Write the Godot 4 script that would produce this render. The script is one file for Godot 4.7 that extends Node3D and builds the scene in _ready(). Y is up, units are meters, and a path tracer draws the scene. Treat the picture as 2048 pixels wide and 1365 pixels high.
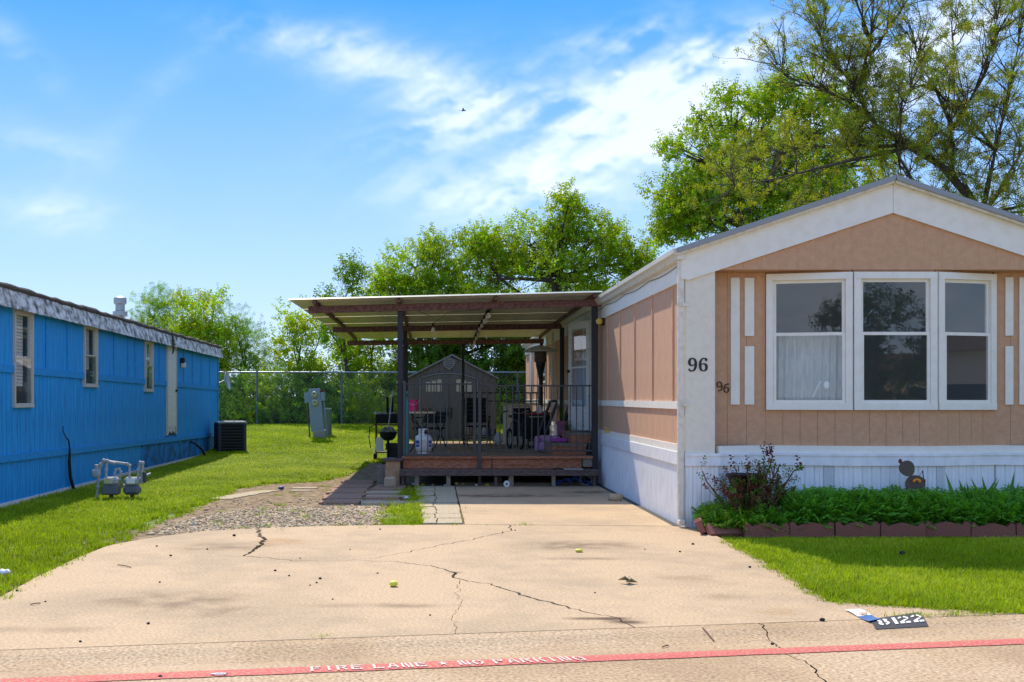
extends Node3D
# The photograph's own lens: focal length and principal point in pixels of the 2048 x 1365 photograph.
const FOC := 2200.0
const CX := 870.0
const CY := 797.0
const EYE := 1.45

var rng := RandomNumberGenerator.new()
var M := {}

class MB:
	var v := PackedVector3Array()
	var n := PackedVector3Array()
	var u := PackedVector2Array()
	var c := PackedColorArray()
	var col := Color(1, 1, 1)
	var flat_uv := false
	var use_c := false
	func vert(p: Vector3, nn: Vector3) -> void:
		v.append(p); n.append(nn)
		if use_c: c.append(col)
		if flat_uv: u.append(Vector2((p.x + 8.0) / 14.0, (-p.z - 4.0) / 16.0))
	func tri(a: Vector3, b: Vector3, d: Vector3) -> void:
		var nn := (d - a).cross(b - a)
		if nn.length_squared() < 1e-16: return
		nn = nn.normalized()
		vert(a, nn); vert(b, nn); vert(d, nn)
	func trio(a: Vector3, b: Vector3, d: Vector3, ref: Vector3) -> void:
		if (d - a).cross(b - a).dot((a + b + d) / 3.0 - ref) < 0: tri(a, d, b)
		else: tri(a, b, d)
	func quad(a: Vector3, b: Vector3, d: Vector3, e: Vector3) -> void:
		tri(a, b, d); tri(a, d, e)
	func quado(a: Vector3, b: Vector3, d: Vector3, e: Vector3, ref: Vector3) -> void:
		trio(a, b, d, ref); trio(a, d, e, ref)
	func hexa(p: Array) -> void:   # eight corners: bottom ring 0-3, top ring 4-7
		var ref := Vector3.ZERO
		for q in p: ref += q
		ref /= 8.0
		for f in [[0, 1, 2, 3], [4, 5, 6, 7], [0, 1, 5, 4], [1, 2, 6, 5], [2, 3, 7, 6], [3, 0, 4, 7]]:
			quado(p[f[0]], p[f[1]], p[f[2]], p[f[3]], ref)
	func box(ctr: Vector3, s: Vector3, b := Basis()) -> void:
		var h := s / 2.0
		var p := []
		for y in [-1, 1]:
			for q in [[-1, -1], [1, -1], [1, 1], [-1, 1]]:
				p.append(ctr + b * Vector3(q[0] * h.x, y * h.y, q[1] * h.z))
		hexa(p)
	func bev(ctr: Vector3, s: Vector3, e := 0.006, b := Basis()) -> void:
		var h := s / 2.0
		e = minf(e, minf(h.x, minf(h.y, h.z)) * 0.6)
		var g := {}
		for x in [-1, 1]:
			for y in [-1, 1]:
				for z in [-1, 1]:
					g[[x, y, z, 0]] = ctr + b * Vector3(x * h.x, y * (h.y - e), z * (h.z - e))
					g[[x, y, z, 1]] = ctr + b * Vector3(x * (h.x - e), y * h.y, z * (h.z - e))
					g[[x, y, z, 2]] = ctr + b * Vector3(x * (h.x - e), y * (h.y - e), z * h.z)
					trio(g[[x, y, z, 0]], g[[x, y, z, 1]], g[[x, y, z, 2]], ctr)
		for k in [-1, 1]:
			quado(g[[k, -1, -1, 0]], g[[k, 1, -1, 0]], g[[k, 1, 1, 0]], g[[k, -1, 1, 0]], ctr)
			quado(g[[-1, k, -1, 1]], g[[1, k, -1, 1]], g[[1, k, 1, 1]], g[[-1, k, 1, 1]], ctr)
			quado(g[[-1, -1, k, 2]], g[[1, -1, k, 2]], g[[1, 1, k, 2]], g[[-1, 1, k, 2]], ctr)
			for l in [-1, 1]:
				quado(g[[k, l, -1, 0]], g[[k, l, 1, 0]], g[[k, l, 1, 1]], g[[k, l, -1, 1]], ctr)
				quado(g[[k, -1, l, 0]], g[[k, 1, l, 0]], g[[k, 1, l, 2]], g[[k, -1, l, 2]], ctr)
				quado(g[[-1, k, l, 1]], g[[1, k, l, 1]], g[[1, k, l, 2]], g[[-1, k, l, 2]], ctr)
	func beam(a: Vector3, b: Vector3, w: float, h: float, up := Vector3.UP, e := 0.0) -> void:   # a bar of rectangular section from a to b
		var z := (b - a).normalized()
		var x := up.cross(z)
		if x.length() < 1e-4: x = Vector3.RIGHT
		x = x.normalized()
		var y := z.cross(x)
		var bs := Basis(x, y, z)
		if e > 0: bev((a + b) / 2.0, Vector3(w, h, a.distance_to(b)), e, bs)
		else: box((a + b) / 2.0, Vector3(w, h, a.distance_to(b)), bs)
	func tube(pts: Array, r, sides := 8, caps := true) -> void:
		var m := pts.size()
		var rings := []
		var nrm := []
		var x := Vector3.ZERO
		for i in m:
			var t: Vector3 = (pts[mini(i + 1, m - 1)] - pts[maxi(i - 1, 0)])
			t = t.normalized() if t.length() > 1e-7 else Vector3.UP
			if i == 0:
				x = t.cross(Vector3.UP)
				if x.length() < 0.1: x = t.cross(Vector3.RIGHT)
			x = (x - t * x.dot(t)).normalized()
			var y := t.cross(x)
			var rr: float = r[i] if r is Array else r
			var ring := []
			var nn := []
			for k in sides:
				var a := TAU * k / sides
				var q := x * cos(a) + y * sin(a)
				ring.append(pts[i] + q * rr); nn.append(q)
			rings.append(ring); nrm.append(nn)
		for i in m - 1:
			for k in sides:
				var l := (k + 1) % sides
				var a = rings[i][k]; var b = rings[i][l]; var d = rings[i + 1][l]; var e = rings[i + 1][k]
				vert(a, nrm[i][k]); vert(d, nrm[i + 1][l]); vert(b, nrm[i][l])
				vert(a, nrm[i][k]); vert(e, nrm[i + 1][k]); vert(d, nrm[i + 1][l])
		if caps:
			for k in sides:
				var l := (k + 1) % sides
				trio(pts[0], rings[0][k], rings[0][l], pts[1])
				trio(pts[m - 1], rings[m - 1][k], rings[m - 1][l], pts[m - 2])
	func lathe(prof: Array, at: Vector3, seg := 16, b := Basis(), smooth := true) -> void:   # prof: [radius, height] pairs, bottom to top
		var m := prof.size()
		for i in m - 1:
			var p0: Vector2 = Vector2(prof[i][0], prof[i][1])
			var p1: Vector2 = Vector2(prof[i + 1][0], prof[i + 1][1])
			var sl := (p1 - p0)
			var nr := Vector2(sl.y, -sl.x).normalized()
			for k in seg:
				var a0 := TAU * k / seg; var a1 := TAU * (k + 1) / seg
				var d0 := Vector3(cos(a0), 0, sin(a0)); var d1 := Vector3(cos(a1), 0, sin(a1))
				var q := [at + b * (d0 * p0.x + Vector3.UP * p0.y), at + b * (d1 * p0.x + Vector3.UP * p0.y), at + b * (d1 * p1.x + Vector3.UP * p1.y), at + b * (d0 * p1.x + Vector3.UP * p1.y)]
				var n0 := b * (d0 * nr.x + Vector3.UP * nr.y); var n1 := b * (d1 * nr.x + Vector3.UP * nr.y)
				if not smooth:
					n0 = (n0 + n1).normalized(); n1 = n0
				if p0.x > 1e-6:
					vert(q[0], n0); vert(q[1], n1); vert(q[2], n1)
				if p1.x > 1e-6:
					vert(q[0], n0); vert(q[2], n1); vert(q[3], n0)
	func ball(at: Vector3, r: Vector3, seg := 10, rows := 6, b := Basis()) -> void:
		for i in rows:
			for k in seg:
				var q := []
				for w in [[i, k], [i, k + 1], [i + 1, k + 1], [i + 1, k]]:
					var th: float = PI * w[0] / rows - PI / 2; var ph: float = TAU * w[1] / seg
					q.append(Vector3(cos(th) * cos(ph), sin(th), cos(th) * sin(ph)))
				for t in [[0, 1, 2], [0, 2, 3]]:
					if (q[t[0]] - q[t[1]]).length() < 1e-5 or (q[t[1]] - q[t[2]]).length() < 1e-5 or (q[t[0]] - q[t[2]]).length() < 1e-5: continue
					for j in t: vert(at + b * (q[j] * r), (b * (q[j] / r)).normalized())
	func prism(poly: PackedVector2Array, xf: Transform3D, depth: float) -> void:   # poly in the xy plane of xf, extruded to -z by depth
		var id := Geometry2D.triangulate_polygon(poly)
		var f := xf.basis.z
		for i in range(0, id.size(), 3):
			var q := []
			for k in 3: q.append(xf * Vector3(poly[id[i + k]].x, poly[id[i + k]].y, 0))
			trio(q[0], q[1], q[2], q[0] - f)
			if depth > 0: trio(q[0] - f * depth, q[1] - f * depth, q[2] - f * depth, q[0] + f)
		if depth <= 0: return
		var cw := Geometry2D.is_polygon_clockwise(poly)
		for i in poly.size():
			var a := xf * Vector3(poly[i].x, poly[i].y, 0)
			var j := (i + 1) % poly.size()
			var b := xf * Vector3(poly[j].x, poly[j].y, 0)
			var e := b - a
			var outw := (e.cross(f) if not cw else f.cross(e))
			quado(a, b, b - f * depth, a - f * depth, (a + b) / 2.0 - outw)
	func mesh(inv := Transform3D()) -> ArrayMesh:
		var arr := []
		arr.resize(Mesh.ARRAY_MAX)
		if inv != Transform3D():
			for i in v.size():
				v[i] = inv * v[i]
				n[i] = inv.basis * n[i]
		arr[Mesh.ARRAY_VERTEX] = v
		arr[Mesh.ARRAY_NORMAL] = n
		if u.size(): arr[Mesh.ARRAY_TEX_UV] = u; arr[Mesh.ARRAY_TEX_UV2] = u
		if use_c: arr[Mesh.ARRAY_COLOR] = c
		var am := ArrayMesh.new()
		am.add_surface_from_arrays(Mesh.PRIMITIVE_TRIANGLES, arr)
		return am

# ---- placing
func P(x: float, y: float, d: float) -> Vector3:
	return Vector3((x - CX) * d / FOC, EYE - (y - CY) * d / FOC, -d)
func G(x: float, y: float, h := 0.0) -> Vector3:   # where the pixel's ray meets the height h
	var d := FOC * (EYE - h) / (y - CY)
	return Vector3((x - CX) * d / FOC, h, -d)
func V(x: float, y: float, d: float) -> Vector3:
	return Vector3(x, y, -d)
func terrain(x: float, d: float) -> float:
	var t := clampf((d - 25.0) / 11.0, 0.0, 1.0)
	var h := 0.58 * t * t * (3.0 - 2.0 * t)
	if d > 36.0: h += minf(d - 36.0, 60.0) * 0.012
	return h
func R(a: float, b: float) -> float:
	return rng.randf_range(a, b)

# ---- nodes
func inv_of(p: Node) -> Transform3D:
	var t := Transform3D()
	while p != self:
		t = p.transform * t
		p = p.get_parent()
	return t.affine_inverse()
func put(mb: MB, called: String, m: Material, parent: Node = self) -> MeshInstance3D:   # what mb holds is in world space
	var o := MeshInstance3D.new()
	o.name = called
	o.mesh = mb.mesh(inv_of(parent))
	o.material_override = m
	parent.add_child(o, true)
	return o
func inst(ms: Mesh, called: String, m: Material, parent: Node, xf: Transform3D) -> MeshInstance3D:
	var o := MeshInstance3D.new()
	o.name = called; o.mesh = ms; o.material_override = m
	parent.add_child(o, true)
	o.transform = inv_of(parent) * xf
	return o
var taken := {}
func numbered(called: String) -> String:
	taken[called] = taken.get(called, -1) + 1
	return called if taken[called] == 0 else "%s_%03d" % [called, taken[called]]
func tag(o: Node, label: String, cat: String, group := "") -> void:
	o.set_meta("label", label); o.set_meta("category", cat)
	if group: o.set_meta("group", group)
func thing(called: String, label: String, cat: String, at := Vector3.ZERO, turn := 0.0, group := "") -> Node3D:
	var o := Node3D.new()
	o.name = numbered(called)
	add_child(o)
	o.position = at; o.rotation.y = turn
	tag(o, label, cat, group)
	return o
func one(mb: MB, called: String, m: Material, label: String, cat: String, group := "") -> MeshInstance3D:   # a thing of one mesh
	var lo := Vector3(1e9, 1e9, 1e9); var hi := -lo
	for q in mb.v:
		lo = lo.min(q); hi = hi.max(q)
	var o := MeshInstance3D.new()
	o.name = numbered(called)
	add_child(o)
	o.position = Vector3((lo.x + hi.x) / 2, lo.y, (lo.z + hi.z) / 2)
	o.mesh = mb.mesh(o.transform.affine_inverse())
	o.material_override = m
	tag(o, label, cat, group)
	return o
func struct(mb: MB, called: String, m: Material) -> MeshInstance3D:
	var o := put(mb, numbered(called), m)
	o.set_meta("kind", "structure")
	return o
func multi(ms: Mesh, xf: Array, cols: Array, called: String, m: Material, parent: Node = self) -> MultiMeshInstance3D:
	var mm := MultiMesh.new()
	mm.transform_format = MultiMesh.TRANSFORM_3D
	mm.use_colors = cols.size() > 0
	mm.mesh = ms
	mm.instance_count = xf.size()
	var inv := inv_of(parent)
	for i in xf.size():
		mm.set_instance_transform(i, inv * xf[i])
		if cols.size(): mm.set_instance_color(i, cols[i])
	var o := MultiMeshInstance3D.new()
	o.name = called; o.multimesh = mm; o.material_override = m
	parent.add_child(o, true)
	return o
func dot(called: String, o: Node) -> Node:   # a repeat under its next number
	o.name = numbered(called)
	return o

# ---- materials
func noise(sd: int, fr: float, oct := 3, stops := [], size := 512, type := FastNoiseLite.TYPE_SIMPLEX_SMOOTH) -> NoiseTexture2D:
	var f := FastNoiseLite.new()
	f.seed = sd; f.frequency = fr; f.fractal_octaves = oct; f.noise_type = type
	if oct >= 5: f.fractal_gain = 0.62
	if type == FastNoiseLite.TYPE_CELLULAR: f.cellular_return_type = FastNoiseLite.RETURN_DISTANCE
	var t := NoiseTexture2D.new()
	t.width = size; t.height = size; t.seamless = true; t.noise = f
	if stops.size():
		var g := Gradient.new()
		var off := PackedFloat32Array(); var cl := PackedColorArray()
		for s in stops:
			off.append(s[0]); cl.append(s[1])
		g.offsets = off; g.colors = cl
		t.color_ramp = g
	return t
func H(hex: String) -> Color: return Color(hex)
func mat(called: String, o: Dictionary) -> StandardMaterial3D:
	var m := StandardMaterial3D.new()
	m.resource_name = called
	m.albedo_color = o.get("c", Color.WHITE)
	m.roughness = o.get("r", 0.8)
	m.metallic = o.get("m", 0.0)
	m.metallic_specular = o.get("spec", 0.5)
	if o.has("tex"): m.albedo_texture = o.tex
	m.vertex_color_use_as_albedo = o.get("vc", false)
	if o.has("s"):
		m.uv1_triplanar = true
		m.uv1_world_triplanar = o.get("world", true)
		m.uv1_scale = o.s if o.s is Vector3 else Vector3.ONE * float(o.s)
	if o.has("bump"):
		m.heightmap_enabled = true
		m.heightmap_texture = o.bump
		m.heightmap_scale = o.get("bs", 0.3)
	if o.has("det"):
		m.detail_enabled = true
		m.detail_albedo = o.det
		m.detail_blend_mode = BaseMaterial3D.BLEND_MODE_MUL
		m.detail_uv_layer = BaseMaterial3D.DETAIL_UV_2
		if o.has("ds"):
			m.uv2_triplanar = true
			m.uv2_world_triplanar = true
			m.uv2_scale = o.ds if o.ds is Vector3 else Vector3.ONE * float(o.ds)
	if o.has("back"):
		m.backlight_enabled = true
		m.backlight = o.back
		m.cull_mode = BaseMaterial3D.CULL_DISABLED
	if o.has("a"):
		m.transparency = BaseMaterial3D.TRANSPARENCY_ALPHA
		m.albedo_color.a = o.a
	if o.has("coat"):
		m.clearcoat_enabled = true; m.clearcoat = o.coat; m.clearcoat_roughness = 0.1
	M[called] = m
	return m
func two(sd: int, fr: float, a: String, b: String, oct := 4, size := 512) -> NoiseTexture2D:
	return noise(sd, fr, oct, [[0.25, H(a)], [0.75, H(b)]], size)

func make_sky() -> ImageTexture:
	var w := 3072; var h := 1536
	var fine := FastNoiseLite.new(); fine.seed = 11; fine.frequency = 5.0; fine.fractal_octaves = 6; fine.fractal_gain = 0.56; fine.noise_type = FastNoiseLite.TYPE_SIMPLEX_SMOOTH
	var broad := FastNoiseLite.new(); broad.seed = 5; broad.frequency = 1.3; broad.fractal_octaves = 3; broad.noise_type = FastNoiseLite.TYPE_SIMPLEX_SMOOTH
	# cloud banks: azimuth and height in degrees, half sizes, tilt, strength
	var banks := []
	for b in [[690, 105, 230, 34, 0.16, 0.55], [1000, 215, 180, 36, 0.1, 0.8], [1140, 330, 210, 60, -0.3, 0.75], [1300, 180, 190, 44, -0.3, 0.95], [1400, 105, 150, 30, -0.18, 1.25], [1250, 70, 130, 30, -0.2, 0.75], [880, 265, 130, 40, -0.2, 0.65], [1350, 255, 150, 50, -0.3, 0.7], [1960, 50, 160, 70, -0.3, 0.9], [1700, 190, 220, 80, -0.2, 0.6], [120, 430, 110, 45, 0.1, 0.42], [60, 280, 140, 40, 0.2, 0.3], [40, 100, 120, 30, 0.7, 0.3], [330, 160, 200, 30, -0.8, 0.2], [1050, 400, 220, 36, 0.1, 0.6], [1180, 250, 420, 150, -0.2, 0.34], [800, 130, 300, 60, 0.15, 0.3]]:
		banks.append([atan((b[0] - CX) / FOC), atan((CY - b[1]) / sqrt(FOC * FOC + pow(b[0] - CX, 2.0))), b[2] / FOC, b[3] / FOC, b[4], b[5]])
	var data := PackedFloat32Array()
	data.resize(w * h * 3)
	for j in h:
		var el := PI / 2 - PI * (j + 0.5) / h
		if el < -0.02:
			for i in w:
				var k0 := (j * w + i) * 3
				data[k0] = 0.42; data[k0 + 1] = 0.42; data[k0 + 2] = 0.36
			continue
		var e := maxf(el, 0.0)
		var t1 := clampf(e / 0.36, 0.0, 1.0)
		var t2 := clampf((e - 0.3) / 1.0, 0.0, 1.0)
		var cr := lerpf(lerpf(0.7, 0.06, pow(t1, 0.6)), 0.06, t2)
		var cg := lerpf(lerpf(0.8, 0.30, pow(t1, 0.72)), 0.22, t2)
		var cb := lerpf(lerpf(0.92, 0.86, t1), 0.62, t2)
		var ce := cos(el); var se := sin(el)
		for i in w:
			var az := wrapf(TAU * (i + 0.5) / w, -PI, PI)
			var d := Vector3(sin(az) * ce, se, -cos(az) * ce)
			var m := 0.0
			if absf(az) < 0.7 and e < 0.6:
				for b in banks:
					var x: float = az - b[0]; var y: float = el - b[1]
					var xr: float = (x * cos(b[4]) - y * sin(b[4])) / b[2]; var yr: float = (x * sin(b[4]) + y * cos(b[4])) / b[3]
					var q := xr * xr + yr * yr
					if q < 6.0: m += b[5] * exp(-q * 0.9)
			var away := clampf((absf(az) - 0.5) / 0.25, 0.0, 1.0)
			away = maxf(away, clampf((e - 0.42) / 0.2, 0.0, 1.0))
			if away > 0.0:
				m += away * clampf(broad.get_noise_3d(d.x, d.y * 2.0, d.z) * 1.5 + 0.7, 0.0, 1.0) * 1.0  # clouds out of view, like those the panes mirror, thickened to add fill light
			var cl := 0.0
			if m > 0.02:
				var f := fine.get_noise_3d(d.x * 0.9 + d.y * 0.5, d.y * 2.0, d.z * 0.9)
				var f2 := fine.get_noise_3d(d.x * 2.6 + 7.0 + f * 0.25, d.y * 8.0 - d.x * 2.2 + f * 0.3, d.z * 2.6)
				cl = clampf(m * (0.62 + 1.1 * f + 0.85 * f2), 0.0, 1.0)
				cl = (cl * cl * (3.0 - 2.0 * cl) * 0.6 + cl * 0.4) * 0.74
			var k := (j * w + i) * 3
			data[k] = lerpf(cr, 0.9, cl * 0.88)
			data[k + 1] = lerpf(cg, 0.93, cl * 0.88)
			data[k + 2] = lerpf(cb, 1.02, cl * 0.88)
	return ImageTexture.create_from_image(Image.create_from_data(w, h, false, Image.FORMAT_RGBF, data.to_byte_array()))

func _ready() -> void:
	rng.seed = 20240
	# ---- camera
	var cam := Camera3D.new()
	cam.name = "camera"
	add_child(cam)
	cam.projection = Camera3D.PROJECTION_FRUSTUM
	cam.near = 0.1
	cam.far = 900.0
	cam.size = cam.near * 1365.0 / FOC
	cam.frustum_offset = Vector2((1024.0 - CX) / FOC, (CY - 682.5) / FOC) * cam.near
	cam.position = Vector3(0, EYE, 0)
	# ---- sky, exposure
	var env := Environment.new()
	env.background_mode = Environment.BG_SKY
	var sk := Sky.new()
	var pm := PanoramaSkyMaterial.new()
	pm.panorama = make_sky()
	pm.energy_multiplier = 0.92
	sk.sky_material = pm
	env.sky = sk
	env.tonemap_mode = Environment.TONE_MAPPER_LINEAR
	env.tonemap_exposure = 1.56
	env.sdfgi_enabled = true
	env.ssao_enabled = true
	env.ssil_enabled = true
	var we := WorldEnvironment.new()
	we.name = "world_environment"
	we.environment = env
	add_child(we)
	# ---- sun: behind the homes and a little to the side of the blue one, 46 degrees up
	var sun := DirectionalLight3D.new()
	sun.name = "sun"
	add_child(sun)
	sun.look_at_from_position(Vector3.ZERO, Vector3(0.81, -3.05, 2.78))
	sun.light_energy = 1.22
	sun.light_color = Color(1.0, 0.945, 0.86)
	sun.light_angular_distance = 0.5
	sun.shadow_enabled = true
	# ---- the place
	materials()
	build_ground()
	build_road()
	build_driveway()
	build_tan_home()
	build_blue_home()
	build_patio()
	build_shed()
	build_fence()
	build_trees()
	build_across()
	build_utilities()
	build_deck_things()
	build_bed()
	build_litter()
	build_grass()

func materials() -> void:
	var speck := noise(3, 0.08, 7, [[0.12, H("96836a")], [0.34, H("b09a7b")], [0.5, H("b7a182")], [0.66, H("bda889")], [0.9, H("d2c3aa")]], 1024)
	var coarse := noise(4, 0.09, 6, [[0.1, H("665645")], [0.34, H("a78e6f")], [0.5, H("b59c7a")], [0.66, H("c0a989")], [0.92, H("dccdb5")]], 1024)
	var grain := noise(7, 0.3, 2, [], 512)
	var soft := noise(8, 0.03, 4, [], 512)
	var blot := noise(21, 0.012, 4, [[0.2, H("e2dcd2")], [0.5, H("f6f2ea")], [0.8, H("ffffff")]], 512)
	mat("concrete", {tex = speck, s = 0.4, r = 0.9, bump = grain, bs = 0.04, det = stain_map()})
	mat("road", {tex = coarse, s = 0.35, r = 0.92, bump = grain, bs = 0.1, det = blot, ds = 0.13})
	mat("soil", {tex = noise(31, 0.02, 5, [[0.2, H("4b3d2b")], [0.5, H("6b5940")], [0.8, H("7f6d50")]]), s = 0.5, r = 1.0, bump = soft, bs = 2.0})
	mat("turf", {tex = noise(32, 0.03, 5, [[0.2, H("4a5420")], [0.5, H("65782a")], [0.8, H("7f8c3c")]]), s = 0.3, r = 1.0})
	mat("dirt", {tex = noise(33, 0.03, 5, [[0.1, H("56452f")], [0.45, H("7f6b50")], [0.8, H("a18c6c")]]), s = 0.4, r = 1.0, bump = soft, bs = 2.5})
	mat("dark_gravel", {tex = noise(34, 0.12, 3, [[0.2, H("3a3a3a")], [0.8, H("77756f")]]), s = 1.2, r = 1.0, bump = grain, bs = 1.0})
	mat("stone", {c = Color.WHITE, vc = true, r = 0.95, bump = grain, bs = 0.3, s = 3.0, world = false})
	mat("paver_grey", {tex = two(41, 0.05, "9c8d72", "cabb9b"), s = 1.4, r = 0.95, bump = grain, bs = 0.4})
	mat("paver_red", {tex = two(42, 0.05, "8a6a58", "b08c74"), s = 1.4, r = 0.95, bump = grain, bs = 0.4})
	mat("red_paint", {tex = noise(43, 0.08, 6, [[0.3, H("b0926f")], [0.39, H("bd7765")], [0.5, H("b54a47")], [0.85, H("c65a52")]], 1024), s = 0.4, r = 0.85, bump = grain, bs = 0.15})
	mat("letter_paint", {tex = noise(44, 0.1, 6, [[0.26, H("b8554e")], [0.4, H("cf9d90")], [0.5, H("d8cabe")], [1.0, H("e6ddd2")]], 1024), s = 0.5, r = 0.85})
	mat("black_paint", {tex = noise(45, 0.14, 3, [[0.05, H("8a7660")], [0.2, H("2b2d33")], [1.0, H("34363d")]], 512), s = 0.9, r = 0.8})
	mat("white_number_paint", {tex = noise(46, 0.14, 3, [[0.1, H("5c5a58")], [0.25, H("e0dcd6")], [1.0, H("f0ece6")]], 512), s = 0.9, r = 0.8})
	# homes
	var ply := noise(51, 0.05, 4, [], 512)
	mat("tan_paint", {tex = noise(52, 0.02, 4, [[0.2, H("c29470")], [0.8, H("ca9c78")]]), s = 0.8, r = 0.75, bump = ply, bs = 0.5})
	mat("tan_side", {tex = noise(53, 0.03, 4, [[0.2, H("c09374")], [0.8, H("d2a787")]]), s = Vector3(0.6, 0.15, 2.5), r = 0.8, bump = ply, bs = 0.6})
	mat("white_paint", {tex = noise(54, 0.015, 4, [[0.15, H("e4dccd")], [0.6, H("e9e3d6")]]), s = 0.7, r = 0.6, bump = ply, bs = 0.12})
	mat("cream_stucco", {tex = noise(55, 0.02, 5, [[0.15, H("e0d5c1")], [0.6, H("e6dcc9")]]), s = 0.9, r = 0.85, bump = noise(56, 0.12, 3), bs = 0.4})
	mat("vinyl", {tex = noise(57, 0.012, 4, [[0.15, H("d9dadb")], [0.6, H("e9eaec")]]), s = Vector3(0.8, 0.4, 0.8), r = 0.45})
	mat("vinyl_dotted", {tex = noise(58, 0.2, 1, [[0.25, H("9da2a8")], [0.5, H("e0e2e4")]], 256, FastNoiseLite.TYPE_CELLULAR), s = 4.0, r = 0.5})
	mat("gutter", {c = H("ded7c8"), r = 0.4, tex = noise(59, 0.02, 4, [[0.2, H("ebe6dc")], [0.6, H("ffffff")]]), s = 0.8})
	mat("shingle", {tex = two(60, 0.2, "242326", "45434a"), s = 1.0, r = 0.95, bump = grain, bs = 0.5})
	mat("drip_metal", {c = H("8e9092"), r = 0.5, m = 0.5})
	mat("glass", {c = Color(0.9, 0.95, 0.95), a = 0.02, r = 0.0})
	mat("room", {c = H("a39a8c"), r = 0.95})
	mat("curtain", {tex = noise(61, 0.02, 3, [[0.2, H("a9aba6")], [0.8, H("c7c8c2")]]), s = Vector3(3, 0.3, 3), r = 0.9, back = Color(0.4, 0.4, 0.4)})
	mat("number_black", {c = H("17181a"), r = 0.5})
	mat("number_brown", {c = H("4a2c1e"), r = 0.7})
	mat("blue_paint", {tex = noise(62, 0.02, 5, [[0.15, H("0579b8")], [0.45, H("058fd6")], [0.85, H("1c9fe0")]]), s = Vector3(0.8, 0.12, 1.6), r = 0.6, bump = ply, bs = 0.25})
	mat("blue_trim", {tex = noise(63, 0.03, 4, [[0.15, H("0a7cb8")], [0.6, H("0d8fd4")]]), s = 0.8, r = 0.65, bump = ply, bs = 0.25})
	mat("blue_stained", {tex = noise(64, 0.02, 5, [[0.2, H("2b5a70")], [0.42, H("13689c")], [0.6, H("0b80c8")]]), s = Vector3(0.4, 0.35, 0.22), r = 0.75})
	mat("mouldy_white", {tex = noise(65, 0.03, 5, [[0.25, H("4b4845")], [0.38, H("85817b")], [0.48, H("b9b6b0")], [0.62, H("dedcd6")]], 1024), s = Vector3(0.3, 0.16, 0.13), r = 0.9, bump = ply, bs = 0.3})
	mat("tar_edge", {tex = two(66, 0.05, "2a2622", "6d655c"), s = 1.6, r = 0.95, bump = soft, bs = 1.5})
	mat("old_white", {tex = noise(67, 0.02, 5, [[0.12, H("b9b09e")], [0.34, H("d6d2c9")], [0.7, H("dedbd4")]]), s = 1.2, r = 0.6})
	mat("rotten", {tex = two(68, 0.1, "1f1c18", "6f675a"), s = 2.0, r = 1.0})
	mat("alu_frame", {tex = two(69, 0.05, "b5b0a6", "d6d3cc"), s = 2.0, r = 0.5, m = 0.2})
	mat("galvanised", {tex = two(70, 0.06, "7f868b", "a9b0b4"), s = 1.5, r = 0.45, m = 0.55})
	# patio
	mat("rust_beam", {tex = noise(71, 0.03, 5, [[0.15, H("54383a")], [0.45, H("704c48")], [0.8, H("86625c")]]), s = 0.8, r = 0.7})
	mat("black_steel", {tex = two(72, 0.04, "1d1d20", "303034"), s = 2.0, r = 0.55, m = 0.1})
	mat("rail_steel", {tex = two(73, 0.08, "3a3836", "5b5854"), s = 2.0, r = 0.6, m = 0.2})
	mat("roof_sheet", {tex = two(74, 0.02, "c9c6b0", "e2e0cc"), s = Vector3(0.3, 0.5, 1.0), r = 0.35, m = 0.3})
	mat("deck_wood", {tex = two(75, 0.03, "7d6449", "a3896a"), s = Vector3(0.4, 1, 5), r = 0.85, bump = ply, bs = 0.3})
	mat("red_wood", {tex = noise(76, 0.03, 5, [[0.12, H("7a4a32")], [0.45, H("ab6c4c")], [0.8, H("c58a68")]]), s = Vector3(0.5, 4, 2), r = 0.8, bump = ply, bs = 0.3})
	mat("bench_wood", {tex = two(77, 0.04, "4c3c36", "77635a"), s = Vector3(0.4, 3, 4), r = 0.85, bump = ply, bs = 0.3})
	mat("pale_wood", {tex = two(78, 0.03, "a07c5a", "c79c72"), s = Vector3(3, 0.5, 3), r = 0.85, bump = ply, bs = 0.3})
	mat("grey_wood", {tex = two(79, 0.03, "776c5e", "a29684"), s = Vector3(1, 3, 3), r = 0.9, bump = ply, bs = 0.4})
	mat("shed_wall", {tex = two(80, 0.03, "5f544a", "6d6156"), s = Vector3(2.0, 0.3, 2.0), r = 0.7, bump = ply, bs = 0.2})
	mat("shed_roof", {tex = two(81, 0.05, "6d675f", "88817a"), s = 1.2, r = 0.75})
	mat("shed_pane", {c = H("b9a488"), r = 0.25})
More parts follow.
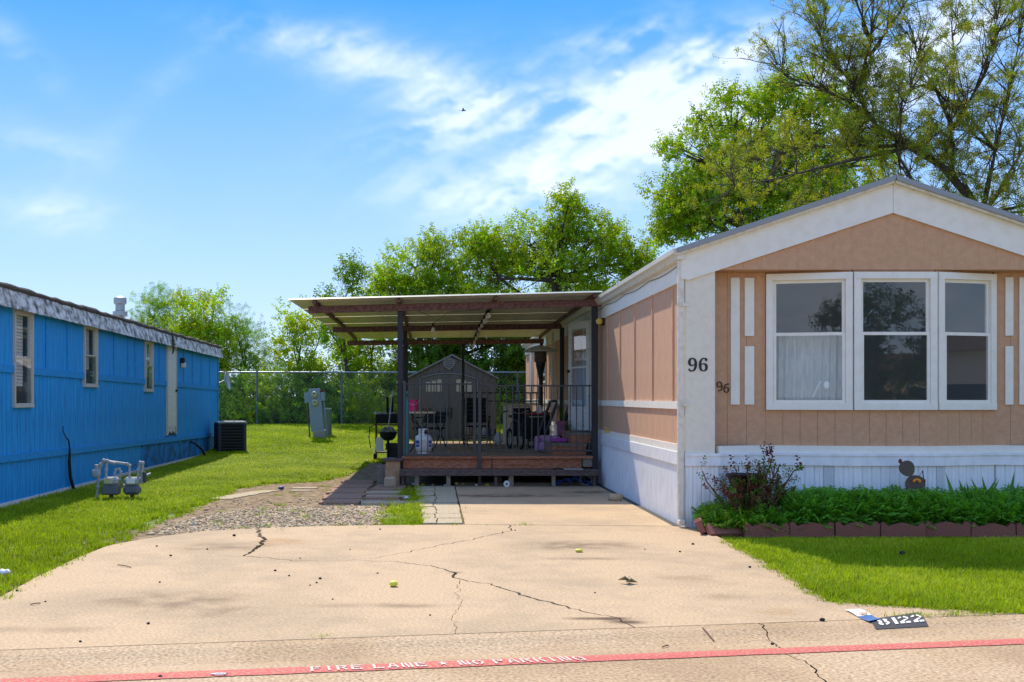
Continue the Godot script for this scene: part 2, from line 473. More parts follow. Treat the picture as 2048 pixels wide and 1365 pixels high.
	# plain colours for small things
	for p in [["black_plastic", "1a1a1b", 0.5], ["matte_black", "141414", 0.85], ["white_plastic", "dcdcd8", 0.4], ["cream_plastic", "cdbd9c", 0.55], ["pink_plastic", "d82a6b", 0.4], ["lilac_plastic", "b487ab", 0.45], ["magenta_plastic", "c23fb0", 0.4], ["mauve_pot", "96506c", 0.5], ["teal", "3c9a98", 0.6], ["terracotta", "9a6244", 0.85], ["blue_label", "2f55a5", 0.5], ["red_label", "c45a55", 0.5], ["ac_body", "2c3239", 0.55], ["ac_top", "a7acb0", 0.5], ["meter_grey", "9a9ea0", 0.6], ["meter_case", "5f6468", 0.6], ["index_plate", "b9b58a", 0.5], ["green_box", "55695a", 0.7], ["pedestal", "87969f", 0.5], ["rust", "6d3d26", 0.9], ["yellow", "d9d24c", 0.6], ["paper", "dedede", 0.8], ["paper_blue", "2a5c95", 0.7], ["orange", "e58a1e", 0.6], ["bulb_glass", "d8d0bc", 0.15], ["rubber", "161616", 0.8], ["tarp_blue", "24437e", 0.6], ["silver", "a6a6a6", 0.35], ["grey_cloth", "8e8b86", 0.95], ["burgundy", "5d2326", 0.7], ["red_plastic", "a8242a", 0.45], ["asphalt_bits", "2a2a2c", 0.95], ["lead_leaf", "8f8462", 0.9], ["lamp_grey", "3a3e42", 0.5], ["house_beige", "b9a687", 0.8], ["roof_brown", "5d4a40", 0.9], ["car_paint", "20242c", 0.25], ["smoke_glass", "0c0e10", 0.05], ["brass_yellow", "cfae45", 0.5]]:
		mat(p[0], {c = H(p[1]), r = p[2]})
	M.silver.metallic = 0.7
	mat("old_copper", {tex = two(83, 0.06, "4a4038", "77695a"), s = 3.0, r = 0.8, m = 0.2})
	mat("brick_edge", {tex = two(84, 0.05, "7d4a3d", "a56a58"), s = 2.5, r = 0.95, bump = grain, bs = 0.4})
	mat("cement", {tex = two(85, 0.05, "8b8378", "b0a698"), s = 1.5, r = 0.95})
	mat("block_stone", {tex = two(86, 0.05, "a38f73", "cdb897"), s = 2.5, r = 0.95, bump = grain, bs = 0.6})
	# leaves: instance colours carry the shade of green of each spray
	mat("leaf", {vc = true, r = 0.45, spec = 0.4, back = Color(0.98, 1.0, 0.35)})
	mat("grass_blade", {vc = true, r = 0.6, spec = 0.3, back = Color(0.85, 0.9, 0.3)})
	mat("bark", {tex = two(87, 0.06, "3b332b", "66594c"), s = Vector3(3, 0.8, 3), r = 0.95, bump = soft, bs = 1.0})
	mat("twig_wood", {tex = two(88, 0.06, "5a4030", "7a5c40"), s = 3.0, r = 0.9})

func stain_map() -> ImageTexture:   # dirt and oil on the drive: x from -8 to 6 m, depth from 4 to 20 m
	var w := 448; var h := 512
	var f := FastNoiseLite.new(); f.seed = 77; f.frequency = 0.5; f.fractal_octaves = 4
	var g := FastNoiseLite.new(); g.seed = 78; g.frequency = 3.0; g.fractal_octaves = 4
	var im := Image.create(w, h, false, Image.FORMAT_RGB8)
	var spots := []   # pixel centre, half sizes in metres, strength, colour
	var grey := Color(0.62, 0.6, 0.58); var dark := Color(0.4, 0.34, 0.28); var brown := Color(0.74, 0.6, 0.42)
	for s in [[1150, 1092, 0.75, 0.42, 1.0, grey], [1170, 1118, 0.5, 0.12, 0.8, grey], [1215, 1238, 0.28, 0.05, 1.3, dark], [1255, 1245, 0.14, 0.07, 1.5, dark], [440, 1095, 0.55, 0.5, 0.8, grey], [560, 1085, 0.4, 0.4, 0.5, brown], [330, 1200, 0.9, 0.5, 0.7, grey], [420, 1225, 0.6, 0.3, 0.6, grey], [600, 1120, 0.5, 0.25, 0.5, grey], [760, 1212, 0.7, 0.12, 0.6, grey], [1010, 992, 1.2, 0.35, 0.9, dark], [1180, 985, 0.5, 0.3, 0.9, dark], [1390, 1160, 0.5, 0.5, 0.4, grey], [1450, 1195, 0.3, 0.2, 0.5, grey], [910, 1146, 0.06, 0.05, 1.5, dark], [80, 1260, 0.7, 0.15, 0.4, grey], [1560, 1225, 0.3, 0.2, 0.4, brown]]:
		var p := G(s[0], s[1])
		spots.append([p.x, -p.z, s[2], s[3], s[4], s[5]])
	for j in h:
		var d := 4.0 + 16.0 * (j + 0.5) / h
		for i in w:
			var x := -8.0 + 14.0 * (i + 0.5) / w
			var a := f.get_noise_2d(x, d); var b := g.get_noise_2d(x, d)
			var c := Color(0.9, 0.885, 0.865).lerp(Color(1, 0.975, 0.94), clampf(0.7 + a * 1.2 + b * 0.6, 0, 1))
			for s in spots:
				var q := Vector2((x - s[0]) / s[2], (d - s[1]) / s[3]).length_squared()
				if q < 4.0:
					var k: float = clampf(0.6 * s[4] * (exp(-q * 1.4) * (1.0 + 1.3 * b + 0.6 * a)) * 1.2 - 0.1, 0.0, 0.95)
					c = c.lerp(Color(c.r * s[5].r, c.g * s[5].g, c.b * s[5].b), k)
			im.set_pixel(i, j, c)
	return ImageTexture.create_from_image(im)

var no_grass := []      # polygons (x, depth) where no grass grows
func ground_poly(px: Array) -> PackedVector2Array:
	var o := PackedVector2Array()
	for q in px:
		var p := G(q[0], q[1])
		o.append(Vector2(p.x, -p.z))
	return o
func flat(mb: MB, poly: PackedVector2Array, y: float, depth := 0.0) -> void:   # (x, depth) polygon laid at height y
	mb.prism(poly, Transform3D(Basis(Vector3.RIGHT, Vector3(0, 0, -1), Vector3.UP), Vector3(0, y, 0)), depth)
func wobble(poly: PackedVector2Array, step: float, amp: float, sd: int) -> PackedVector2Array:
	var f := FastNoiseLite.new(); f.seed = sd; f.frequency = 1.2; f.fractal_octaves = 3
	var o := PackedVector2Array()
	for i in poly.size():
		var a := poly[i]; var b := poly[(i + 1) % poly.size()]
		var k := maxi(1, int(a.distance_to(b) / step))
		for j in k:
			var p := a.lerp(b, float(j) / k)
			o.append(p + Vector2(f.get_noise_2d(p.x * 3, p.y * 3), f.get_noise_2d(p.x * 3 + 50, p.y * 3)) * amp)
	return o

const ROAD_TILT := 0.165   # the road runs a little away from the camera towards the tan home
func road_pt(u: float, t: float, y: float) -> Vector3:   # u metres along the road, t metres from the stripe towards the homes
	var k := 1.0 / sqrt(1.0 + ROAD_TILT * ROAD_TILT)
	var dx := k; var dd := ROAD_TILT * k
	return Vector3(u * dx - t * dd, y, -(5.98 + u * dd + t * dx))
func road_h(t: float) -> float:
	var pts := [[-30.0, 0.12], [-3.0, 0.05], [-0.5, 0.012], [0.0, 0.0], [0.18, -0.016], [0.34, -0.03], [0.5, -0.02], [0.62, -0.002], [0.72, 0.0], [2.0, 0.0]]
	for i in pts.size() - 1:
		if t <= pts[i + 1][0]:
			return lerpf(pts[i][1], pts[i + 1][1], clampf((t - pts[i][0]) / (pts[i + 1][0] - pts[i][0]), 0, 1))
	return 0.0
func road_uv(p: Vector3) -> Vector2:   # back from world to (u, t)
	var k := 1.0 / sqrt(1.0 + ROAD_TILT * ROAD_TILT)
	var q := Vector2(p.x, -p.z - 5.98)
	return Vector2(q.x * k + q.y * ROAD_TILT * k, -q.x * ROAD_TILT * k + q.y * k)

func on_road(p: Vector3, up: float) -> Vector3: return Vector3(p.x, road_h(road_uv(p).y) + up, p.z)
func ribbon(pts: Array, widths: Array) -> PackedVector2Array:   # a jagged line of changing width
	var f := FastNoiseLite.new(); f.seed = 99; f.frequency = 6.0; f.fractal_octaves = 3
	var line := []
	for i in pts.size() - 1:
		var a: Vector2 = pts[i]; var b: Vector2 = pts[i + 1]
		var k := maxi(2, int(a.distance_to(b) / 0.05))
		for j in k:
			var t := float(j) / k
			var p := a.lerp(b, t)
			var j2 := Vector2(f.get_noise_2d(p.x, p.y), f.get_noise_2d(p.x + 31, p.y)) * 0.05 if (i + j > 0) else Vector2.ZERO
			line.append([p + j2, lerpf(widths[i], widths[i + 1], t) * (0.6 + 0.9 * absf(f.get_noise_2d(p.x * 3, p.y * 3 + 9)))])
	line.append([pts[-1], widths[-1]])
	var l := PackedVector2Array(); var r := PackedVector2Array()
	for i in line.size():
		var t: Vector2 = (line[mini(i + 1, line.size() - 1)][0] - line[maxi(i - 1, 0)][0]).normalized()
		var nn := Vector2(-t.y, t.x)
		l.append(line[i][0] + nn * line[i][1] / 2); r.append(line[i][0] - nn * line[i][1] / 2)
	r.reverse()
	l.append_array(r)
	return l
func cut(polys: Array, ribs: Array) -> Array:
	for rb in ribs:
		var nxt := []
		for p in polys:
			for q in Geometry2D.clip_polygons(p, rb):
				if not Geometry2D.is_polygon_clockwise(q) and absf(area(q)) > 0.0004: nxt.append(q)
		polys = nxt
	return polys
func area(p: PackedVector2Array) -> float:
	var a := 0.0
	for i in p.size():
		a += p[i].cross(p[(i + 1) % p.size()])
	return a / 2
func to_ccw(p: PackedVector2Array) -> PackedVector2Array:
	if Geometry2D.is_polygon_clockwise(p): p.reverse()
	return p

func build_ground() -> void:
	var mb := MB.new()
	var ds := [-70.0, -40, -20, -8, 0, 4, 8, 12, 16, 20, 24]
	for i in 16: ds.append(25.0 + i)
	ds.append_array([45, 52, 60, 75, 96, 140, 250, 420])
	for i in ds.size() - 1:
		for k in 20:
			var x0 := -300.0 + k * 30; var x1 := x0 + 30
			var q := []
			for c in [[x0, ds[i]], [x1, ds[i]], [x1, ds[i + 1]], [x0, ds[i + 1]]]: q.append(V(c[0], terrain(c[0], c[1]) - 0.035 - (0.12 if c[1] < 6 else 0.0), c[1]))
			mb.quado(q[0], q[1], q[2], q[3], q[0] - Vector3.UP * 100)
	struct(mb, "ground", M.turf)
	# bare earth beside the drive
	var dirt := ground_poly([[425, 1002], [470, 978], [545, 966], [640, 962], [700, 948], [735, 925], [790, 925], [800, 975], [775, 1010], [745, 1062], [420, 1072], [250, 1095], [262, 1072], [330, 1040]])
	no_grass.append(dirt)
	mb = MB.new()
	flat(mb, wobble(dirt, 0.12, 0.12, 3), -0.02)
	struct(mb, "dirt_patch", M.dirt)
	# gravel strip along the skirting of the tan home, the flower bed's soil, and the ground under the deck and the drive
	mb = MB.new()
	flat(mb, PackedVector2Array([Vector2(2.6, 11.4), Vector2(2.95, 11.4), Vector2(2.95, 24), Vector2(2.6, 24)]), -0.012)
	struct(mb, "gravel_strip", M.dark_gravel)
	mb = MB.new()
	flat(mb, PackedVector2Array([Vector2(2.96, 11.75), Vector2(8.4, 11.75), Vector2(8.4, 12.7), Vector2(2.96, 12.7)]), 0.0)
	struct(mb, "bed_soil", M.soil)
	mb = MB.new()
	flat(mb, PackedVector2Array([Vector2(-9, 5.2), Vector2(3.05, 6.6), Vector2(2.95, 12.4), Vector2(2.7, 12.5), Vector2(2.7, 24), Vector2(-0.72, 24), Vector2(-0.7, 16), Vector2(0.36, 12.5), Vector2(-4.6, 12.2), Vector2(-6.2, 8.2), Vector2(-9, 6.5)]), -0.03)
	struct(mb, "drive_subsoil", M.soil)

func build_road() -> void:
	var ribs := []
	var crack := []
	for p in [[1500, 1226], [1518, 1248], [1548, 1275], [1558, 1290], [1556, 1300], [1575, 1312], [1612, 1325], [1632, 1340], [1640, 1362], [1690, 1420], [1780, 1700]]: crack.append(road_uv(G(p[0], p[1])))
	ribs.append(ribbon(crack, [0.006, 0.012, 0.01, 0.014, 0.01, 0.012, 0.008, 0.014, 0.01, 0.01, 0.0]))
	crack = []
	for p in [[722, 1348], [714, 1372], [700, 1420], [690, 1600]]: crack.append(road_uv(G(p[0], p[1])))
	ribs.append(ribbon(crack, [0.002, 0.006, 0.006, 0.0]))
	var ts := [-14.0, -6, -3, -1.5, -0.5, 0.0, 0.09, 0.18, 0.26, 0.34, 0.42, 0.5, 0.62, 0.742]
	# the curb and gutter ends in a straight joint with the drive and goes up to the lawn beside it
	var mb := MB.new()
	for us in [[-60.0, -8.0], [-8.0, 8.0], [8.0, 60.0]]:
		for i in ts.size() - 1:
			var strip := [to_ccw(PackedVector2Array([Vector2(us[0], ts[i]), Vector2(us[1], ts[i]), Vector2(us[1], ts[i + 1]), Vector2(us[0], ts[i + 1])]))]
			if us[0] == -8.0: strip = cut(strip, ribs)
			for poly in strip:
				var id := Geometry2D.triangulate_polygon(poly)
				for k in range(0, id.size(), 3):
					var q := []
					for j in 3: q.append(road_pt(poly[id[k + j]].x, poly[id[k + j]].y, road_h(poly[id[k + j]].y)))
					mb.trio(q[0], q[1], q[2], q[0] - Vector3.UP * 9)
	var back := road_pt(-60, 0.742, 0)
	mb.quado(back, road_pt(60, 0.742, 0), road_pt(60, 0.742, -0.2), road_pt(-60, 0.742, -0.2), road_pt(0, 0, 0))
	var road := struct(mb, "road", M.road)
	mb = MB.new()
	mb.quado(road_pt(-20, -8, -0.06), road_pt(20, -8, -0.06), road_pt(20, 0.73, -0.06), road_pt(-20, 0.73, -0.06), road_pt(0, 0, -1))
	struct(mb, "road_subsoil", M.soil)
	# red line
	mb = MB.new()
	var f := FastNoiseLite.new(); f.seed = 4; f.frequency = 9.0
	var steps := 300
	for i in steps:
		var u0 := -15.0 + 30.0 * i / steps; var u1 := -15.0 + 30.0 * (i + 1) / steps
		var q := []
		for c in [[u0, -0.088], [u1, -0.088], [u1, 0.0], [u0, 0.0], [u1, 0.088], [u0, 0.088]]:
			var t: float = c[1] + (f.get_noise_2d(c[0] * 1.5, c[1] * 40) * 0.008 if c[1] != 0.0 else 0.0)
			q.append(road_pt(c[0], t, road_h(t) + 0.004))
		mb.quado(q[0], q[1], q[2], q[3], q[0] - Vector3.UP * 9)
		mb.quado(q[3], q[2], q[4], q[5], q[0] - Vector3.UP * 9)
	var line := put(mb, "red_line", M.red_paint, road)
	# stencilled letters; the writing faces the homes' visitors: read from the camera
	stencil("FIRE LANE * NO PARKING", -0.675, 0.85, -0.062, 0.062, road)
	# painted number on the curb
	mb = MB.new()
	var c0 := G(1738, 1241); var c1 := G(1838, 1226); var c2 := G(1858, 1250); var c3 := G(1752, 1255)
	for i in 8:
		for j in 8:
			var q := []
			for c in [[i, j], [i + 1, j], [i + 1, j + 1], [i, j + 1]]:
				var w := c3.lerp(c2, c[0] / 8.0).lerp(c0.lerp(c1, c[0] / 8.0), c[1] / 8.0)
				q.append(on_road(w, 0.004))
			mb.quado(q[0], q[1], q[2], q[3], q[0] - Vector3.UP)
	put(mb, "number_pad", M.black_paint, road)
	mb = MB.new()
	var at := func(x: float, y: float) -> Vector3:   # x, y from 0 to 1 over the pad, y up
		return on_road(c3.lerp(c2, x).lerp(c0.lerp(c1, x), y), 0.008)
	var xs := [0.1, 0.36, 0.5, 0.76]
	var chars := "8122"
	for i in 4:
		for poly in digit(chars[i]):
			var id := Geometry2D.triangulate_polygon(poly)
			for k in range(0, id.size(), 3):
				var q := []
				for j in 3: q.append(at.call(xs[i] + poly[id[k + j]].x * 0.22, 0.22 + poly[id[k + j]].y * 0.56))
				mb.trio(q[0], q[1], q[2], q[0] - Vector3.UP)
	put(mb, "number_8122", M.white_number_paint, road)

func arc(cx: float, cy: float, rx: float, ry: float, a0: float, a1: float, w: float, k := 8) -> PackedVector2Array:   # a bent bar, degrees
	var o := PackedVector2Array()
	for i in k + 1:
		var a := deg_to_rad(lerpf(a0, a1, float(i) / k))
		o.append(Vector2(cx + rx * cos(a), cy + ry * sin(a)))
	for i in k + 1:
		var a := deg_to_rad(lerpf(a1, a0, float(i) / k))
		o.append(Vector2(cx + (rx - w) * cos(a), cy + (ry - w * 1.0) * sin(a)))
	return o
func bar(x0: float, y0: float, x1: float, y1: float) -> PackedVector2Array:
	return PackedVector2Array([Vector2(x0, y0), Vector2(x1, y0), Vector2(x1, y1), Vector2(x0, y1)])
func slant(x0: float, y0: float, x1: float, y1: float, w: float) -> PackedVector2Array:
	return PackedVector2Array([Vector2(x0, y0), Vector2(x0 + w, y0), Vector2(x1 + w, y1), Vector2(x1, y1)])
func digit(ch: String) -> Array:
	match ch:
		"8": return [arc(0.46, 0.74, 0.4, 0.26, 100, 260, 0.2), arc(0.54, 0.74, 0.4, 0.26, -80, 80, 0.2), arc(0.46, 0.27, 0.44, 0.27, 100, 260, 0.2), arc(0.54, 0.27, 0.44, 0.27, -80, 80, 0.2)]
		"1": return [bar(0.2, 0.0, 0.5, 1.0)]
		_: return [arc(0.46, 0.7, 0.42, 0.3, 100, 175, 0.2), arc(0.54, 0.7, 0.42, 0.3, -40, 80, 0.2), slant(0.06, 0.2, 0.55, 0.5, 0.3), bar(0.04, 0.0, 0.44, 0.2), bar(0.54, 0.0, 0.94, 0.2)]
func letter(ch: String) -> Array:   # stencil capitals in a unit square, bridges left open
	var w := 0.24
	match ch:
		"F": return [bar(0, 0, w, 1), bar(0.3, 0.8, 0.9, 1), bar(0.3, 0.42, 0.75, 0.6)]
		"I": return [bar(0.3, 0, 0.6, 1)]
		"R": return [bar(0, 0, w, 1), arc(0.42, 0.72, 0.5, 0.28, -85, 85, 0.2), bar(0.3, 0.8, 0.46, 1), bar(0.3, 0.44, 0.46, 0.62), slant(0.7, 0, 0.36, 0.42, 0.28)]
		"E": return [bar(0, 0, w, 1), bar(0.3, 0.8, 0.92, 1), bar(0.3, 0.41, 0.8, 0.59), bar(0.3, 0, 0.92, 0.2)]
		"L": return [bar(0, 0, w, 1), bar(0.3, 0, 0.9, 0.2)]
		"A": return [slant(0, 0, 0.32, 1, 0.2), PackedVector2Array([Vector2(0.78, 0), Vector2(1.0, 0), Vector2(0.7, 1), Vector2(0.56, 1)]), bar(0.3, 0.24, 0.7, 0.4)]
		"N": return [bar(0, 0, 0.22, 1), bar(0.76, 0, 0.98, 1), slant(0.5, 0.0, 0.27, 1, 0.22)]
		"O": return [arc(0.46, 0.5, 0.46, 0.5, 98, 262, 0.22), arc(0.54, 0.5, 0.46, 0.5, -82, 82, 0.22)]
		"P": return [bar(0, 0, w, 1), arc(0.42, 0.7, 0.5, 0.3, -85, 85, 0.2), bar(0.3, 0.8, 0.46, 1), bar(0.3, 0.4, 0.46, 0.58)]
		"K": return [bar(0, 0, w, 1), slant(0.3, 0.52, 0.66, 1, 0.28), slant(0.7, 0, 0.32, 0.46, 0.28)]
		"G": return [arc(0.46, 0.5, 0.46, 0.5, 98, 262, 0.22), arc(0.54, 0.5, 0.46, 0.5, 30, 82, 0.22), bar(0.56, 0.36, 1.0, 0.52), bar(0.78, 0.0, 1.0, 0.36), bar(0.54, 0.0, 0.74, 0.18)]
		"*":
			var o := PackedVector2Array()
			for i in 10:
				var r := 0.5 if i % 2 == 0 else 0.2
				o.append(Vector2(0.5, 0.5) + Vector2(sin(TAU * i / 10), cos(TAU * i / 10)) * r)
			return [o]
	return []
func stencil(text: String, u0: float, u1: float, t0: float, t1: float, parent: Node) -> void:
	var wide := []
	var total := 0.0
	for ch in text:
		var w := 0.42 if ch == " " else (0.75 if ch == "I" else 1.0)
		wide.append(w)
		total += w + 0.22
	var at := 0.0
	for i in text.length():
		var mb := MB.new()
		for poly in letter(text[i]):
			var id := Geometry2D.triangulate_polygon(poly)
			for k in range(0, id.size(), 3):
				var q := []
				for j in 3:
					var p: Vector2 = poly[id[k + j]]
					var t := lerpf(t0, t1, p.y)
					q.append(road_pt(u0 + (at + p.x * minf(wide[i], 1.0)) / total * (u1 - u0), t, road_h(t) + 0.008))
				mb.trio(q[0], q[1], q[2], q[0] - Vector3.UP)
		at += wide[i] + 0.22
		if mb.v.size(): put(mb, "letter", M.letter_paint, parent)

func build_driveway() -> void:
	var to2 := func(px: Array) -> Array:
		var o := []
		for q in px:
			var p := G(q[0], q[1])
			o.append(Vector2(p.x, -p.z))
		return o
	var lower := PackedVector2Array()
	var edge_u := []
	for u in [-9.5, -6.0, -3.0, 0.0, 2.0, 4.12]:
		var p := road_pt(u, 0.756, 0)
		lower.append(Vector2(p.x, -p.z))
	for q in [[1662, 1205], [1590, 1160], [1500, 1106], [1430, 1071], [1404, 1057]]: lower.append(to2.call([q])[0])
	lower.append(Vector2(2.72, 12.42))
	lower.append_array(PackedVector2Array([Vector2(2.7, 12.45), Vector2(0.346, 12.62)]))
	for q in [[760, 1051], [640, 1053], [520, 1057], [420, 1062], [330, 1072], [262, 1083], [215, 1092], [150, 1118], [70, 1156], [0, 1195], [-120, 1240], [-400, 1262]]: lower.append(to2.call([q])[0])
	lower = to_ccw(lower)
	no_grass.append(Geometry2D.offset_polygon(lower, -0.02)[0])
	var ribs := []
	var mk := func(px: Array, wd: Array) -> void: ribs.append(ribbon(to2.call(px), wd))
	mk.call([[512, 1048], [516, 1064], [526, 1080], [522, 1090], [498, 1106], [490, 1113], [540, 1117], [590, 1122], [640, 1123], [700, 1121], [790, 1124], [850, 1131], [893, 1140], [912, 1147], [906, 1153], [920, 1160], [980, 1169], [1020, 1182], [1050, 1194], [1100, 1205], [1145, 1219], [1190, 1228], [1235, 1238], [1290, 1262]],
		[0.04, 0.045, 0.055, 0.05, 0.04, 0.026, 0.022, 0.014, 0.006, 0.007, 0.018, 0.022, 0.026, 0.036, 0.032, 0.022, 0.022, 0.026, 0.03, 0.032, 0.022, 0.018, 0.014, 0.012])
	mk.call([[690, 1122], [740, 1118], [800, 1108], [880, 1091], [950, 1078], [1023, 1062], [1010, 1040]], [0.006, 0.012, 0.012, 0.018, 0.018, 0.022, 0.018])
	mk.call([[918, 1160], [912, 1180], [922, 1205], [905, 1232], [914, 1280]], [0.006, 0.006, 0.005, 0.006, 0.006])
	mk.call([[880, 1134], [960, 1129], [1010, 1123]], [0.006, 0.005, 0.001])
	mk.call([[430, 1113], [490, 1113]], [0.001, 0.012])
	mk.call([[1018, 1060], [1130, 1066], [1260, 1068]], [0.012, 0.006, 0.001])
	var drive := Node3D.new()
	drive.name = "driveway"
	add_child(drive)
	drive.set_meta("kind", "structure")
	var parts := cut([lower], ribs)
	var upper := to_ccw(PackedVector2Array([Vector2(0.345, 12.645), Vector2(2.7, 12.475), Vector2(2.7, 19.0), Vector2(0.335, 19.0)]))
	no_grass.append(upper)
	parts.append(upper)
	for p in parts:
		var mb := MB.new()
		mb.flat_uv = true
		flat(mb, p, 0.0, 0.06)
		put(mb, "slab", M.concrete, drive)
	# two paths of pavers
	var path := Node3D.new(); path.name = "paver_path"; add_child(path); path.set_meta("kind", "structure")
	var d := 12.72
	var row := 0
	while d < 18.0:
		var l := R(0.34, 0.62)
		var mid := R(-0.025, 0.025)
		for s in [[-0.35 + (0.22 - 0.04 * (d - 12.7)), mid - 0.008], [mid + 0.008, 0.315]]:
			var p := PackedVector2Array([Vector2(s[0], d), Vector2(s[1], d + R(-0.03, 0.03)), Vector2(s[1], d + l - 0.03), Vector2(s[0], d + l - 0.03)])
			var mb := MB.new()
			flat(mb, wobble(to_ccw(p), 0.09, 0.018, row), 0.004 + R(-0.012, 0.006), 0.05)
			put(mb, "paver", M.paver_grey, path)
			row += 1
		d += l
	path = Node3D.new(); path.name = "red_paver_path"; add_child(path); path.set_meta("kind", "structure")
	d = 15.2
	while d < 19.4:
		var l := R(0.26, 0.36)
		for s in [[-1.62, -1.06], [-0.98, -0.5]]:
			if d > 18.1 and s[1] > -0.6: continue
			var o := R(-0.07, 0.07)
			var p := PackedVector2Array([Vector2(s[0] + o, d), Vector2(s[1] + o * 0.5, d + R(-0.02, 0.04)), Vector2(s[1] + o * 0.5, d + l - 0.025), Vector2(s[0] + o, d + l - 0.025)])
			var mb := MB.new()
			flat(mb, wobble(to_ccw(p), 0.1, 0.03, row), 0.012 + R(-0.012, 0.008), 0.05)
			put(mb, "paver", M.paver_red, path)
			row += 1
		d += l
	for q in [[768, 986, 0.28, 0.12], [775, 994, 0.32, 0.1], [782, 1006, 0.42, 0.16]]:
		var p := G(q[0], q[1])
		var mb := MB.new()
		flat(mb, wobble(to_ccw(bar(p.x - q[2], -p.z - q[3], p.x + q[2], -p.z + q[3])), 0.1, 0.05, row), 0.012, 0.05)
		put(mb, "paver", M.paver_grey, path)
		row += 1
	for q in [[490, 988, 0.16, 0.75, 0.25], [602, 980, 0.14, 0.1, 0.0], [610, 975, 0.2, 0.1, 0.0]]:   # half buried slabs in the dirt
		var p := G(q[0], q[1])
		var poly := PackedVector2Array()
		for c in [[-1, -1], [1, -1], [1, 1], [-1, 1]]: poly.append(Vector2(p.x + c[0] * q[2] + c[1] * q[4], -p.z + c[1] * q[3]))
		var mb := MB.new()
		flat(mb, wobble(to_ccw(poly), 0.1, 0.07, row), -0.008, 0.04)
		put(mb, "paver", M.paver_grey, path)
		row += 1
	no_grass.append(PackedVector2Array([Vector2(-0.12, 12.6), Vector2(0.34, 12.6), Vector2(0.34, 18.4), Vector2(-0.3, 18.4)]))
	# gravel: stones of many sizes lying on the dirt
	var zone := ground_poly([[300, 1062], [380, 1035], [470, 1018], [560, 1013], [700, 1010], [760, 1012], [775, 1028], [745, 1048], [700, 1055], [420, 1060], [262, 1080], [240, 1100]])
	var st := MB.new()
	st.ball(Vector3.ZERO, Vector3.ONE, 6, 4)
	for i in st.v.size():
		var q := st.v[i]
		st.v[i] = q * (1.0 + 0.25 * sin(q.x * 7.0 + q.y * 3.0) + 0.2 * cos(q.z * 6.0 - q.x * 4.0))
	var stone := st.mesh()
	var xs := []; var cs := []
	while xs.size() < 6500:
		var p := Vector2(R(-4.0, -0.4), R(11.8, 16.0))
		if not Geometry2D.is_point_in_polygon(p, zone):
			if R(0, 1) > 0.04 or not Geometry2D.is_point_in_polygon(p, no_grass[0]): continue
		var r: float = R(0.007, 0.019) * (1.7 if R(0, 1) < 0.08 else 1.0)
		xs.append(Transform3D(Basis.from_euler(Vector3(R(-0.5, 0.5), R(0, TAU), R(-0.5, 0.5))).scaled(Vector3(r * R(0.8, 1.5), r * R(0.45, 0.8), r)), V(p.x, -0.015, p.y)))
		var g := R(0.16, 0.5)
		cs.append(Color(g * R(1.15, 1.45), g, g * R(0.5, 0.75)))
	var gv := multi(stone, xs, cs, "gravel", M.stone)
	gv.set_meta("kind", "stuff"); tag(gv, "grey gravel stones lying on bare earth beside the drive", "gravel")

# a block on a wall that runs from a to b (x, depth): s along it, y up, o out of it
func fbox(mb: MB, a: Vector2, b: Vector2, s0: float, s1: float, y0: float, y1: float, o0: float, o1: float, sl := 0.0) -> void:
	var dr := (b - a).normalized()
	var nn := Vector2(dr.y, -dr.x)
	var p := []
	for y in [0, 1]:
		for q in [[s0, o0], [s1, o0], [s1, o1], [s0, o1]]:
			var w: Vector2 = a + dr * q[0] + nn * q[1]
			p.append(V(w.x, (y0 if y == 0 else y1) + sl * q[0], w.y))
	mb.hexa(p)
func wall_pt(a: Vector2, b: Vector2, s: float, y: float, o: float) -> Vector3:
	var dr := (b - a).normalized()
	var w := a + dr * s + Vector2(dr.y, -dr.x) * o
	return V(w.x, y, w.y)
func glaze(parent: Node, a: Vector2, b: Vector2, s0: float, s1: float, y0: float, y1: float, o: float) -> void:
	var mb := MB.new()
	fbox(mb, a, b, s0, s1, y0, y1, o - 0.004, o)
	put(mb, "pane", M.glass, parent)
func hung_window(home: Node, a: Vector2, b: Vector2, s0: float, s1: float, y0: float, y1: float, cas: float, frame: Material, o := 0.0, split := 0.56, sash_w := 0.035) -> MeshInstance3D:
	var mb := MB.new()
	fbox(mb, a, b, s0, s1, y1 - cas, y1, o - 0.06, o + 0.025)
	fbox(mb, a, b, s0 - 0.0, s1 + 0.0, y0, y0 + cas, o - 0.06, o + 0.028)
	fbox(mb, a, b, s0, s0 + cas, y0 + cas, y1 - cas, o - 0.06, o + 0.022)
	fbox(mb, a, b, s1 - cas, s1, y0 + cas, y1 - cas, o - 0.06, o + 0.022)
	var w := put(mb, "window", frame, home)
	var i0 := s0 + cas; var i1 := s1 - cas; var j0 := y0 + cas; var j1 := y1 - cas
	var m := lerpf(j0, j1, split)
	for k in 2:   # lower sash in front, upper sash behind
		var lo := j0 if k == 0 else m - 0.01
		var hi := m + 0.025 if k == 0 else j1
		var oo := o + (0.012 if k == 0 else -0.014)
		mb = MB.new()
		fbox(mb, a, b, i0 + 0.002, i1 - 0.002, hi - sash_w, hi, oo - 0.024, oo)
		fbox(mb, a, b, i0 + 0.002, i1 - 0.002, lo, lo + sash_w, oo - 0.024, oo)
		fbox(mb, a, b, i0 + 0.002, i0 + sash_w, lo + sash_w, hi - sash_w, oo - 0.024, oo)
		fbox(mb, a, b, i1 - sash_w, i1 - 0.002, lo + sash_w, hi - sash_w, oo - 0.024, oo)
		put(mb, "sash", frame, w)
		glaze(w, a, b, i0 + sash_w - 0.004, i1 - sash_w + 0.004, lo + sash_w - 0.004, hi - sash_w + 0.004, oo - 0.004)
	return w
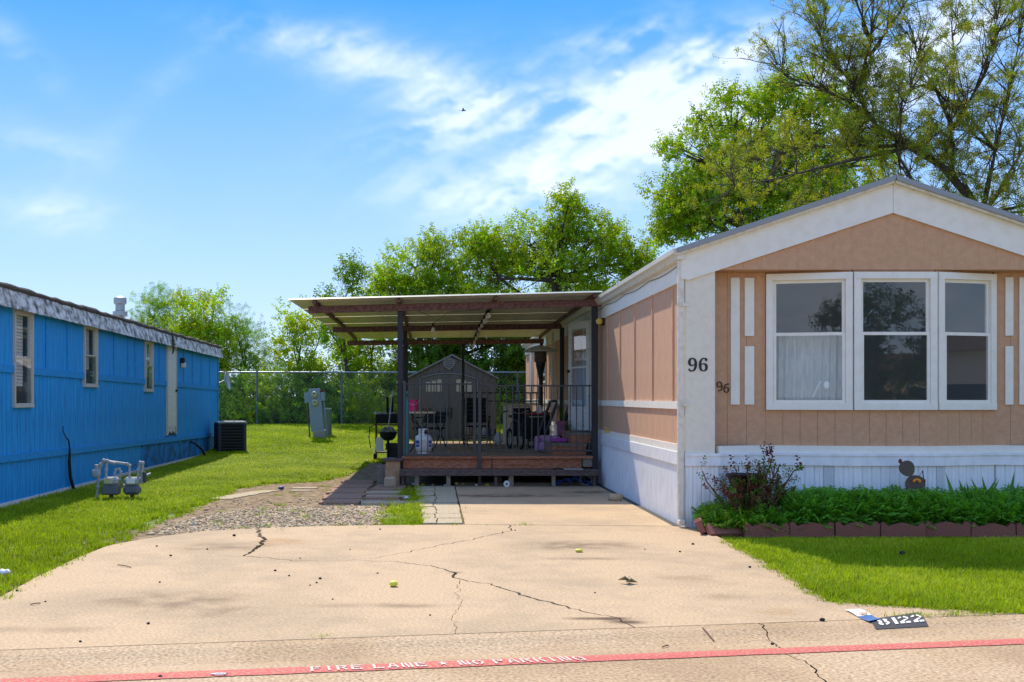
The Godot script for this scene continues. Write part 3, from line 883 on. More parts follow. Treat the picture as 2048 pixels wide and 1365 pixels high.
func skirting(home: Node, pts: Array, y0: float, y1: float, dotted_every: int, slot := 0) -> void:   # ribbed vinyl panels along a line
	for i in pts.size() - 1:
		var a: Vector2 = pts[i]; var b: Vector2 = pts[i + 1]
		var ln := a.distance_to(b)
		var nribs := maxi(1, int(round(ln / 0.105)))
		var rw := ln / nribs
		var k := 0
		while k < nribs:
			slot += 1
			if dotted_every > 0 and slot % dotted_every == 0:
				var mb := MB.new()
				fbox(mb, a, b, k * rw, (k + 1) * rw, y0, y1, -0.012, -0.002)
				put(mb, "vent_strip", M.vinyl_dotted, home)
				k += 1
				continue
			var mb := MB.new()
			var cnt := mini(2, nribs - k)
			for r in cnt:
				var s := (k + r) * rw
				var q := []
				for w in [[s, -0.014], [s + 0.012, 0.0], [s + rw * 0.42, 0.0], [s + rw * 0.46, -0.005], [s + rw * 0.54, -0.005], [s + rw * 0.58, 0.0], [s + rw - 0.012, 0.0], [s + rw, -0.014]]:
					q.append([wall_pt(a, b, w[0], y0, w[1]), wall_pt(a, b, w[0], y1, w[1])])
				for t in q.size() - 1:
					mb.quado(q[t][0], q[t + 1][0], q[t + 1][1], q[t][1], wall_pt(a, b, s + rw / 2, (y0 + y1) / 2, -5.0))
			put(mb, "skirting_panel", M.vinyl, home)
			k += cnt

func text(parent: Node, s: String, at: Vector3, height: float, m: Material, called: String, bold := true, turn := Basis(), serif := true) -> void:
	var t := TextMesh.new()
	var f := SystemFont.new()
	f.font_names = PackedStringArray(["Droid Serif" if serif else "Droid Sans"])
	f.font_weight = 700 if bold else 400
	t.font = f
	t.text = s
	t.font_size = 64
	t.pixel_size = height / 46.0
	t.depth = 0.012
	inst(t, called, m, parent, Transform3D(turn, at))

func build_tan_home() -> void:
	var XL := 2.81; var XR := 7.47; var XC := 5.14; var D0 := 12.36; var D1 := 34.0; var DR := 12.6
	var home := thing("mobile_home", "tan mobile home with white trim, bay window and low gable", "mobile home", V(XC, 0, 23.2))
	# closed shell behind the cladding
	var mb := MB.new()
	var door0 := 19.72; var door1 := 20.6
	mb.box(V(XL + 0.09, 1.9, (12.7 + door0) / 2), Vector3(0.1, 2.4, door0 - 12.7))
	mb.box(V(XL + 0.09, 1.9, (door1 + D1) / 2), Vector3(0.1, 2.4, D1 - door1))
	mb.box(V(XL + 0.09, 3.0, (door0 + door1) / 2), Vector3(0.1, 0.25, door1 - door0 - 0.002))
	mb.box(V(XR - 0.05, 1.55, (12.7 + D1) / 2), Vector3(0.1, 3.1, D1 - 12.7))
	mb.box(V(XC, 1.55, D1 - 0.05), Vector3(XR - XL - 0.3, 3.1, 0.1))
	mb.box(V(XC, 0.8, 23.3), Vector3(XR - XL - 0.32, 0.1, 21.2))
	mb.box(V(XC, 3.05, 23.3), Vector3(XR - XL - 0.32, 0.06, 21.2))
	put(mb, "shell", M.room, home)
	# front: recessed wall and bay
	var W0 := Vector2(3.79, DR); var F0 := Vector2(4.70, 12.37); var F1 := Vector2(5.64, 12.37); var W1 := Vector2(6.41, DR)
	var A := Vector2(3.13, DR); var Z := Vector2(7.15, DR)
	mb = MB.new()
	fbox(mb, A, W0, 0.0, A.distance_to(W0), 0.86, 2.92, -0.09, -0.016)
	fbox(mb, W1, Z, 0.0, W1.distance_to(Z), 0.86, 2.92, -0.09, -0.016)
	for f in [[W0, F0], [F0, F1], [F1, W1]]:
		fbox(mb, f[0], f[1], 0.01, f[0].distance_to(f[1]) - 0.01, 0.86, 1.33, -0.09, -0.016)
		fbox(mb, f[0], f[1], 0.01, f[0].distance_to(f[1]) - 0.01, 2.84, 2.92, -0.09, -0.016)
	put(mb, "wall_backing", M.tan_paint, home)
	var boards := func(a: Vector2, b: Vector2, n: int, y0: float, y1: float) -> void:
		var ln := a.distance_to(b)
		for i in n:
			var q := MB.new()
			fbox(q, a, b, ln * i / n + (0.0018 if i > 0 else 0.0), ln * (i + 1) / n - 0.0018, y0, y1, -0.016, 0.0)
			put(q, "siding_board", M.tan_paint, home)
	boards.call(A, W0, 3, 0.91, 2.893)
	boards.call(W1, Z, 4, 0.91, 2.893)
	boards.call(W0, F0, 5, 0.91, 1.318)
	boards.call(F0, F1, 5, 0.91, 1.318)
	boards.call(F1, W1, 5, 0.91, 1.318)
	for f in [[W0, F0, 0], [F0, F1, 1], [F1, W1, 2]]:
		var ln: float = f[0].distance_to(f[1])
		var w := hung_window(home, f[0], f[1], 0.004, ln - 0.004, 1.318, 2.868, 0.075, M.white_paint, 0.02, 0.555, 0.036)
		if f[2] == 0:   # a striped curtain hangs behind the lower sash
			mb = MB.new()
			var cols := 60
			for i in cols:
				var q := []
				for c in [[i, 0], [i + 1, 0], [i + 1, 1], [i, 1]]:
					var s: float = 0.09 + (ln - 0.18) * c[0] / cols
					q.append(wall_pt(f[0], f[1], s, 1.38 if c[1] == 0 else 2.2, -0.1 + 0.02 * sin(s * 78.0 + 2.0 * sin(s * 7.0) + (0.8 if c[1] == 0 else 0.0))))
				mb.quad(q[0], q[1], q[2], q[3])
			put(mb, "curtain", M.curtain, w)
			mb = MB.new()
			mb.tube([wall_pt(f[0], f[1], 0.51, 1.46, 0.0195), wall_pt(f[0], f[1], 0.57, 1.59, 0.0195), wall_pt(f[0], f[1], 0.6, 1.64, 0.0195)], 0.006, 5)
			mb.ball(wall_pt(f[0], f[1], 0.66, 1.6, 0.016), Vector3(0.035, 0.045, 0.006), 8, 5)
			put(mb, "paint_smear", M.white_plastic, w)
	# dark trim where the recess meets the ceiling
	mb = MB.new()
	mb.box(V((3.15 + 7.13) / 2, 2.91, (D0 + DR) / 2 + 0.02), Vector3(3.98, 0.03, DR - D0 + 0.02))
	put(mb, "soffit", M.tan_paint, home)
	# white upright battens beside the bay
	for q in [[1461, 1479, 556, 810], [1489, 1508, 556, 673], [1489, 1508, 693, 810], [2010, 2026, 555, 672], [2010, 2026, 693, 810], [2038, 2056, 555, 810]]:
		var p0 := P(q[0], q[3], DR); var p1 := P(q[1], q[2], DR)
		mb = MB.new()
		mb.bev((p0 + p1) / 2 + Vector3(0, 0, 0.012), Vector3(p1.x - p0.x, p1.y - p0.y, 0.02), 0.003)
		put(mb, "batten", M.white_paint, home)
	# corner pillars
	for x in [[XL, 3.15], [7.13, XR]]:
		mb = MB.new()
		mb.bev(V((x[0] + x[1]) / 2, 1.845, 12.475), Vector3(x[1] - x[0], 2.09, 0.24), 0.008)
		put(mb, "corner_pillar", M.cream_stucco, home)
	# gable boards above the recess
	var slope := 0.334
	var under := func(x: float) -> float: return 3.53 - absf(x - XC) * slope
	var bx := 2.86
	while bx < XR - 0.05:
		var x1 := minf(bx + 0.203, XR - 0.05)
		var poly := PackedVector2Array([Vector2(bx + 0.0007, 2.896), Vector2(x1 - 0.0007, 2.896)])
		var ya: float = maxf(under.call(bx) + 0.1, 2.9); var yb: float = maxf(under.call(x1) + 0.1, 2.9)
		poly.append(Vector2(x1 - 0.0007, yb))
		if bx < XC and x1 > XC: poly.append(Vector2(XC, under.call(XC) + 0.1))
		poly.append(Vector2(bx + 0.0007, ya))
		mb = MB.new()
		mb.prism(poly, Transform3D(Basis(), V(0, 0, D0)), 0.016)
		put(mb, "gable_board", M.tan_paint, home)
		bx = x1
	mb = MB.new()
	mb.prism(PackedVector2Array([Vector2(2.9, 2.9), Vector2(7.38, 2.9), Vector2(7.38, 3.0), Vector2(XC, 3.75), Vector2(2.9, 3.0)]), Transform3D(Basis(), V(0, 0, D0 + 0.017)), 0.03)
	put(mb, "gable_backing", M.tan_paint, home)
	# rake boards
	for sgn in [-1, 1]:
		mb = MB.new()
		var poly := PackedVector2Array([Vector2(sgn * 0.002, 3.53), Vector2(sgn * 0.002, 3.885), Vector2(sgn * 2.3, 3.885 - 2.3 * slope), Vector2(sgn * 2.38, 3.885 - 2.38 * slope), Vector2(sgn * 2.38, 2.80), Vector2(sgn * 2.3, 2.775)])
		mb.prism(poly, Transform3D(Basis(), V(XC, 0, D0 - 0.03)), 0.028)
		put(mb, "rake_board", M.white_paint, home)
		# roof slope
		mb = MB.new()
		var e := [V(XC, 3.9, D0 - 0.1), V(XC + sgn * 2.43, 3.9 - 2.43 * slope, D0 - 0.1), V(XC + sgn * 2.43, 3.9 - 2.43 * slope, D1 + 0.2), V(XC, 3.9, D1 + 0.2)]
		var top := []
		for q in e: top.append(q + Vector3(0, 0.045, 0))
		mb.hexa([e[0], e[1], e[2], e[3], top[0], top[1], top[2], top[3]])
		var roof := put(mb, "roof", M.shingle, home)
		mb = MB.new()
		mb.beam(V(XC, 3.915, D0 - 0.108), V(XC + sgn * 2.44, 3.915 - 2.44 * slope, D0 - 0.108), 0.014, 0.055)
		put(mb, "drip_edge", M.drip_metal, roof)
		mb = MB.new()
		mb.beam(V(XC, 3.875, D0 - 0.06), V(XC + sgn * 2.43, 3.875 - 2.43 * slope, D0 - 0.06), 0.06, 0.03)
		put(mb, "edge_strip", M.gutter, roof)
	mb = MB.new()
	for sgn in [-1, 1]: mb.beam(V(XC, 3.951, 23.3), V(XC + sgn * 0.14, 3.951 - 0.14 * slope, 23.3), 21.6, 0.008)
	put(mb, "ridge_cap", M.shingle, home)
	# side wall: 4 ft panels, battens, belt
	var a := Vector2(XL, D1); var b := Vector2(XL, 12.42)
	var L := D1 - 12.42
	var s_of := func(d: float) -> float: return D1 - d
	var edges := [12.42, 12.96, 12.42 + 1.76, 15.44, 16.66, 17.88, 19.1, door0 - 0.1]
	var far := [door1 + 0.1, 21.6, 22.82, 24.04, 25.26, 26.48, 27.7, 28.92, 30.14, 31.36, 32.58, D1]
	for list in [edges, far]:
		for i in list.size() - 1:
			var s0: float = s_of.call(list[i + 1]); var s1: float = s_of.call(list[i])
			mb = MB.new()
			fbox(mb, a, b, s0 + 0.004, s1 - 0.004, 1.41, 2.78, -0.03, 0.0)
			put(mb, "wall_panel", M.tan_side, home)
			mb = MB.new()
			fbox(mb, a, b, s0 + 0.004, s1 - 0.004, 0.9, 1.33, -0.03, 0.0)
			put(mb, "wall_panel", M.tan_side, home)
			if i > 0:
				mb = MB.new()
				fbox(mb, a, b, s1 - 0.022, s1 + 0.022, 1.41, 2.78, -0.01, 0.016)
				put(mb, "batten", M.tan_side, home)
			mb = MB.new()
			fbox(mb, a, b, s0 + 0.002, s1 - 0.002, 1.325, 1.415, -0.01, 0.022)
			put(mb, "belt_board", M.white_paint, home)
			mb = MB.new()
			fbox(mb, a, b, s0 + 0.002, s1 - 0.002, 2.775, 3.06, -0.02, 0.024)
			put(mb, "eave_board", M.white_paint, home)
			mb = MB.new()
			fbox(mb, a, b, s0 + 0.002, s1 - 0.002, 0.83, 0.92, -0.03, 0.018)
			put(mb, "base_board", M.white_paint, home)
			mb = MB.new()
			fbox(mb, a, b, s0 + 0.004, s1 - 0.002, 0.685, 0.832, -0.03, 0.03)
			put(mb, "skirting_cap", M.vinyl, home)
	mb = MB.new()
	fbox(mb, a, b, s_of.call(door1 + 0.1), s_of.call(door0 - 0.1), 2.87, 3.06, -0.02, 0.024)
	fbox(mb, a, b, s_of.call(door1 + 0.1), s_of.call(door1), 0.86, 2.87, -0.1, 0.03)
	fbox(mb, a, b, s_of.call(door0), s_of.call(door0 - 0.1), 0.86, 2.87, -0.1, 0.03)
	put(mb, "door_frame", M.old_white, home)
	# far window on the side wall
	mb = MB.new()
	fbox(mb, a, b, s_of.call(28.6), s_of.call(27.75), 1.85, 2.6, 0.0, 0.03)
	var fw := put(mb, "window", M.white_paint, home)
	mb = MB.new()
	fbox(mb, a, b, s_of.call(28.55), s_of.call(27.8), 1.9, 2.55, 0.031, 0.035)
	put(mb, "pane", M.smoke_glass, fw)
	mb = MB.new()
	fbox(mb, a, b, s_of.call(32.0), s_of.call(31.85), 0.9, 3.0, 0.0, 0.05)
	put(mb, "trim_post", M.white_paint, home)
	mb = MB.new()
	fbox(mb, a, b, s_of.call(25.9), s_of.call(25.75), 0.9, 3.0, 0.0, 0.07)
	put(mb, "trim_post", M.old_white, home)
	# the door stands ajar, hinged on its near side
	var hinge := Vector2(XL - 0.03, door0 + 0.01)
	var leaf_end := hinge + Vector2(-0.275, 0.8).normalized() * 0.84
	mb = MB.new()
	var dl := 0.84
	for q in [[0.0, 0.11, 0.87, 2.85], [dl - 0.11, dl, 0.87, 2.85], [0.11, dl - 0.11, 2.72, 2.85], [0.11, dl - 0.11, 0.87, 1.3], [0.11, dl - 0.11, 2.0, 2.03]]:
		fbox(mb, leaf_end, hinge, q[0], q[1], q[2], q[3], -0.02, 0.02)
	var door := put(mb, "door", M.old_white, home)
	mb = MB.new()
	fbox(mb, leaf_end, hinge, 0.18, dl - 0.18, 0.95, 1.22, 0.02, 0.028)
	put(mb, "kick_panel", M.old_white, door)
	for y in [[1.3, 2.0], [2.03, 2.72]]:
		glaze(door, leaf_end, hinge, 0.105, dl - 0.105, y[0], y[1], 0.008)
	mb = MB.new()
	mb.ball(wall_pt(leaf_end, hinge, 0.05, 1.95, 0.045), Vector3(0.03, 0.03, 0.03))
	put(mb, "handle", M.number_black, door)
	# gutter and downspout
	var prof := PackedVector2Array([Vector2(0, 0), Vector2(-0.07, 0.005), Vector2(-0.09, 0.05), Vector2(-0.12, 0.075), Vector2(-0.125, 0.125), Vector2(-0.11, 0.125), Vector2(-0.108, 0.085), Vector2(-0.085, 0.06), Vector2(-0.065, 0.015), Vector2(-0.01, 0.012), Vector2(-0.01, 0.13), Vector2(0, 0.13)])
	mb = MB.new()
	mb.prism(to_ccw(prof), Transform3D(Basis(), V(XL - 0.024, 3.0, 12.3)), D1 - 12.2)
	mb.prism(PackedVector2Array([Vector2(0, 0), Vector2(0, 0.13), Vector2(-0.125, 0.125), Vector2(-0.12, 0.075), Vector2(-0.09, 0.05), Vector2(-0.07, 0.005)]), Transform3D(Basis(), V(XL - 0.024, 3.0, 12.298)), 0.004)
	put(mb, "gutter", M.gutter, home)
	mb = MB.new()
	mb.box(V(XL + 0.02, 3.07, 23.2), Vector3(0.1, 0.02, 21.6))
	put(mb, "eave_soffit", M.white_paint, home)
	mb = MB.new()
	mb.bev(V(XL - 0.045, 1.52, 12.37), Vector3(0.075, 2.98, 0.06), 0.012)
	mb.bev(V(XL - 0.045, 0.06, 12.33), Vector3(0.077, 0.06, 0.1), 0.012)
	var ds := put(mb, "downspout", M.gutter, home)
	for y in [2.5, 1.38]:
		mb = MB.new()
		mb.box(V(XL - 0.03, y, 12.335), Vector3(0.13, 0.03, 0.012))
		put(mb, "strap", M.gutter, ds)
	# base boards, cap and skirting along the front
	var line := [Vector2(XL - 0.0, 12.36), Vector2(3.2, 12.37), Vector2(3.79, 12.57), Vector2(4.70, 12.35), Vector2(5.64, 12.35), Vector2(6.41, 12.57), Vector2(7.08, 12.37), Vector2(XR, 12.36)]
	for i in line.size() - 1:
		var ln: float = line[i].distance_to(line[i + 1])
		mb = MB.new()
		fbox(mb, line[i], line[i + 1], -0.004, ln + 0.004, 0.805, 0.912, -0.06, 0.0)
		if i > 0 and i < 6: put(mb, "base_board", M.white_paint, home)
		mb = MB.new()
		fbox(mb, line[i], line[i + 1], -0.004, ln + 0.004, 0.69, 0.80, -0.03, 0.022)
		fbox(mb, line[i], line[i + 1], -0.006, ln + 0.006, 0.80, 0.83, -0.03, 0.034)
		put(mb, "skirting_cap", M.vinyl, home)
	var low := []
	for q in line: low.append(q + Vector2(0, 0.005))
	skirting(home, low, -0.03, 0.695, 7, 4)
	skirting(home, [Vector2(XL - 0.005, D1), Vector2(XL - 0.005, 12.365)], -0.03, 0.69, 0)
	mb = MB.new()
	mb.box(V(XR - 0.02, 0.35, 23.2), Vector3(0.04, 0.75, 21.6))
	mb.box(V(XC, 0.35, D1 - 0.02), Vector3(4.6, 0.75, 0.04))
	put(mb, "skirting_back", M.vinyl, home)
	# house numbers
	text(home, "96", P(1396, 730, 12.353), 0.15, M.number_black, "number_96", true)
	for q in [["9", 1440, 773, 0.2], ["6", 1453, 777, -0.1]]:
		text(home, q[0], P(q[1], q[2], 12.594), 0.105, M.number_brown, "painted_digit", false, Basis(Vector3.BACK, q[3]), false)
	# small fittings on the side
	mb = MB.new()
	mb.tube([V(XL - 0.02, 0.92, 17.6), V(XL - 0.1, 0.92, 17.6)], 0.02, 8)
	mb.tube([V(XL - 0.08, 0.97, 17.5), V(XL - 0.08, 0.97, 17.7)], 0.012, 6)
	put(mb, "tap", M.brass_yellow, home)
	mb = MB.new()
	mb.bev(V(XL - 0.04, 2.72, 18.25), Vector3(0.1, 0.12, 0.1), 0.02)
	var fl := put(mb, "flood_lamp", M.black_plastic, home)
	mb = MB.new()
	mb.lathe([[0.0, 0.0], [0.05, 0.0], [0.055, 0.05], [0.03, 0.06], [0, 0.06]], V(XL - 0.1, 2.72, 18.19), 12, Basis(Vector3.RIGHT, PI / 2))
	put(mb, "lens", M.brass_yellow, fl)
	mb = MB.new()
	var w := []
	for i in 30: w.append(V(XL - 0.035, 2.97 - 0.03 * absf(sin(i * 0.42)), 12.5 + i * 0.24))
	mb.tube(w, 0.004, 4)
	put(mb, "cable", M.number_black, home)

func build_blue_home() -> void:
	var X := -5.79; var X2 := -9.9; var A0 := 10.6; var A1 := 29.3
	var home := thing("mobile_home", "bright blue mobile home with mouldy white roof edge", "mobile home", V(-7.8, 0, 20))
	var a := Vector2(X, A0); var b := Vector2(X, A1)
	var sl := -0.0095
	var y_at := func(y: float) -> float: return y - sl * (14.6 - A0)   # heights are given at depth 14.6
	var L := A1 - A0
	var holes := [[15.07, 15.78, 1.32, 2.67], [18.09, 18.79, 1.635, 2.665], [21.89, 22.5, 1.58, 2.606], [23.72, 24.5, 0.653, 2.604]]
	# shell
	var mb := MB.new()
	mb.box(V(X2, 1.4, (A0 + A1) / 2), Vector3(0.1, 2.7, L))
	mb.box(V((X + X2) / 2 - 0.02, 1.4, A1 - 0.06), Vector3(X - X2 - 0.1, 2.7, 0.1))
	mb.box(V((X + X2) / 2 - 0.02, 1.4, A0 + 0.06), Vector3(X - X2 - 0.1, 2.7, 0.1))
	mb.box(V((X + X2) / 2 - 0.02, 0.55, 20), Vector3(X - X2 - 0.2, 0.06, L - 0.3))
	mb.box(V((X + X2) / 2 - 0.02, 2.62, 20), Vector3(X - X2 - 0.2, 0.05, L - 0.3))
	mb.box(V((X + X2) / 2, 1.6, 20), Vector3(0.08, 2.0, L - 0.4))
	put(mb, "shell", M.blue_trim, home)
	# backing with openings left for the windows
	mb = MB.new()
	var cuts := [A0]
	for h in holes: cuts.append_array([h[0], h[1]])
	cuts.append(A1)
	for i in range(0, cuts.size(), 2):
		fbox(mb, a, b, cuts[i] - A0, cuts[i + 1] - A0, -0.05, 2.75, -0.09, -0.014)
	for h in holes:
		fbox(mb, a, b, h[0] - A0, h[1] - A0, -0.05, h[2], -0.09, -0.014)
		fbox(mb, a, b, h[0] - A0, h[1] - A0, h[3], 2.75, -0.09, -0.014)
	put(mb, "wall_backing", M.blue_trim, home)
	# lower planks and skirting planks
	var d := A0
	var i := 0
	while d < A1 - 0.02:
		var w: float = minf([0.2, 0.2, 0.1, 0.2, 0.15][i % 5], A1 - d)
		var top := 1.83
		var parts := [[0.64, top]]
		for h in holes:
			if d + w > h[0] and d < h[1]:
				if h[2] < 0.9: parts = []
				else: parts = [[0.64, h[2] + 0.02]]
		for q in parts:
			mb = MB.new()
			fbox(mb, a, b, d - A0 + 0.008, d + w - A0 - 0.008, y_at.call(q[0]), (y_at.call(q[1]) if q[1] == top else q[1] - sl * (d - A0)), -0.014, 0.0, sl)
			put(mb, "plank", M.blue_paint, home)
		mb = MB.new()
		fbox(mb, a, b, d - A0 + 0.008, d + w - A0 - 0.008, -0.05, y_at.call(0.61), -0.02, -0.006, 0.0)
		put(mb, "skirting_plank", M.blue_stained if (d > 21.5 and d < 28.9) else M.blue_paint, home)
		d += w
		i += 1
	# upper panels with upright battens
	var marks := [A0, 11.8, 12.9, 14.0, 15.07, 15.78, 16.35, 17.3, 18.09, 18.79, 19.8, 20.7, 21.2, 21.89, 22.5, 23.05, 23.72, 24.5, 25.3, 26.2, 27.2, 28.2, A1]
	for k in marks.size() - 1:
		var hole := false
		for h in holes: hole = hole or absf(h[0] - marks[k]) < 0.01
		if hole: continue
		mb = MB.new()
		fbox(mb, a, b, marks[k] - A0 + 0.005, marks[k + 1] - A0 - 0.005, y_at.call(1.87), y_at.call(2.72), -0.014, 0.0, sl)
		put(mb, "wall_panel", M.blue_paint, home)
		mb = MB.new()
		fbox(mb, a, b, marks[k] - A0 - 0.03, marks[k] - A0 + 0.03, y_at.call(1.88), y_at.call(2.71), 0.0, 0.016, sl)
		put(mb, "batten", M.blue_trim, home)
		mb = MB.new()
		fbox(mb, a, b, marks[k] - A0 + 0.002, marks[k + 1] - A0 - 0.002, y_at.call(1.80), y_at.call(1.905), -0.01, 0.022, sl)
		put(mb, "band_board", M.blue_trim, home)
	mb = MB.new()
	for k in 4:
		mb = MB.new()
		fbox(mb, a, b, L * k / 4 + 0.003, L * (k + 1) / 4 - 0.003, y_at.call(0.59), y_at.call(0.69), -0.01, 0.024, sl)
		put(mb, "band_board", M.blue_trim, home)
	mb = MB.new()
	fbox(mb, a, b, L - 0.06, L + 0.02, 0.0, y_at.call(2.7), 0.0, 0.02)
	put(mb, "corner_board", M.blue_trim, home)
	for k in 6:   # a pale strip of flashing at the foot
		mb = MB.new()
		fbox(mb, a, b, L * k / 6 + 0.01, L * (k + 1) / 6 - 0.01, -0.03, 0.05 + R(-0.01, 0.01), -0.004, 0.012)
		put(mb, "foot_flashing", M.old_white, home)
	# windows with blinds
	for h in holes.slice(0, 3):
		var w := hung_window(home, a, b, h[0] - A0, h[1] - A0, h[2], h[3], 0.04, M.alu_frame, 0.012, 0.5, 0.02)
		for k in 22:
			mb = MB.new()
			var y: float = lerpf(h[2] + 0.3, h[3] - 0.05, k / 21.0)
			fbox(mb, a, b, h[0] - A0 + 0.05, h[1] - A0 - 0.06 - 0.12 * absf(sin(h[0])), y, y + 0.04, -0.09, -0.08)
			put(mb, "blind_slat", M.white_plastic, w)
	# door
	mb = MB.new()
	fbox(mb, a, b, 23.74 - A0, 24.48 - A0, 0.83, 2.6, -0.03, 0.02)
	var door := put(mb, "door", M.old_white, home)
	mb = MB.new()
	fbox(mb, a, b, 23.75 - A0, 24.47 - A0, 0.66, 0.829, -0.03, 0.012)
	put(mb, "rotten_foot", M.rotten, door)
	mb = MB.new()
	for k in 5: fbox(mb, a, b, 23.76 - A0 + k * 0.14, 23.76 - A0 + k * 0.14 + 0.09, 0.69 + 0.03 * (k % 2), 0.86, 0.012, 0.021)
	put(mb, "flaking_board", M.old_white, door)
	mb = MB.new()
	mb.ball(wall_pt(a, b, 24.42 - A0, 1.62, 0.05), Vector3(0.03, 0.03, 0.03))
	put(mb, "knob", M.number_black, door)
	mb = MB.new()
	fbox(mb, a, b, 23.66 - A0, 23.74 - A0, 0.65, 2.62, -0.01, 0.03)
	fbox(mb, a, b, 24.48 - A0, 24.54 - A0, 0.65, 2.62, -0.01, 0.03)
	put(mb, "door_frame", M.alu_frame, home)
	# mouldy roof edge in lengths, tar-stained strip above, low roof
	var seams := [A0 - 0.1, 13.0, 15.9, 18.9, 21.6, 24.2, 26.6, A1 + 0.1]
	for k in seams.size() - 1:
		var p := []
		for y in [0, 1]:
			for q in [[seams[k] + 0.006, 0], [seams[k + 1] - 0.006, 0], [seams[k + 1] - 0.006, 1], [seams[k] + 0.006, 1]]:
				var hh: float = (2.66 if y == 0 else 2.93) + sl * (q[0] - 14.6) + R(-0.008, 0.008)
				p.append(V(X + (0.13 if y == 0 else 0.05) - q[1] * 0.04, hh, q[0]))
		mb = MB.new()
		mb.hexa(p)
		put(mb, "roof_edge", M.mouldy_white, home)
	mb = MB.new()
	var f := FastNoiseLite.new(); f.seed = 9; f.frequency = 1.4; f.fractal_octaves = 4
	var pts := []; var rad := []
	for k in 90:
		var dd := A0 - 0.1 + (L + 0.2) * k / 89.0
		pts.append(V(X + 0.04, 2.95 + sl * (dd - 14.6) + f.get_noise_2d(dd, 0) * 0.025, dd))
		rad.append(0.042 + 0.02 * f.get_noise_2d(dd, 20))
	mb.tube(pts, rad, 8)
	put(mb, "tar_strip", M.tar_edge, home)
	mb = MB.new()
	for side in [[X, (X + X2) / 2], [X2, (X + X2) / 2]]:
		var p := [V(side[0], 2.9 + 0.04, A0 - 0.1), V(side[1], 3.06 + 0.04, A0 - 0.1), V(side[1], 3.06 - 0.14, A1 + 0.1), V(side[0], 2.9 - 0.14, A1 + 0.1)]
		var q := []
		for c in p: q.append(c - Vector3(0, 0.1, 0))
		mb.hexa(q + p)
	put(mb, "roof", M.mouldy_white, home)
	mb = MB.new()
	mb.box(V(X - 0.1, 2.7, (A0 + A1) / 2), Vector3(0.3, 0.03, L + 0.1))
	put(mb, "eave_soffit", M.mouldy_white, home)
	# flue on the roof
	var c := V(-7.45, 2.9, 26.0)
	mb = MB.new()
	mb.lathe([[0.22, 0.0], [0.2, 0.12], [0.11, 0.16], [0.11, 0.48]], c, 14)
	mb.lathe([[0.11, 0.47], [0.17, 0.5], [0.17, 0.6], [0.11, 0.62]], c, 14)
	mb.lathe([[0.11, 0.62], [0.11, 0.76], [0.15, 0.79], [0.15, 0.92], [0.12, 0.94], [0.0, 0.97]], c, 14)
	put(mb, "flue", M.galvanised, home)
	# wall lamp, cables, dish
	mb = MB.new()
	mb.bev(V(X + 0.05, 2.3, 25.0), Vector3(0.1, 0.14, 0.1), 0.015)
	var lp := put(mb, "wall_lamp", M.black_plastic, home)
	mb = MB.new()
	mb.bev(V(X + 0.07, 2.2, 25.0), Vector3(0.11, 0.12, 0.11), 0.02)
	put(mb, "lamp_glass", M.bulb_glass, lp)
	mb = MB.new()
	var cb := []
	for q in [[126, 853], [125, 862], [131, 875], [137, 882], [139, 900], [138, 925], [140, 955], [147, 980]]:
		var dd: float = -5.74 * FOC / (q[0] - CX)
		cb.append(V(-5.74, EYE - (q[1] - CY) * dd / FOC, dd))
	mb.tube(cb, [0.008, 0.008, 0.01, 0.012, 0.014, 0.026, 0.028, 0.028], 6)
	put(mb, "cable", M.rubber, home)
	mb = MB.new()
	mb.tube([V(X + 0.03, 0.42, 25.9), V(X + 0.08, 0.38, 26.1), V(X + 0.16, 0.2, 26.6), V(X + 0.2, 0.0, 26.8)], 0.025, 6)
	put(mb, "cable", M.rubber, home)
	mb = MB.new()
	mb.tube([V(X + 0.14, 2.9, 23.6), V(X + 0.16, 2.7, 23.62), V(X + 0.17, 2.5, 23.64), V(X + 0.15, 2.4, 23.62)], [0.01, 0.03, 0.025, 0.01], 6)
	put(mb, "torn_flashing", M.tar_edge, home)
	mb = MB.new()
	mb.lathe([[0.0, 0.0], [0.12, 0.02], [0.22, 0.06], [0.26, 0.1]], V(X + 0.14, 1.92, 29.5), 18, Basis(Vector3(0, 0, 1), -PI / 2.2))
	put(mb, "satellite_dish", M.ac_top, home)
	mb = MB.new()
	mb.tube([V(X - 0.1, 1.8, 29.3), V(X + 0.14, 1.92, 29.5)], 0.02, 6)
	put(mb, "dish_arm", M.silver, home)

func deck_y(d: float) -> float: return 0.47 - 0.0095 * (d - 18.4)

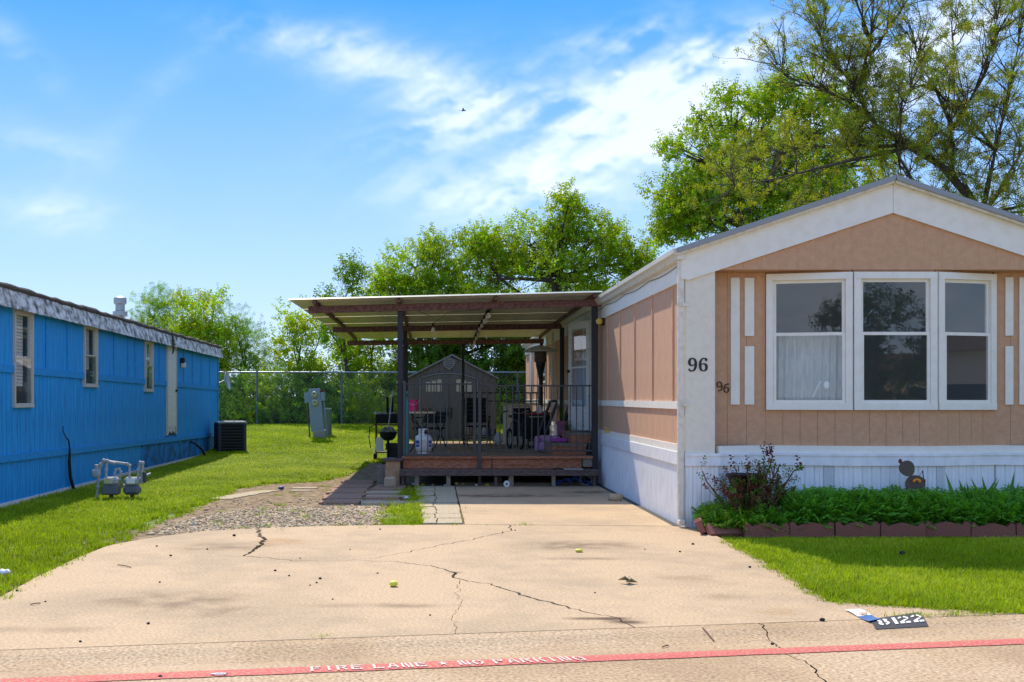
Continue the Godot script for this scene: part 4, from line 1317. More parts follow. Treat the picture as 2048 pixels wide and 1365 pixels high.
func build_patio() -> void:
	# ---- patio cover
	var cov := thing("patio_cover", "lean-to patio cover of ribbed metal on brown steel beams and black posts", "patio cover", V(0.3, 0, 22.8))
	var rows := [[18.4, 2.93, 3.05, -2.12, 2.80], [23.6, 2.92, 3.0, -2.2, 2.72], [27.5, 2.83, 2.88, -2.2, 2.72]]   # depth, height at either end, from x to x
	var h_at := func(x: float, d: float) -> float:
		var t := clampf((x + 2.2) / 5.0, -0.1, 1.1)
		for i in 2:
			if d <= rows[i + 1][0] or i == 1:
				var k: float = (d - rows[i][0]) / (rows[i + 1][0] - rows[i][0])
				return lerpf(lerpf(rows[i][1], rows[i][2], t), lerpf(rows[i + 1][1], rows[i + 1][2], t), k)
		return 0.0
	for r in rows:
		var mb := MB.new()
		mb.beam(V(r[3], r[1], r[0]), V(r[4], r[2], r[0]), 0.06, 0.12, Vector3.UP, 0.006)
		put(mb, "beam", M.rust_beam, cov)
	for x in [-1.98, -0.6, 1.0, 2.62]:
		var mb := MB.new()
		mb.beam(V(x, h_at.call(x, 18.0) + 0.085, 17.98), V(x, h_at.call(x, 23.5) + 0.085, 23.5), 0.06, 0.05)
		mb.beam(V(x, h_at.call(x, 23.5) + 0.085, 23.5), V(x, h_at.call(x, 27.5) + 0.085, 27.55), 0.06, 0.05)
		put(mb, "rafter", M.rust_beam, cov)
	var sheets := [17.86, 18.8, 19.75, 20.7, 21.65, 22.6, 23.55, 24.5, 25.45, 26.4, 27.7]
	for i in sheets.size() - 1:   # ribs run across the patio
		var mb := MB.new()
		var n := int((sheets[i + 1] - sheets[i] + 0.04) / 0.0325)
		var q0 := []
		for k in n + 1:
			var d: float = sheets[i] + k * 0.0325
			var bump := 0.016 if k % 4 == 1 or k % 4 == 2 else -0.008
			q0.append([V(-2.38, h_at.call(-2.38, d) + 0.13 + bump + 0.004 * (i % 2), d), V(2.72, h_at.call(2.72, d) + 0.13 + bump + 0.004 * (i % 2), d)])
		for k in n:
			mb.quado(q0[k][0], q0[k][1], q0[k + 1][1], q0[k + 1][0], V(0, -50, 22))
			mb.quado(q0[k][0] - Vector3(0, 0.0015, 0), q0[k][1] - Vector3(0, 0.0015, 0), q0[k + 1][1] - Vector3(0, 0.0015, 0), q0[k + 1][0] - Vector3(0, 0.0015, 0), V(0, 50, 22))
		put(mb, "roof_sheet", M.roof_sheet, cov)
	for q in [[-0.585, 18.4, 0.09], [-0.64, 23.6, 0.09], [-0.72, 27.5, 0.08], [2.68, 18.4, 0.1], [2.68, 23.2, 0.09], [0.7, 27.5, 0.07], [2.66, 27.5, 0.08]]:
		var mb := MB.new()
		var top: float = h_at.call(q[0], q[1]) - 0.06
		mb.bev(V(q[0], top / 2 - 0.02, q[1] + (0.06 if q[1] == 18.4 else 0.0)), Vector3(q[2], top + 0.04, q[2]), 0.006)
		put(mb, "post", M.black_steel, cov)
	# string of bulbs along the third rafter and one bulb by itself
	var st := thing("string_lights", "string of bare bulbs hanging under the patio cover", "string lights", V(1.0, 2.9, 22))
	var pts := []
	for i in 25:
		var d := 18.5 + 9.0 * i / 24.0
		pts.append(V(0.93, h_at.call(0.95, d) + 0.03 - 0.05 * absf(sin(i * PI / 3.0)), d))
	var mb := MB.new()
	mb.tube(pts, 0.006, 5)
	put(mb, "cable", M.rubber, st)
	for i in [1, 3, 4, 6, 9, 12, 14, 17, 20, 23]:
		mb = MB.new()
		mb.lathe([[0.0, -0.07], [0.018, -0.07], [0.02, 0.0], [0.0, 0.0]], pts[i], 8)
		var so := put(mb, "socket", M.rubber, st)
		mb = MB.new()
		mb.lathe([[0.0, -0.17], [0.028, -0.155], [0.036, -0.125], [0.03, -0.095], [0.014, -0.07]], pts[i], 10)
		put(mb, "bulb", M.bulb_glass, so)
	var one_b := thing("hanging_bulb", "single bare bulb hanging by itself from a wire under patio cover", "bulb", P(866, 640, 19.6))
	var bp := P(866, 648, 19.6)
	mb = MB.new()
	mb.tube([V(-0.34, 3.02, 19.6), bp.lerp(V(0.0, 3.0, 19.6), 0.5), bp, V(0.25, 2.99, 19.6), V(0.8, 3.03, 19.6)], 0.004, 5)
	mb.lathe([[0.0, -0.06], [0.02, -0.06], [0.022, 0.01], [0.0, 0.02]], bp, 8)
	put(mb, "wire", M.rubber, one_b)
	mb = MB.new()
	mb.lathe([[0.0, -0.17], [0.03, -0.15], [0.038, -0.12], [0.03, -0.09], [0.014, -0.06]], bp, 10)
	put(mb, "bulb", M.bulb_glass, one_b)
	# ---- deck
	var deck := thing("deck", "low weathered wooden deck with red-brown rim under the patio cover", "deck", V(1.0, 0, 22))
	var d := 18.47
	while d < 26.9:
		mb = MB.new()
		var y := deck_y(d) + R(-0.003, 0.003)
		mb.bev(V(1.03, y - 0.015, d + 0.068), Vector3(3.3, 0.03, 0.132), 0.004)
		put(mb, "deck_board", M.deck_wood, deck)
		d += 0.14
	mb = MB.new()
	for x in [-0.55, 0.3, 1.1, 1.9, 2.55]: mb.box(V(x, 0.33, 22.7), Vector3(0.05, 0.13, 8.3))
	for x in [-0.55, 1.1, 2.55]:
		for dd in [19.0, 22.5, 26.0]: mb.box(V(x, 0.13, dd), Vector3(0.1, 0.3, 0.1))
	put(mb, "joists", M.bench_wood, deck)
	for q in [[-0.56, 0.95], [0.955, 2.64]]:
		mb = MB.new()
		mb.bev(V((q[0] + q[1]) / 2, 0.459, 18.41), Vector3(q[1] - q[0] - 0.006, 0.04, 0.11), 0.004)
		put(mb, "rim_cap", M.red_wood, deck)
	for q in [[-0.54, 0.95, 0.27, 0.435, 0.0], [0.955, 2.46, 0.27, 0.435, 0.0]]:
		mb = MB.new()
		mb.bev(V((q[0] + q[1]) / 2, (q[2] + q[3]) / 2, 18.43), Vector3(q[1] - q[0] - 0.006, q[3] - q[2], 0.03), 0.004)
		put(mb, "rim_board", M.red_wood, deck)
	for q in [[1.2, 1.66, 0.335, 0.43, M.red_wood], [2.47, 2.63, 0.30, 0.43, M.grey_wood]]:
		mb = MB.new()
		mb.bev(V((q[0] + q[1]) / 2, (q[2] + q[3]) / 2, 18.405), Vector3(q[1] - q[0], q[3] - q[2], 0.02), 0.004)
		put(mb, "patch_board", q[4], deck)
	# step bench in front
	var be := thing("step_bench", "long low brown step bench along the front of the deck", "bench", V(1.05, 0, 18.1))
	for k in 2:
		mb = MB.new()
		mb.bev(V(1.05, 0.258, 18.06 + k * 0.15), Vector3(3.25, 0.035, 0.144), 0.005)
		put(mb, "seat_board", M.bench_wood, be)
	mb = MB.new()
	mb.bev(V(1.05, 0.21, 18.0), Vector3(3.25, 0.06, 0.025), 0.004)
	put(mb, "apron", M.bench_wood, be)
	for q in [[-0.53, 0.04], [-0.3, 0.07], [0.22, 0.07], [1.0, 0.05], [1.25, 0.08], [1.95, 0.06], [2.62, 0.05]]:
		mb = MB.new()
		mb.bev(V(q[0], 0.119, 18.12), Vector3(q[1], 0.243, 0.14), 0.005)
		put(mb, "leg", M.grey_wood if q[1] > 0.05 else M.bench_wood, be)
	# blocks at the corner of the deck
	mb = MB.new(); mb.bev(V(-0.7, 0.2, 18.3), Vector3(0.24, 0.42, 0.2), 0.01)
	one(mb, "timber_block", M.pale_wood, "pale upright timber block under deck corner post", "timber")
	mb = MB.new(); mb.bev(V(-0.7, 0.43, 18.3), Vector3(0.34, 0.035, 0.28), 0.006)
	one(mb, "plank_cap", M.bench_wood, "short dark plank lying on top of pale timber block", "plank")
	mb = MB.new(); mb.bev(V(-0.9, 0.15, 18.75), Vector3(0.16, 0.32, 0.2), 0.008)
	one(mb, "timber_offcut", M.grey_wood, "grey timber offcut standing behind the pale timber block", "timber")
	mb = MB.new(); mb.bev(V(-0.73, 0.085, 17.85), Vector3(0.19, 0.18, 0.18), 0.03)
	one(mb, "stone_block", M.block_stone, "rounded tan stone block on ground by deck corner", "stone")
	# ---- gate and railing
	var gate := thing("gate", "narrow-barred steel gate panel across the deck front", "gate", P(880, 912, 18.33))
	var GD := 18.33
	var rail := func(par: Node, x0: float, x1: float, y: float, dd: float, th: float, called: String) -> void:
		var q := MB.new()
		q.bev((P(x0, y, dd) + P(x1, y, dd)) / 2, Vector3((x1 - x0) * dd / FOC, th, th), 0.004)
		put(q, called, M.rail_steel, par)
	rail.call(gate, 812, 945, 768.5, GD, 0.028, "rail")
	rail.call(gate, 812, 945, 910, GD, 0.028, "rail")
	for x in [809, 949]:
		mb = MB.new()
		mb.bev((P(x, 763, GD) + P(x, 912, GD)) / 2, Vector3(0.05, 149 * GD / FOC, 0.05), 0.005)
		put(mb, "gate_post", M.rail_steel, gate)
	var bar_m := MB.new()
	bar_m.bev(Vector3.ZERO, Vector3(0.018, 1.17, 0.018), 0.002)
	var bm := bar_m.mesh()
	for k in 10: inst(bm, "baluster", M.rail_steel, gate, Transform3D(Basis(), P(817 + k * 12.75, 839.5, GD)))
	var rl := thing("railing", "dark steel railing with thin balusters beside the gate", "railing", P(1072, 905, 18.4))
	rail.call(rl, 963, 1186, 772, 18.4, 0.026, "rail")
	rail.call(rl, 963, 1186, 902, 18.4, 0.026, "rail")
	bar_m = MB.new()
	bar_m.bev(Vector3.ZERO, Vector3(0.018, 1.07, 0.018), 0.002)
	bm = bar_m.mesh()
	for k in 17: inst(bm, "baluster", M.rail_steel, rl, Transform3D(Basis(), P(974 + k * 12.8, 837, 18.4)))
	mb = MB.new()
	mb.bev(V(0.745, 0.79, 18.34), Vector3(0.055, 1.6, 0.055), 0.005)
	put(mb, "post", M.rail_steel, rl)
	var br := thing("railing", "plain two-rail railing at the far edge of the deck", "railing", V(1.6, 0.4, 26.6))
	for y in [1.58, 1.38, 0.5]:
		mb = MB.new()
		mb.bev(V(1.65, y, 26.6), Vector3(1.95, 0.035, 0.035), 0.004)
		put(mb, "rail", M.black_steel, br)
	bar_m = MB.new()
	bar_m.bev(Vector3.ZERO, Vector3(0.02, 1.2, 0.02), 0.002)
	bm = bar_m.mesh()
	for k in 14: inst(bm, "baluster", M.black_steel, br, Transform3D(Basis(), V(0.68 + k * 0.148, 0.98, 26.6)))
	# ---- steps up to the door
	var stp := thing("door_steps", "two reddish wooden steps below the open glass door", "steps", V(2.35, 0.45, 19.6))
	var step := func(x0: float, x1: float, d0: float, d1: float, y0: float, y1: float) -> void:
		for k in 3:
			var q := MB.new()
			var w := (d1 - d0) / 3
			q.bev(V((x0 + x1) / 2, y1 - 0.015, d0 + w * (k + 0.5)), Vector3(x1 - x0, 0.032, w - 0.006), 0.004)
			put(q, "tread_board", M.grey_wood, stp)
		var q := MB.new()
		q.bev(V((x0 + x1) / 2, (y0 + y1 - 0.035) / 2, d0 + 0.03), Vector3(x1 - x0 - 0.03, y1 - y0 - 0.036, 0.03), 0.004)
		put(q, "riser", M.red_wood, stp)
		q = MB.new()
		q.bev(V(x0 + 0.03, (y0 + y1 - 0.035) / 2, (d0 + d1) / 2 + 0.02), Vector3(0.03, y1 - y0 - 0.036, d1 - d0 - 0.05), 0.004)
		put(q, "stringer", M.red_wood, stp)
	step.call(2.02, 2.62, 18.95, 20.4, 0.46, 0.66)
	step.call(2.36, 2.74, 19.2, 20.6, 0.66, 0.84)

func build_shed() -> void:
	var D := 30.5; var xl := (815.5 - CX) * D / FOC; var xr := (992 - CX) * D / FOC
	var g := 0.17
	var xc := (xl + xr) / 2
	var sh := thing("garden_shed", "dark grey-brown plastic garden shed with arched double doors", "shed", V(xc, g, D + 1.2))
	var eave := EYE + (797 - 757) * D / FOC; var peak := EYE + (797 - 712) * D / FOC
	var top_at := func(x: float) -> float: return peak - absf(x - xc) / (xr - xc) * (peak - eave)
	var mb := MB.new()
	mb.box(V(xc, (g + eave) / 2, D + 1.22), Vector3(xr - xl - 0.04, eave - g, 2.36))
	mb.prism(PackedVector2Array([Vector2(xl + 0.02, eave - 0.02), Vector2(xr - 0.02, eave - 0.02), Vector2(xc, peak - 0.02)]), Transform3D(Basis(), V(0, 0, D + 0.04)), 2.36)
	put(mb, "wall_core", M.shed_wall, sh)
	var n := 14
	for i in n:   # upright panels of the front, cut to the gable
		var x0 := lerpf(xl, xr, float(i) / n); var x1 := lerpf(xl, xr, float(i + 1) / n)
		var poly := PackedVector2Array([Vector2(x0 + 0.006, g), Vector2(x1 - 0.006, g), Vector2(x1 - 0.006, top_at.call(x1) - 0.01), Vector2(x0 + 0.006, top_at.call(x0) - 0.01)])
		mb = MB.new()
		mb.prism(poly, Transform3D(Basis(), V(0, 0, D + 0.02)), 0.018)
		put(mb, "wall_panel", M.shed_wall, sh)
	for i in 10:
		mb = MB.new()
		for x in [xl - 0.004, xr + 0.004]: mb.box(V(x, (g + eave) / 2, D + 0.15 + 0.236 * i), Vector3(0.02, eave - g, 0.22))
		put(mb, "side_panel", M.shed_wall, sh)
	for sgn in [-1, 1]:
		mb = MB.new()
		var ov := (xr - xc) + 0.07
		var sl := (peak - eave) / (xr - xc)
		var p := [V(xc, peak, D - 0.06), V(xc + sgn * ov, peak - ov * sl, D - 0.06), V(xc + sgn * ov, peak - ov * sl, D + 2.5), V(xc, peak, D + 2.5)]
		var t := []
		for q in p: t.append(q + Vector3(0, 0.05, 0))
		mb.hexa(p + t)
		put(mb, "roof", M.shed_roof, sh)
	var arch := func(x: float) -> float:   # height of the door arch
		var k := (x - (878 - CX) * D / FOC - 0.22) / 0.83
		return EYE + (797 - 752) * D / FOC - 0.16 * k * k + 0.03
	var c0 := (842.0 - CX) * D / FOC; var c1 := (953.0 - CX) * D / FOC; var cm := (898.0 - CX) * D / FOC
	for dr in [[c0, cm - 0.006, 1], [cm + 0.006, c1, -1]]:
		var poly := PackedVector2Array([Vector2(dr[0], g + 0.03), Vector2(dr[1], g + 0.03)])
		for k in 9: 
			var x: float = lerpf(dr[1], dr[0], k / 8.0)
			poly.append(Vector2(x, arch.call(x)))
		mb = MB.new()
		mb.prism(poly, Transform3D(Basis(), V(0, 0, D - 0.02)), 0.03)
		var door := put(mb, "door", M.shed_wall, sh)
		var w: float = dr[1] - dr[0]
		for k in 3:
			var x: float = dr[0] + w * (0.26 + 0.2 * k) if dr[2] == 1 else dr[1] - w * (0.26 + 0.2 * k)
			var y0 := EYE + (797 - 784) * D / FOC; var y1: float = y0 + 0.27 + 0.035 * (k if dr[2] == 1 else k)
			mb = MB.new()
			mb.bev(V(x, (y0 + y1) / 2, D - 0.018), Vector3(0.12, y1 - y0, 0.012), 0.003)
			put(mb, "window", M.shed_pane, door)
		for q in [[0.5, 1.16], [1.2, 1.5]]:   # raised door panels
			mb = MB.new()
			mb.bev(V((dr[0] + dr[1]) / 2, g + 0.05 + (q[0] + q[1]) / 2 - 0.35, D - 0.016), Vector3(w * 0.74, (q[1] - q[0]), 0.014), 0.006)
			put(mb, "door_panel", M.shed_wall, door)
		mb = MB.new()
		mb.bev(V(cm - dr[2] * 0.07, g + 0.88, D - 0.05), Vector3(0.04, 0.3, 0.05), 0.01)
		put(mb, "handle", M.number_black, door)
	mb = MB.new()   # moulded arch round the doors
	var pts := []
	for k in 17:
		var x: float = lerpf(c0 - 0.03, c1 + 0.03, k / 16.0)
		pts.append(V(x, arch.call(x) + 0.03, D - 0.02))
	pts.push_front(V(c0 - 0.03, g + 0.03, D - 0.02)); pts.append(V(c1 + 0.03, g + 0.03, D - 0.02))
	mb.tube(pts, 0.022, 6)
	put(mb, "door_arch", M.shed_roof, sh)
	var vc := P(898, 728, D - 0.03)
	mb = MB.new()
	mb.prism(PackedVector2Array([Vector2(-0.17, 0.0), Vector2(-0.16, 0.1), Vector2(0.0, 0.2), Vector2(0.16, 0.1), Vector2(0.17, 0.0), Vector2(0.12, -0.1), Vector2(0.0, -0.17), Vector2(-0.12, -0.1)]), Transform3D(Basis(), vc), 0.02)
	var vent := put(mb, "vent", M.shed_roof, sh)
	for k in 4:
		mb = MB.new()
		mb.bev(vc + Vector3(0, 0.09 - 0.055 * k, 0.006), Vector3(0.22 - 0.02 * absf(k - 1.0), 0.02, 0.014), 0.003)
		put(mb, "vent_slat", M.shed_wall, vent)

func build_fence() -> void:
	var D := 36.0
	var f := thing("chain_link_fence", "galvanised chain-link fence in front of the wild brush", "fence", V(0, terrain(0, D), D))
	var x0 := -12.0; var x1 := 9.0
	var ty := EYE + (797 - 745) * D / FOC; var by := terrain(0, D)
	var mb := MB.new()
	mb.tube([V(x0, ty, D), V(x1, ty, D)], 0.028, 8)
	put(mb, "top_rail", M.galvanised, f)
	var pm := MB.new()
	pm.tube([Vector3(0, -0.1, 0), Vector3(0, ty - by + 0.03, 0)], 0.035, 8)
	var ms := pm.mesh()
	for x in [-11.6, -8.7, -5.83, -3.06, -0.2, 2.7, 5.6, 8.5]: inst(ms, "post", M.meter_case, f, Transform3D(Basis(), V(x, by, D)))
	mb = MB.new()
	var s := 0.12
	var hh := ty - by - 0.06
	var x := x0
	while x < x1:   # wires slope both ways
		for sg in [-1, 1]:
			var a := V(x, by + 0.03, D + sg * 0.003); var b := V(x + sg * hh, by + 0.03 + hh, D + sg * 0.003)
			var side := Vector3(hh * sg, hh, 0).normalized().cross(Vector3.BACK) * 0.0016
			mb.quad(a - side, a + side, b + side, b - side)
			mb.quad(a - Vector3(0, 0, 0.0016), a + Vector3(0, 0, 0.0016), b + Vector3(0, 0, 0.0016), b - Vector3(0, 0, 0.0016))
		x += s
	put(mb, "wire_mesh", M.galvanised, f)

func putl(mb: MB, called: String, m: Material, parent: Node) -> MeshInstance3D:   # mb is in the parent's own axes
	var o := MeshInstance3D.new()
	o.name = called
	o.mesh = mb.mesh()
	o.material_override = m
	parent.add_child(o, true)
	return o
func joined(ms: ArrayMesh, xf: Array, cols: Array, called: String, m: Material, parent: Node) -> MeshInstance3D:   # many sprays of leaves as one mesh, world space
	var a := ms.surface_get_arrays(0)
	var v: PackedVector3Array = a[Mesh.ARRAY_VERTEX]; var n: PackedVector3Array = a[Mesh.ARRAY_NORMAL]; var c: PackedColorArray = a[Mesh.ARRAY_COLOR]
	var vo := PackedVector3Array(); var no := PackedVector3Array(); var co := PackedColorArray()
	var inv := inv_of(parent)
	for i in xf.size():
		var t: Transform3D = inv * xf[i]
		vo.append_array(t * v)
		var rot := Transform3D(t.basis.orthonormalized(), Vector3.ZERO)
		no.append_array(rot * n)
		var k: Color = cols[i]
		for q in c: co.append(q * k)
	var arr := []
	arr.resize(Mesh.ARRAY_MAX)
	arr[Mesh.ARRAY_VERTEX] = vo; arr[Mesh.ARRAY_NORMAL] = no; arr[Mesh.ARRAY_COLOR] = co
	var am := ArrayMesh.new()
	am.add_surface_from_arrays(Mesh.PRIMITIVE_TRIANGLES, arr)
	var o := MeshInstance3D.new()
	o.name = called; o.mesh = am; o.material_override = m
	parent.add_child(o, true)
	return o
var sprigs := {}
func leaf_shape(mb: MB, at: Vector3, dir: Vector3, up: Vector3, ln: float, wd: float, fold := 0.25) -> void:
	var side := dir.cross(up).normalized()
	var u2 := side.cross(dir).normalized()
	var mid := at + dir * ln * 0.45
	var tip := at + dir * ln - u2 * ln * 0.12
	var l := mid + side * wd / 2 + u2 * wd * fold
	var r := mid - side * wd / 2 + u2 * wd * fold
	mb.tri(at, l, tip); mb.tri(at, tip, r)
func sprig(kind: String) -> ArrayMesh:
	if sprigs.has(kind): return sprigs[kind]
	var mb := MB.new()
	mb.use_c = true
	var n := 11; var ln := 0.1; var wd := 0.055; var span := 0.34; var droop := 0.1
	match kind:
		"fine": n = 30; ln = 0.085; wd = 0.014; span = 0.42; droop = 0.25
		"pecan": n = 14; ln = 0.11; wd = 0.026; span = 0.3; droop = 0.35
		"dense": n = 14; ln = 0.11; wd = 0.06; span = 0.34; droop = 0.1
	for i in n:
		var t := (i + 0.5) / n
		var at := Vector3(0, span * t - droop * span * t * t, span * 0.35 * t)
		var a := i * 2.4 + R(-0.4, 0.4)
		var dir := Vector3(cos(a), R(-0.2, 0.7) - droop, sin(a)).normalized()
		var g := R(0.75, 1.25)
		mb.col = Color(g * R(0.92, 1.1), g, g * R(0.8, 1.1))
		leaf_shape(mb, at, dir, Vector3.UP, ln * R(0.75, 1.2), wd * R(0.8, 1.15))
	sprigs[kind] = mb.mesh()
	return sprigs[kind]
func in_ball() -> Vector3:
	while true:
		var v := Vector3(R(-1, 1), R(-1, 1), R(-1, 1))
		if v.length() < 1.0: return v
	return Vector3.ZERO
func limb(mb: MB, a: Vector3, b: Vector3, r0: float, r1: float, sag: float, sides := 6) -> Array:
	var pts := []; var rad := []
	var n := 5
	var off := Vector3(R(-1, 1), R(-0.3, 0.6), R(-1, 1)) * a.distance_to(b) * sag
	for i in n + 1:
		var t := float(i) / n
		pts.append(a.lerp(b, t) + off * sin(t * PI) + (in_ball() * 0.02 * a.distance_to(b) if i > 0 and i < n else Vector3.ZERO))
		rad.append(lerpf(r0, r1, t))
	mb.tube(pts, rad, sides, false)
	return pts
# blobs: [pixel x, pixel y, half width, half height, clumps]; the tree stands at that depth behind or beside what hides its foot
func tree(called: String, label: String, foot: Vector3, depth: float, blobs: Array, kind: String, tint: Color, o := {}) -> Node3D:
	var t := thing(called, label, o.get("cat", "tree"), foot, 0.0, o.get("group", ""))
	var wood := MB.new()
	var xs := []; var cs := []
	var low := 1e9
	var cen := Vector3.ZERO
	var bs := []
	for b in blobs:
		var c: Vector3 = b[5] if b.size() > 5 else P(b[0], b[1], depth + R(-0.8, 0.8))
		var k := depth / FOC if b.size() <= 5 else 1.0
		bs.append([c, Vector3(b[2] * k, b[3] * k, (b[2] + b[3]) * 0.5 * k * o.get("deep", 1.0)), b[4]])
		cen += c / blobs.size()
		low = minf(low, c.y)
	var r0: float = o.get("trunk", 0.16)
	var fork := Vector3(lerpf(foot.x, cen.x, 0.5), maxf(foot.y + 0.4, lerpf(foot.y, cen.y, o.get("fork", 0.45))), lerpf(foot.z, cen.z, 0.5))
	var top := Vector3(lerpf(fork.x, cen.x, 0.9), cen.y, cen.z)
	limb(wood, foot - Vector3(0, 0.1, 0), fork, r0, r0 * 0.75, 0.04, 8)
	limb(wood, fork, top, r0 * 0.75, r0 * 0.35, 0.08, 7)
	var spread: float = o.get("clump", 0.42)
	var per: int = int(o.get("per", 15) * 1.65)
	for b in bs:
		var start := fork.lerp(top, clampf(R(0.0, 0.9), 0, 1))
		var main := limb(wood, start, b[0], r0 * 0.4, r0 * 0.12, 0.12)
		for i in b[2]:
			var q := in_ball()
			q = q.normalized() * pow(q.length(), 0.45)
			var c: Vector3 = b[0] + q * b[1]
			if c.y < foot.y + 0.15: c.y = foot.y + R(0.15, 0.5)
			limb(wood, main[3 + i % 3], c, r0 * 0.1, 0.006, 0.15, 4)
			var hue := R(0.8, 1.2)
			for k in per:
				var off := in_ball() * spread * Vector3(1, 0.8, 1)
				var sc: float = R(0.55, 1.45) * o.get("size", 1.0)
				var dir := (off.normalized() + Vector3(0, R(0.1, 0.9), 0) + in_ball() * 0.5).normalized()
				var bas := Basis(Quaternion(Vector3.UP, dir)) * Basis(Vector3.UP, R(0, TAU))
				xs.append(Transform3D(bas.scaled(Vector3.ONE * sc), c + off))
				var vary: float = R(0.8, 1.25) * hue
				cs.append(Color(tint.r * vary * R(0.8, 1.3), tint.g * vary, tint.b * vary * R(0.7, 1.2)))
	put(wood, "trunk", M.bark, t)
	joined(sprig(kind), xs, cs, "crown", M.leaf, t)
	return t
func gr(x: float, d: float) -> Vector3: return V(x, terrain(x, d) - 0.03, d)

func build_trees() -> void:
	var fresh := Color(0.34, 0.5, 0.02); var mid := Color(0.2, 0.36, 0.02); var dark := Color(0.13, 0.25, 0.018); var olive := Color(0.34, 0.38, 0.05); var lime := Color(0.42, 0.57, 0.02); var pale := Color(0.24, 0.42, 0.03)
	tree("elm_tree", "large bright green leafy tree rising behind the tan home", gr(10.2, 38), 38, [[1355, 410, 55, 55, 18], [1395, 320, 66, 55, 20], [1470, 250, 75, 60, 24], [1550, 225, 50, 65, 16], [1470, 370, 110, 75, 38], [1590, 330, 110, 85, 44], [1345, 470, 40, 30, 10], [1640, 400, 90, 45, 24], [1440, 430, 90, 50, 26], [1560, 420, 100, 40, 22], [1390, 400, 60, 60, 20], [1700, 330, 80, 60, 18], [1600, 185, 60, 50, 14], [1650, 255, 80, 60, 20]], "broad", fresh, {trunk = 0.3, per = 15})
	tree("elm_tree", "tall bushy green tree with a pointed top beyond the fence", gr(4.0, 40.5), 40.5, [[1060, 490, 100, 50, 30], [1120, 440, 46, 40, 16], [1140, 400, 14, 22, 5], [1190, 475, 50, 40, 18], [1000, 505, 62, 42, 20], [1100, 560, 130, 45, 36], [1215, 545, 60, 45, 14], [1275, 530, 34, 26, 9], [960, 560, 50, 40, 12], [955, 500, 40, 36, 12], [1235, 500, 36, 36, 10], [1290, 555, 36, 28, 9]], "broad", fresh, {trunk = 0.24})
	tree("elm_tree", "rounded mid green tree beyond the fence behind the patio cover", gr(-0.6, 39.5), 39.5, [[830, 535, 70, 45, 18], [880, 505, 44, 30, 9], [790, 575, 60, 36, 12], [870, 585, 80, 40, 22], [765, 565, 20, 22, 4], [930, 570, 40, 40, 12]], "broad", fresh, {trunk = 0.2})
	tree("sapling_tree", "slender young tree reaching just above the patio cover", gr(-2.9, 37.5), 37.5, [[702, 565, 24, 26, 5], [708, 545, 16, 18, 3], [650, 605, 20, 14, 3], [690, 620, 30, 25, 6], [680, 660, 30, 30, 6]], "broad", mid, {trunk = 0.08, per = 11, clump = 0.32})
	tree("young_tree", "loose light green young tree standing beyond the fence beside the grey meter post", gr(-4.6, 38), 38, [[585, 675, 38, 36, 8], [610, 715, 50, 36, 11], [640, 660, 30, 26, 6], [572, 640, 14, 14, 2], [600, 770, 60, 30, 10]], "broad", lime, {trunk = 0.08, per = 12, clump = 0.36})
	tree("young_tree", "mid green young tree standing beyond the fence next to the patio cover", gr(-2.2, 38.2), 38.2, [[740, 690, 55, 50, 14], [705, 735, 45, 40, 10], [760, 640, 40, 40, 9], [770, 760, 50, 40, 12]], "broad", fresh, {trunk = 0.1, per = 13})
	tree("shade_tree", "dense dark green tree standing right behind the shed", gr(0.6, 38), 38, [[860, 690, 70, 60, 18], [940, 640, 100, 50, 24], [1000, 690, 80, 70, 24], [920, 720, 60, 50, 14], [860, 620, 50, 30, 10]], "dense", dark, {trunk = 0.2})
	tree("shade_tree", "dense dark green tree between the shed and the far end of tan home", gr(2.6, 37.6), 37.6, [[1030, 760, 45, 70, 18], [1000, 810, 50, 40, 14], [1030, 690, 50, 50, 14], [1070, 660, 50, 60, 12]], "dense", dark, {trunk = 0.18})
	tree("bushy_tree", "bright yellow-green bushy tree behind the end of blue home", gr(-8.4, 39), 39, [[390, 635, 44, 36, 11], [360, 680, 60, 36, 14], [420, 690, 36, 44, 10], [400, 735, 66, 36, 14], [425, 610, 16, 18, 3]], "broad", lime, {trunk = 0.14})
	tree("feathery_tree", "feathery pale green tree behind the blue home's flue", gr(-10, 40), 40, [[300, 635, 36, 40, 12], [340, 620, 36, 30, 9], [290, 680, 50, 30, 10], [330, 690, 40, 40, 9]], "fine", pale, {trunk = 0.12, per = 11, clump = 0.5})
	tree("feathery_tree", "feathery pale green tree with drooping tips between blue home and meter post", gr(-6.9, 39.2), 39.2, [[470, 660, 36, 36, 11], [490, 700, 36, 40, 12], [515, 725, 26, 28, 7], [455, 730, 40, 40, 11], [530, 760, 26, 30, 6]], "fine", pale, {trunk = 0.1, per = 11, clump = 0.45})
	# brush along the fence
	for i in 15:
		var x := 425.0 + i * 46 + R(-10, 10)
		var d := 37.0 + R(0, 1.0)
		var h := R(46, 74)
		tree("wild_shrub", "%s wild shrub with %s leaves in the brush behind the fence" % [["mid green", "fresh green", "yellow-green", "mid green", "yellow-green"][i % 5], ["broad", "crowded broad", "broad", "fine feathery"][i % 4]], gr((x - CX) * d / FOC, d), d, [[x, 852 - h * 0.55, 36, h * 0.6, 13], [x + R(-20, 20), 852 - h * 1.4, 26, 24, 7], [x + R(-10, 10), 838, 36, 14, 8]], ["broad", "dense", "broad", "fine"][i % 4], [mid, fresh, lime, mid, lime][i % 5], {trunk = 0.05, fork = 0.1, cat = "shrub", group = "brush along the fence", per = 14, size = 0.95})
	# the old sparse tree beside the tan home
	var D := 25.0
	var old := thing("pecan_tree", "old sprawling tree with sparse olive leaves and bare twigs over the roof", "tree", gr((1985 - CX) * D / FOC, D))
	var wood := MB.new()
	var xs := []; var cs := []
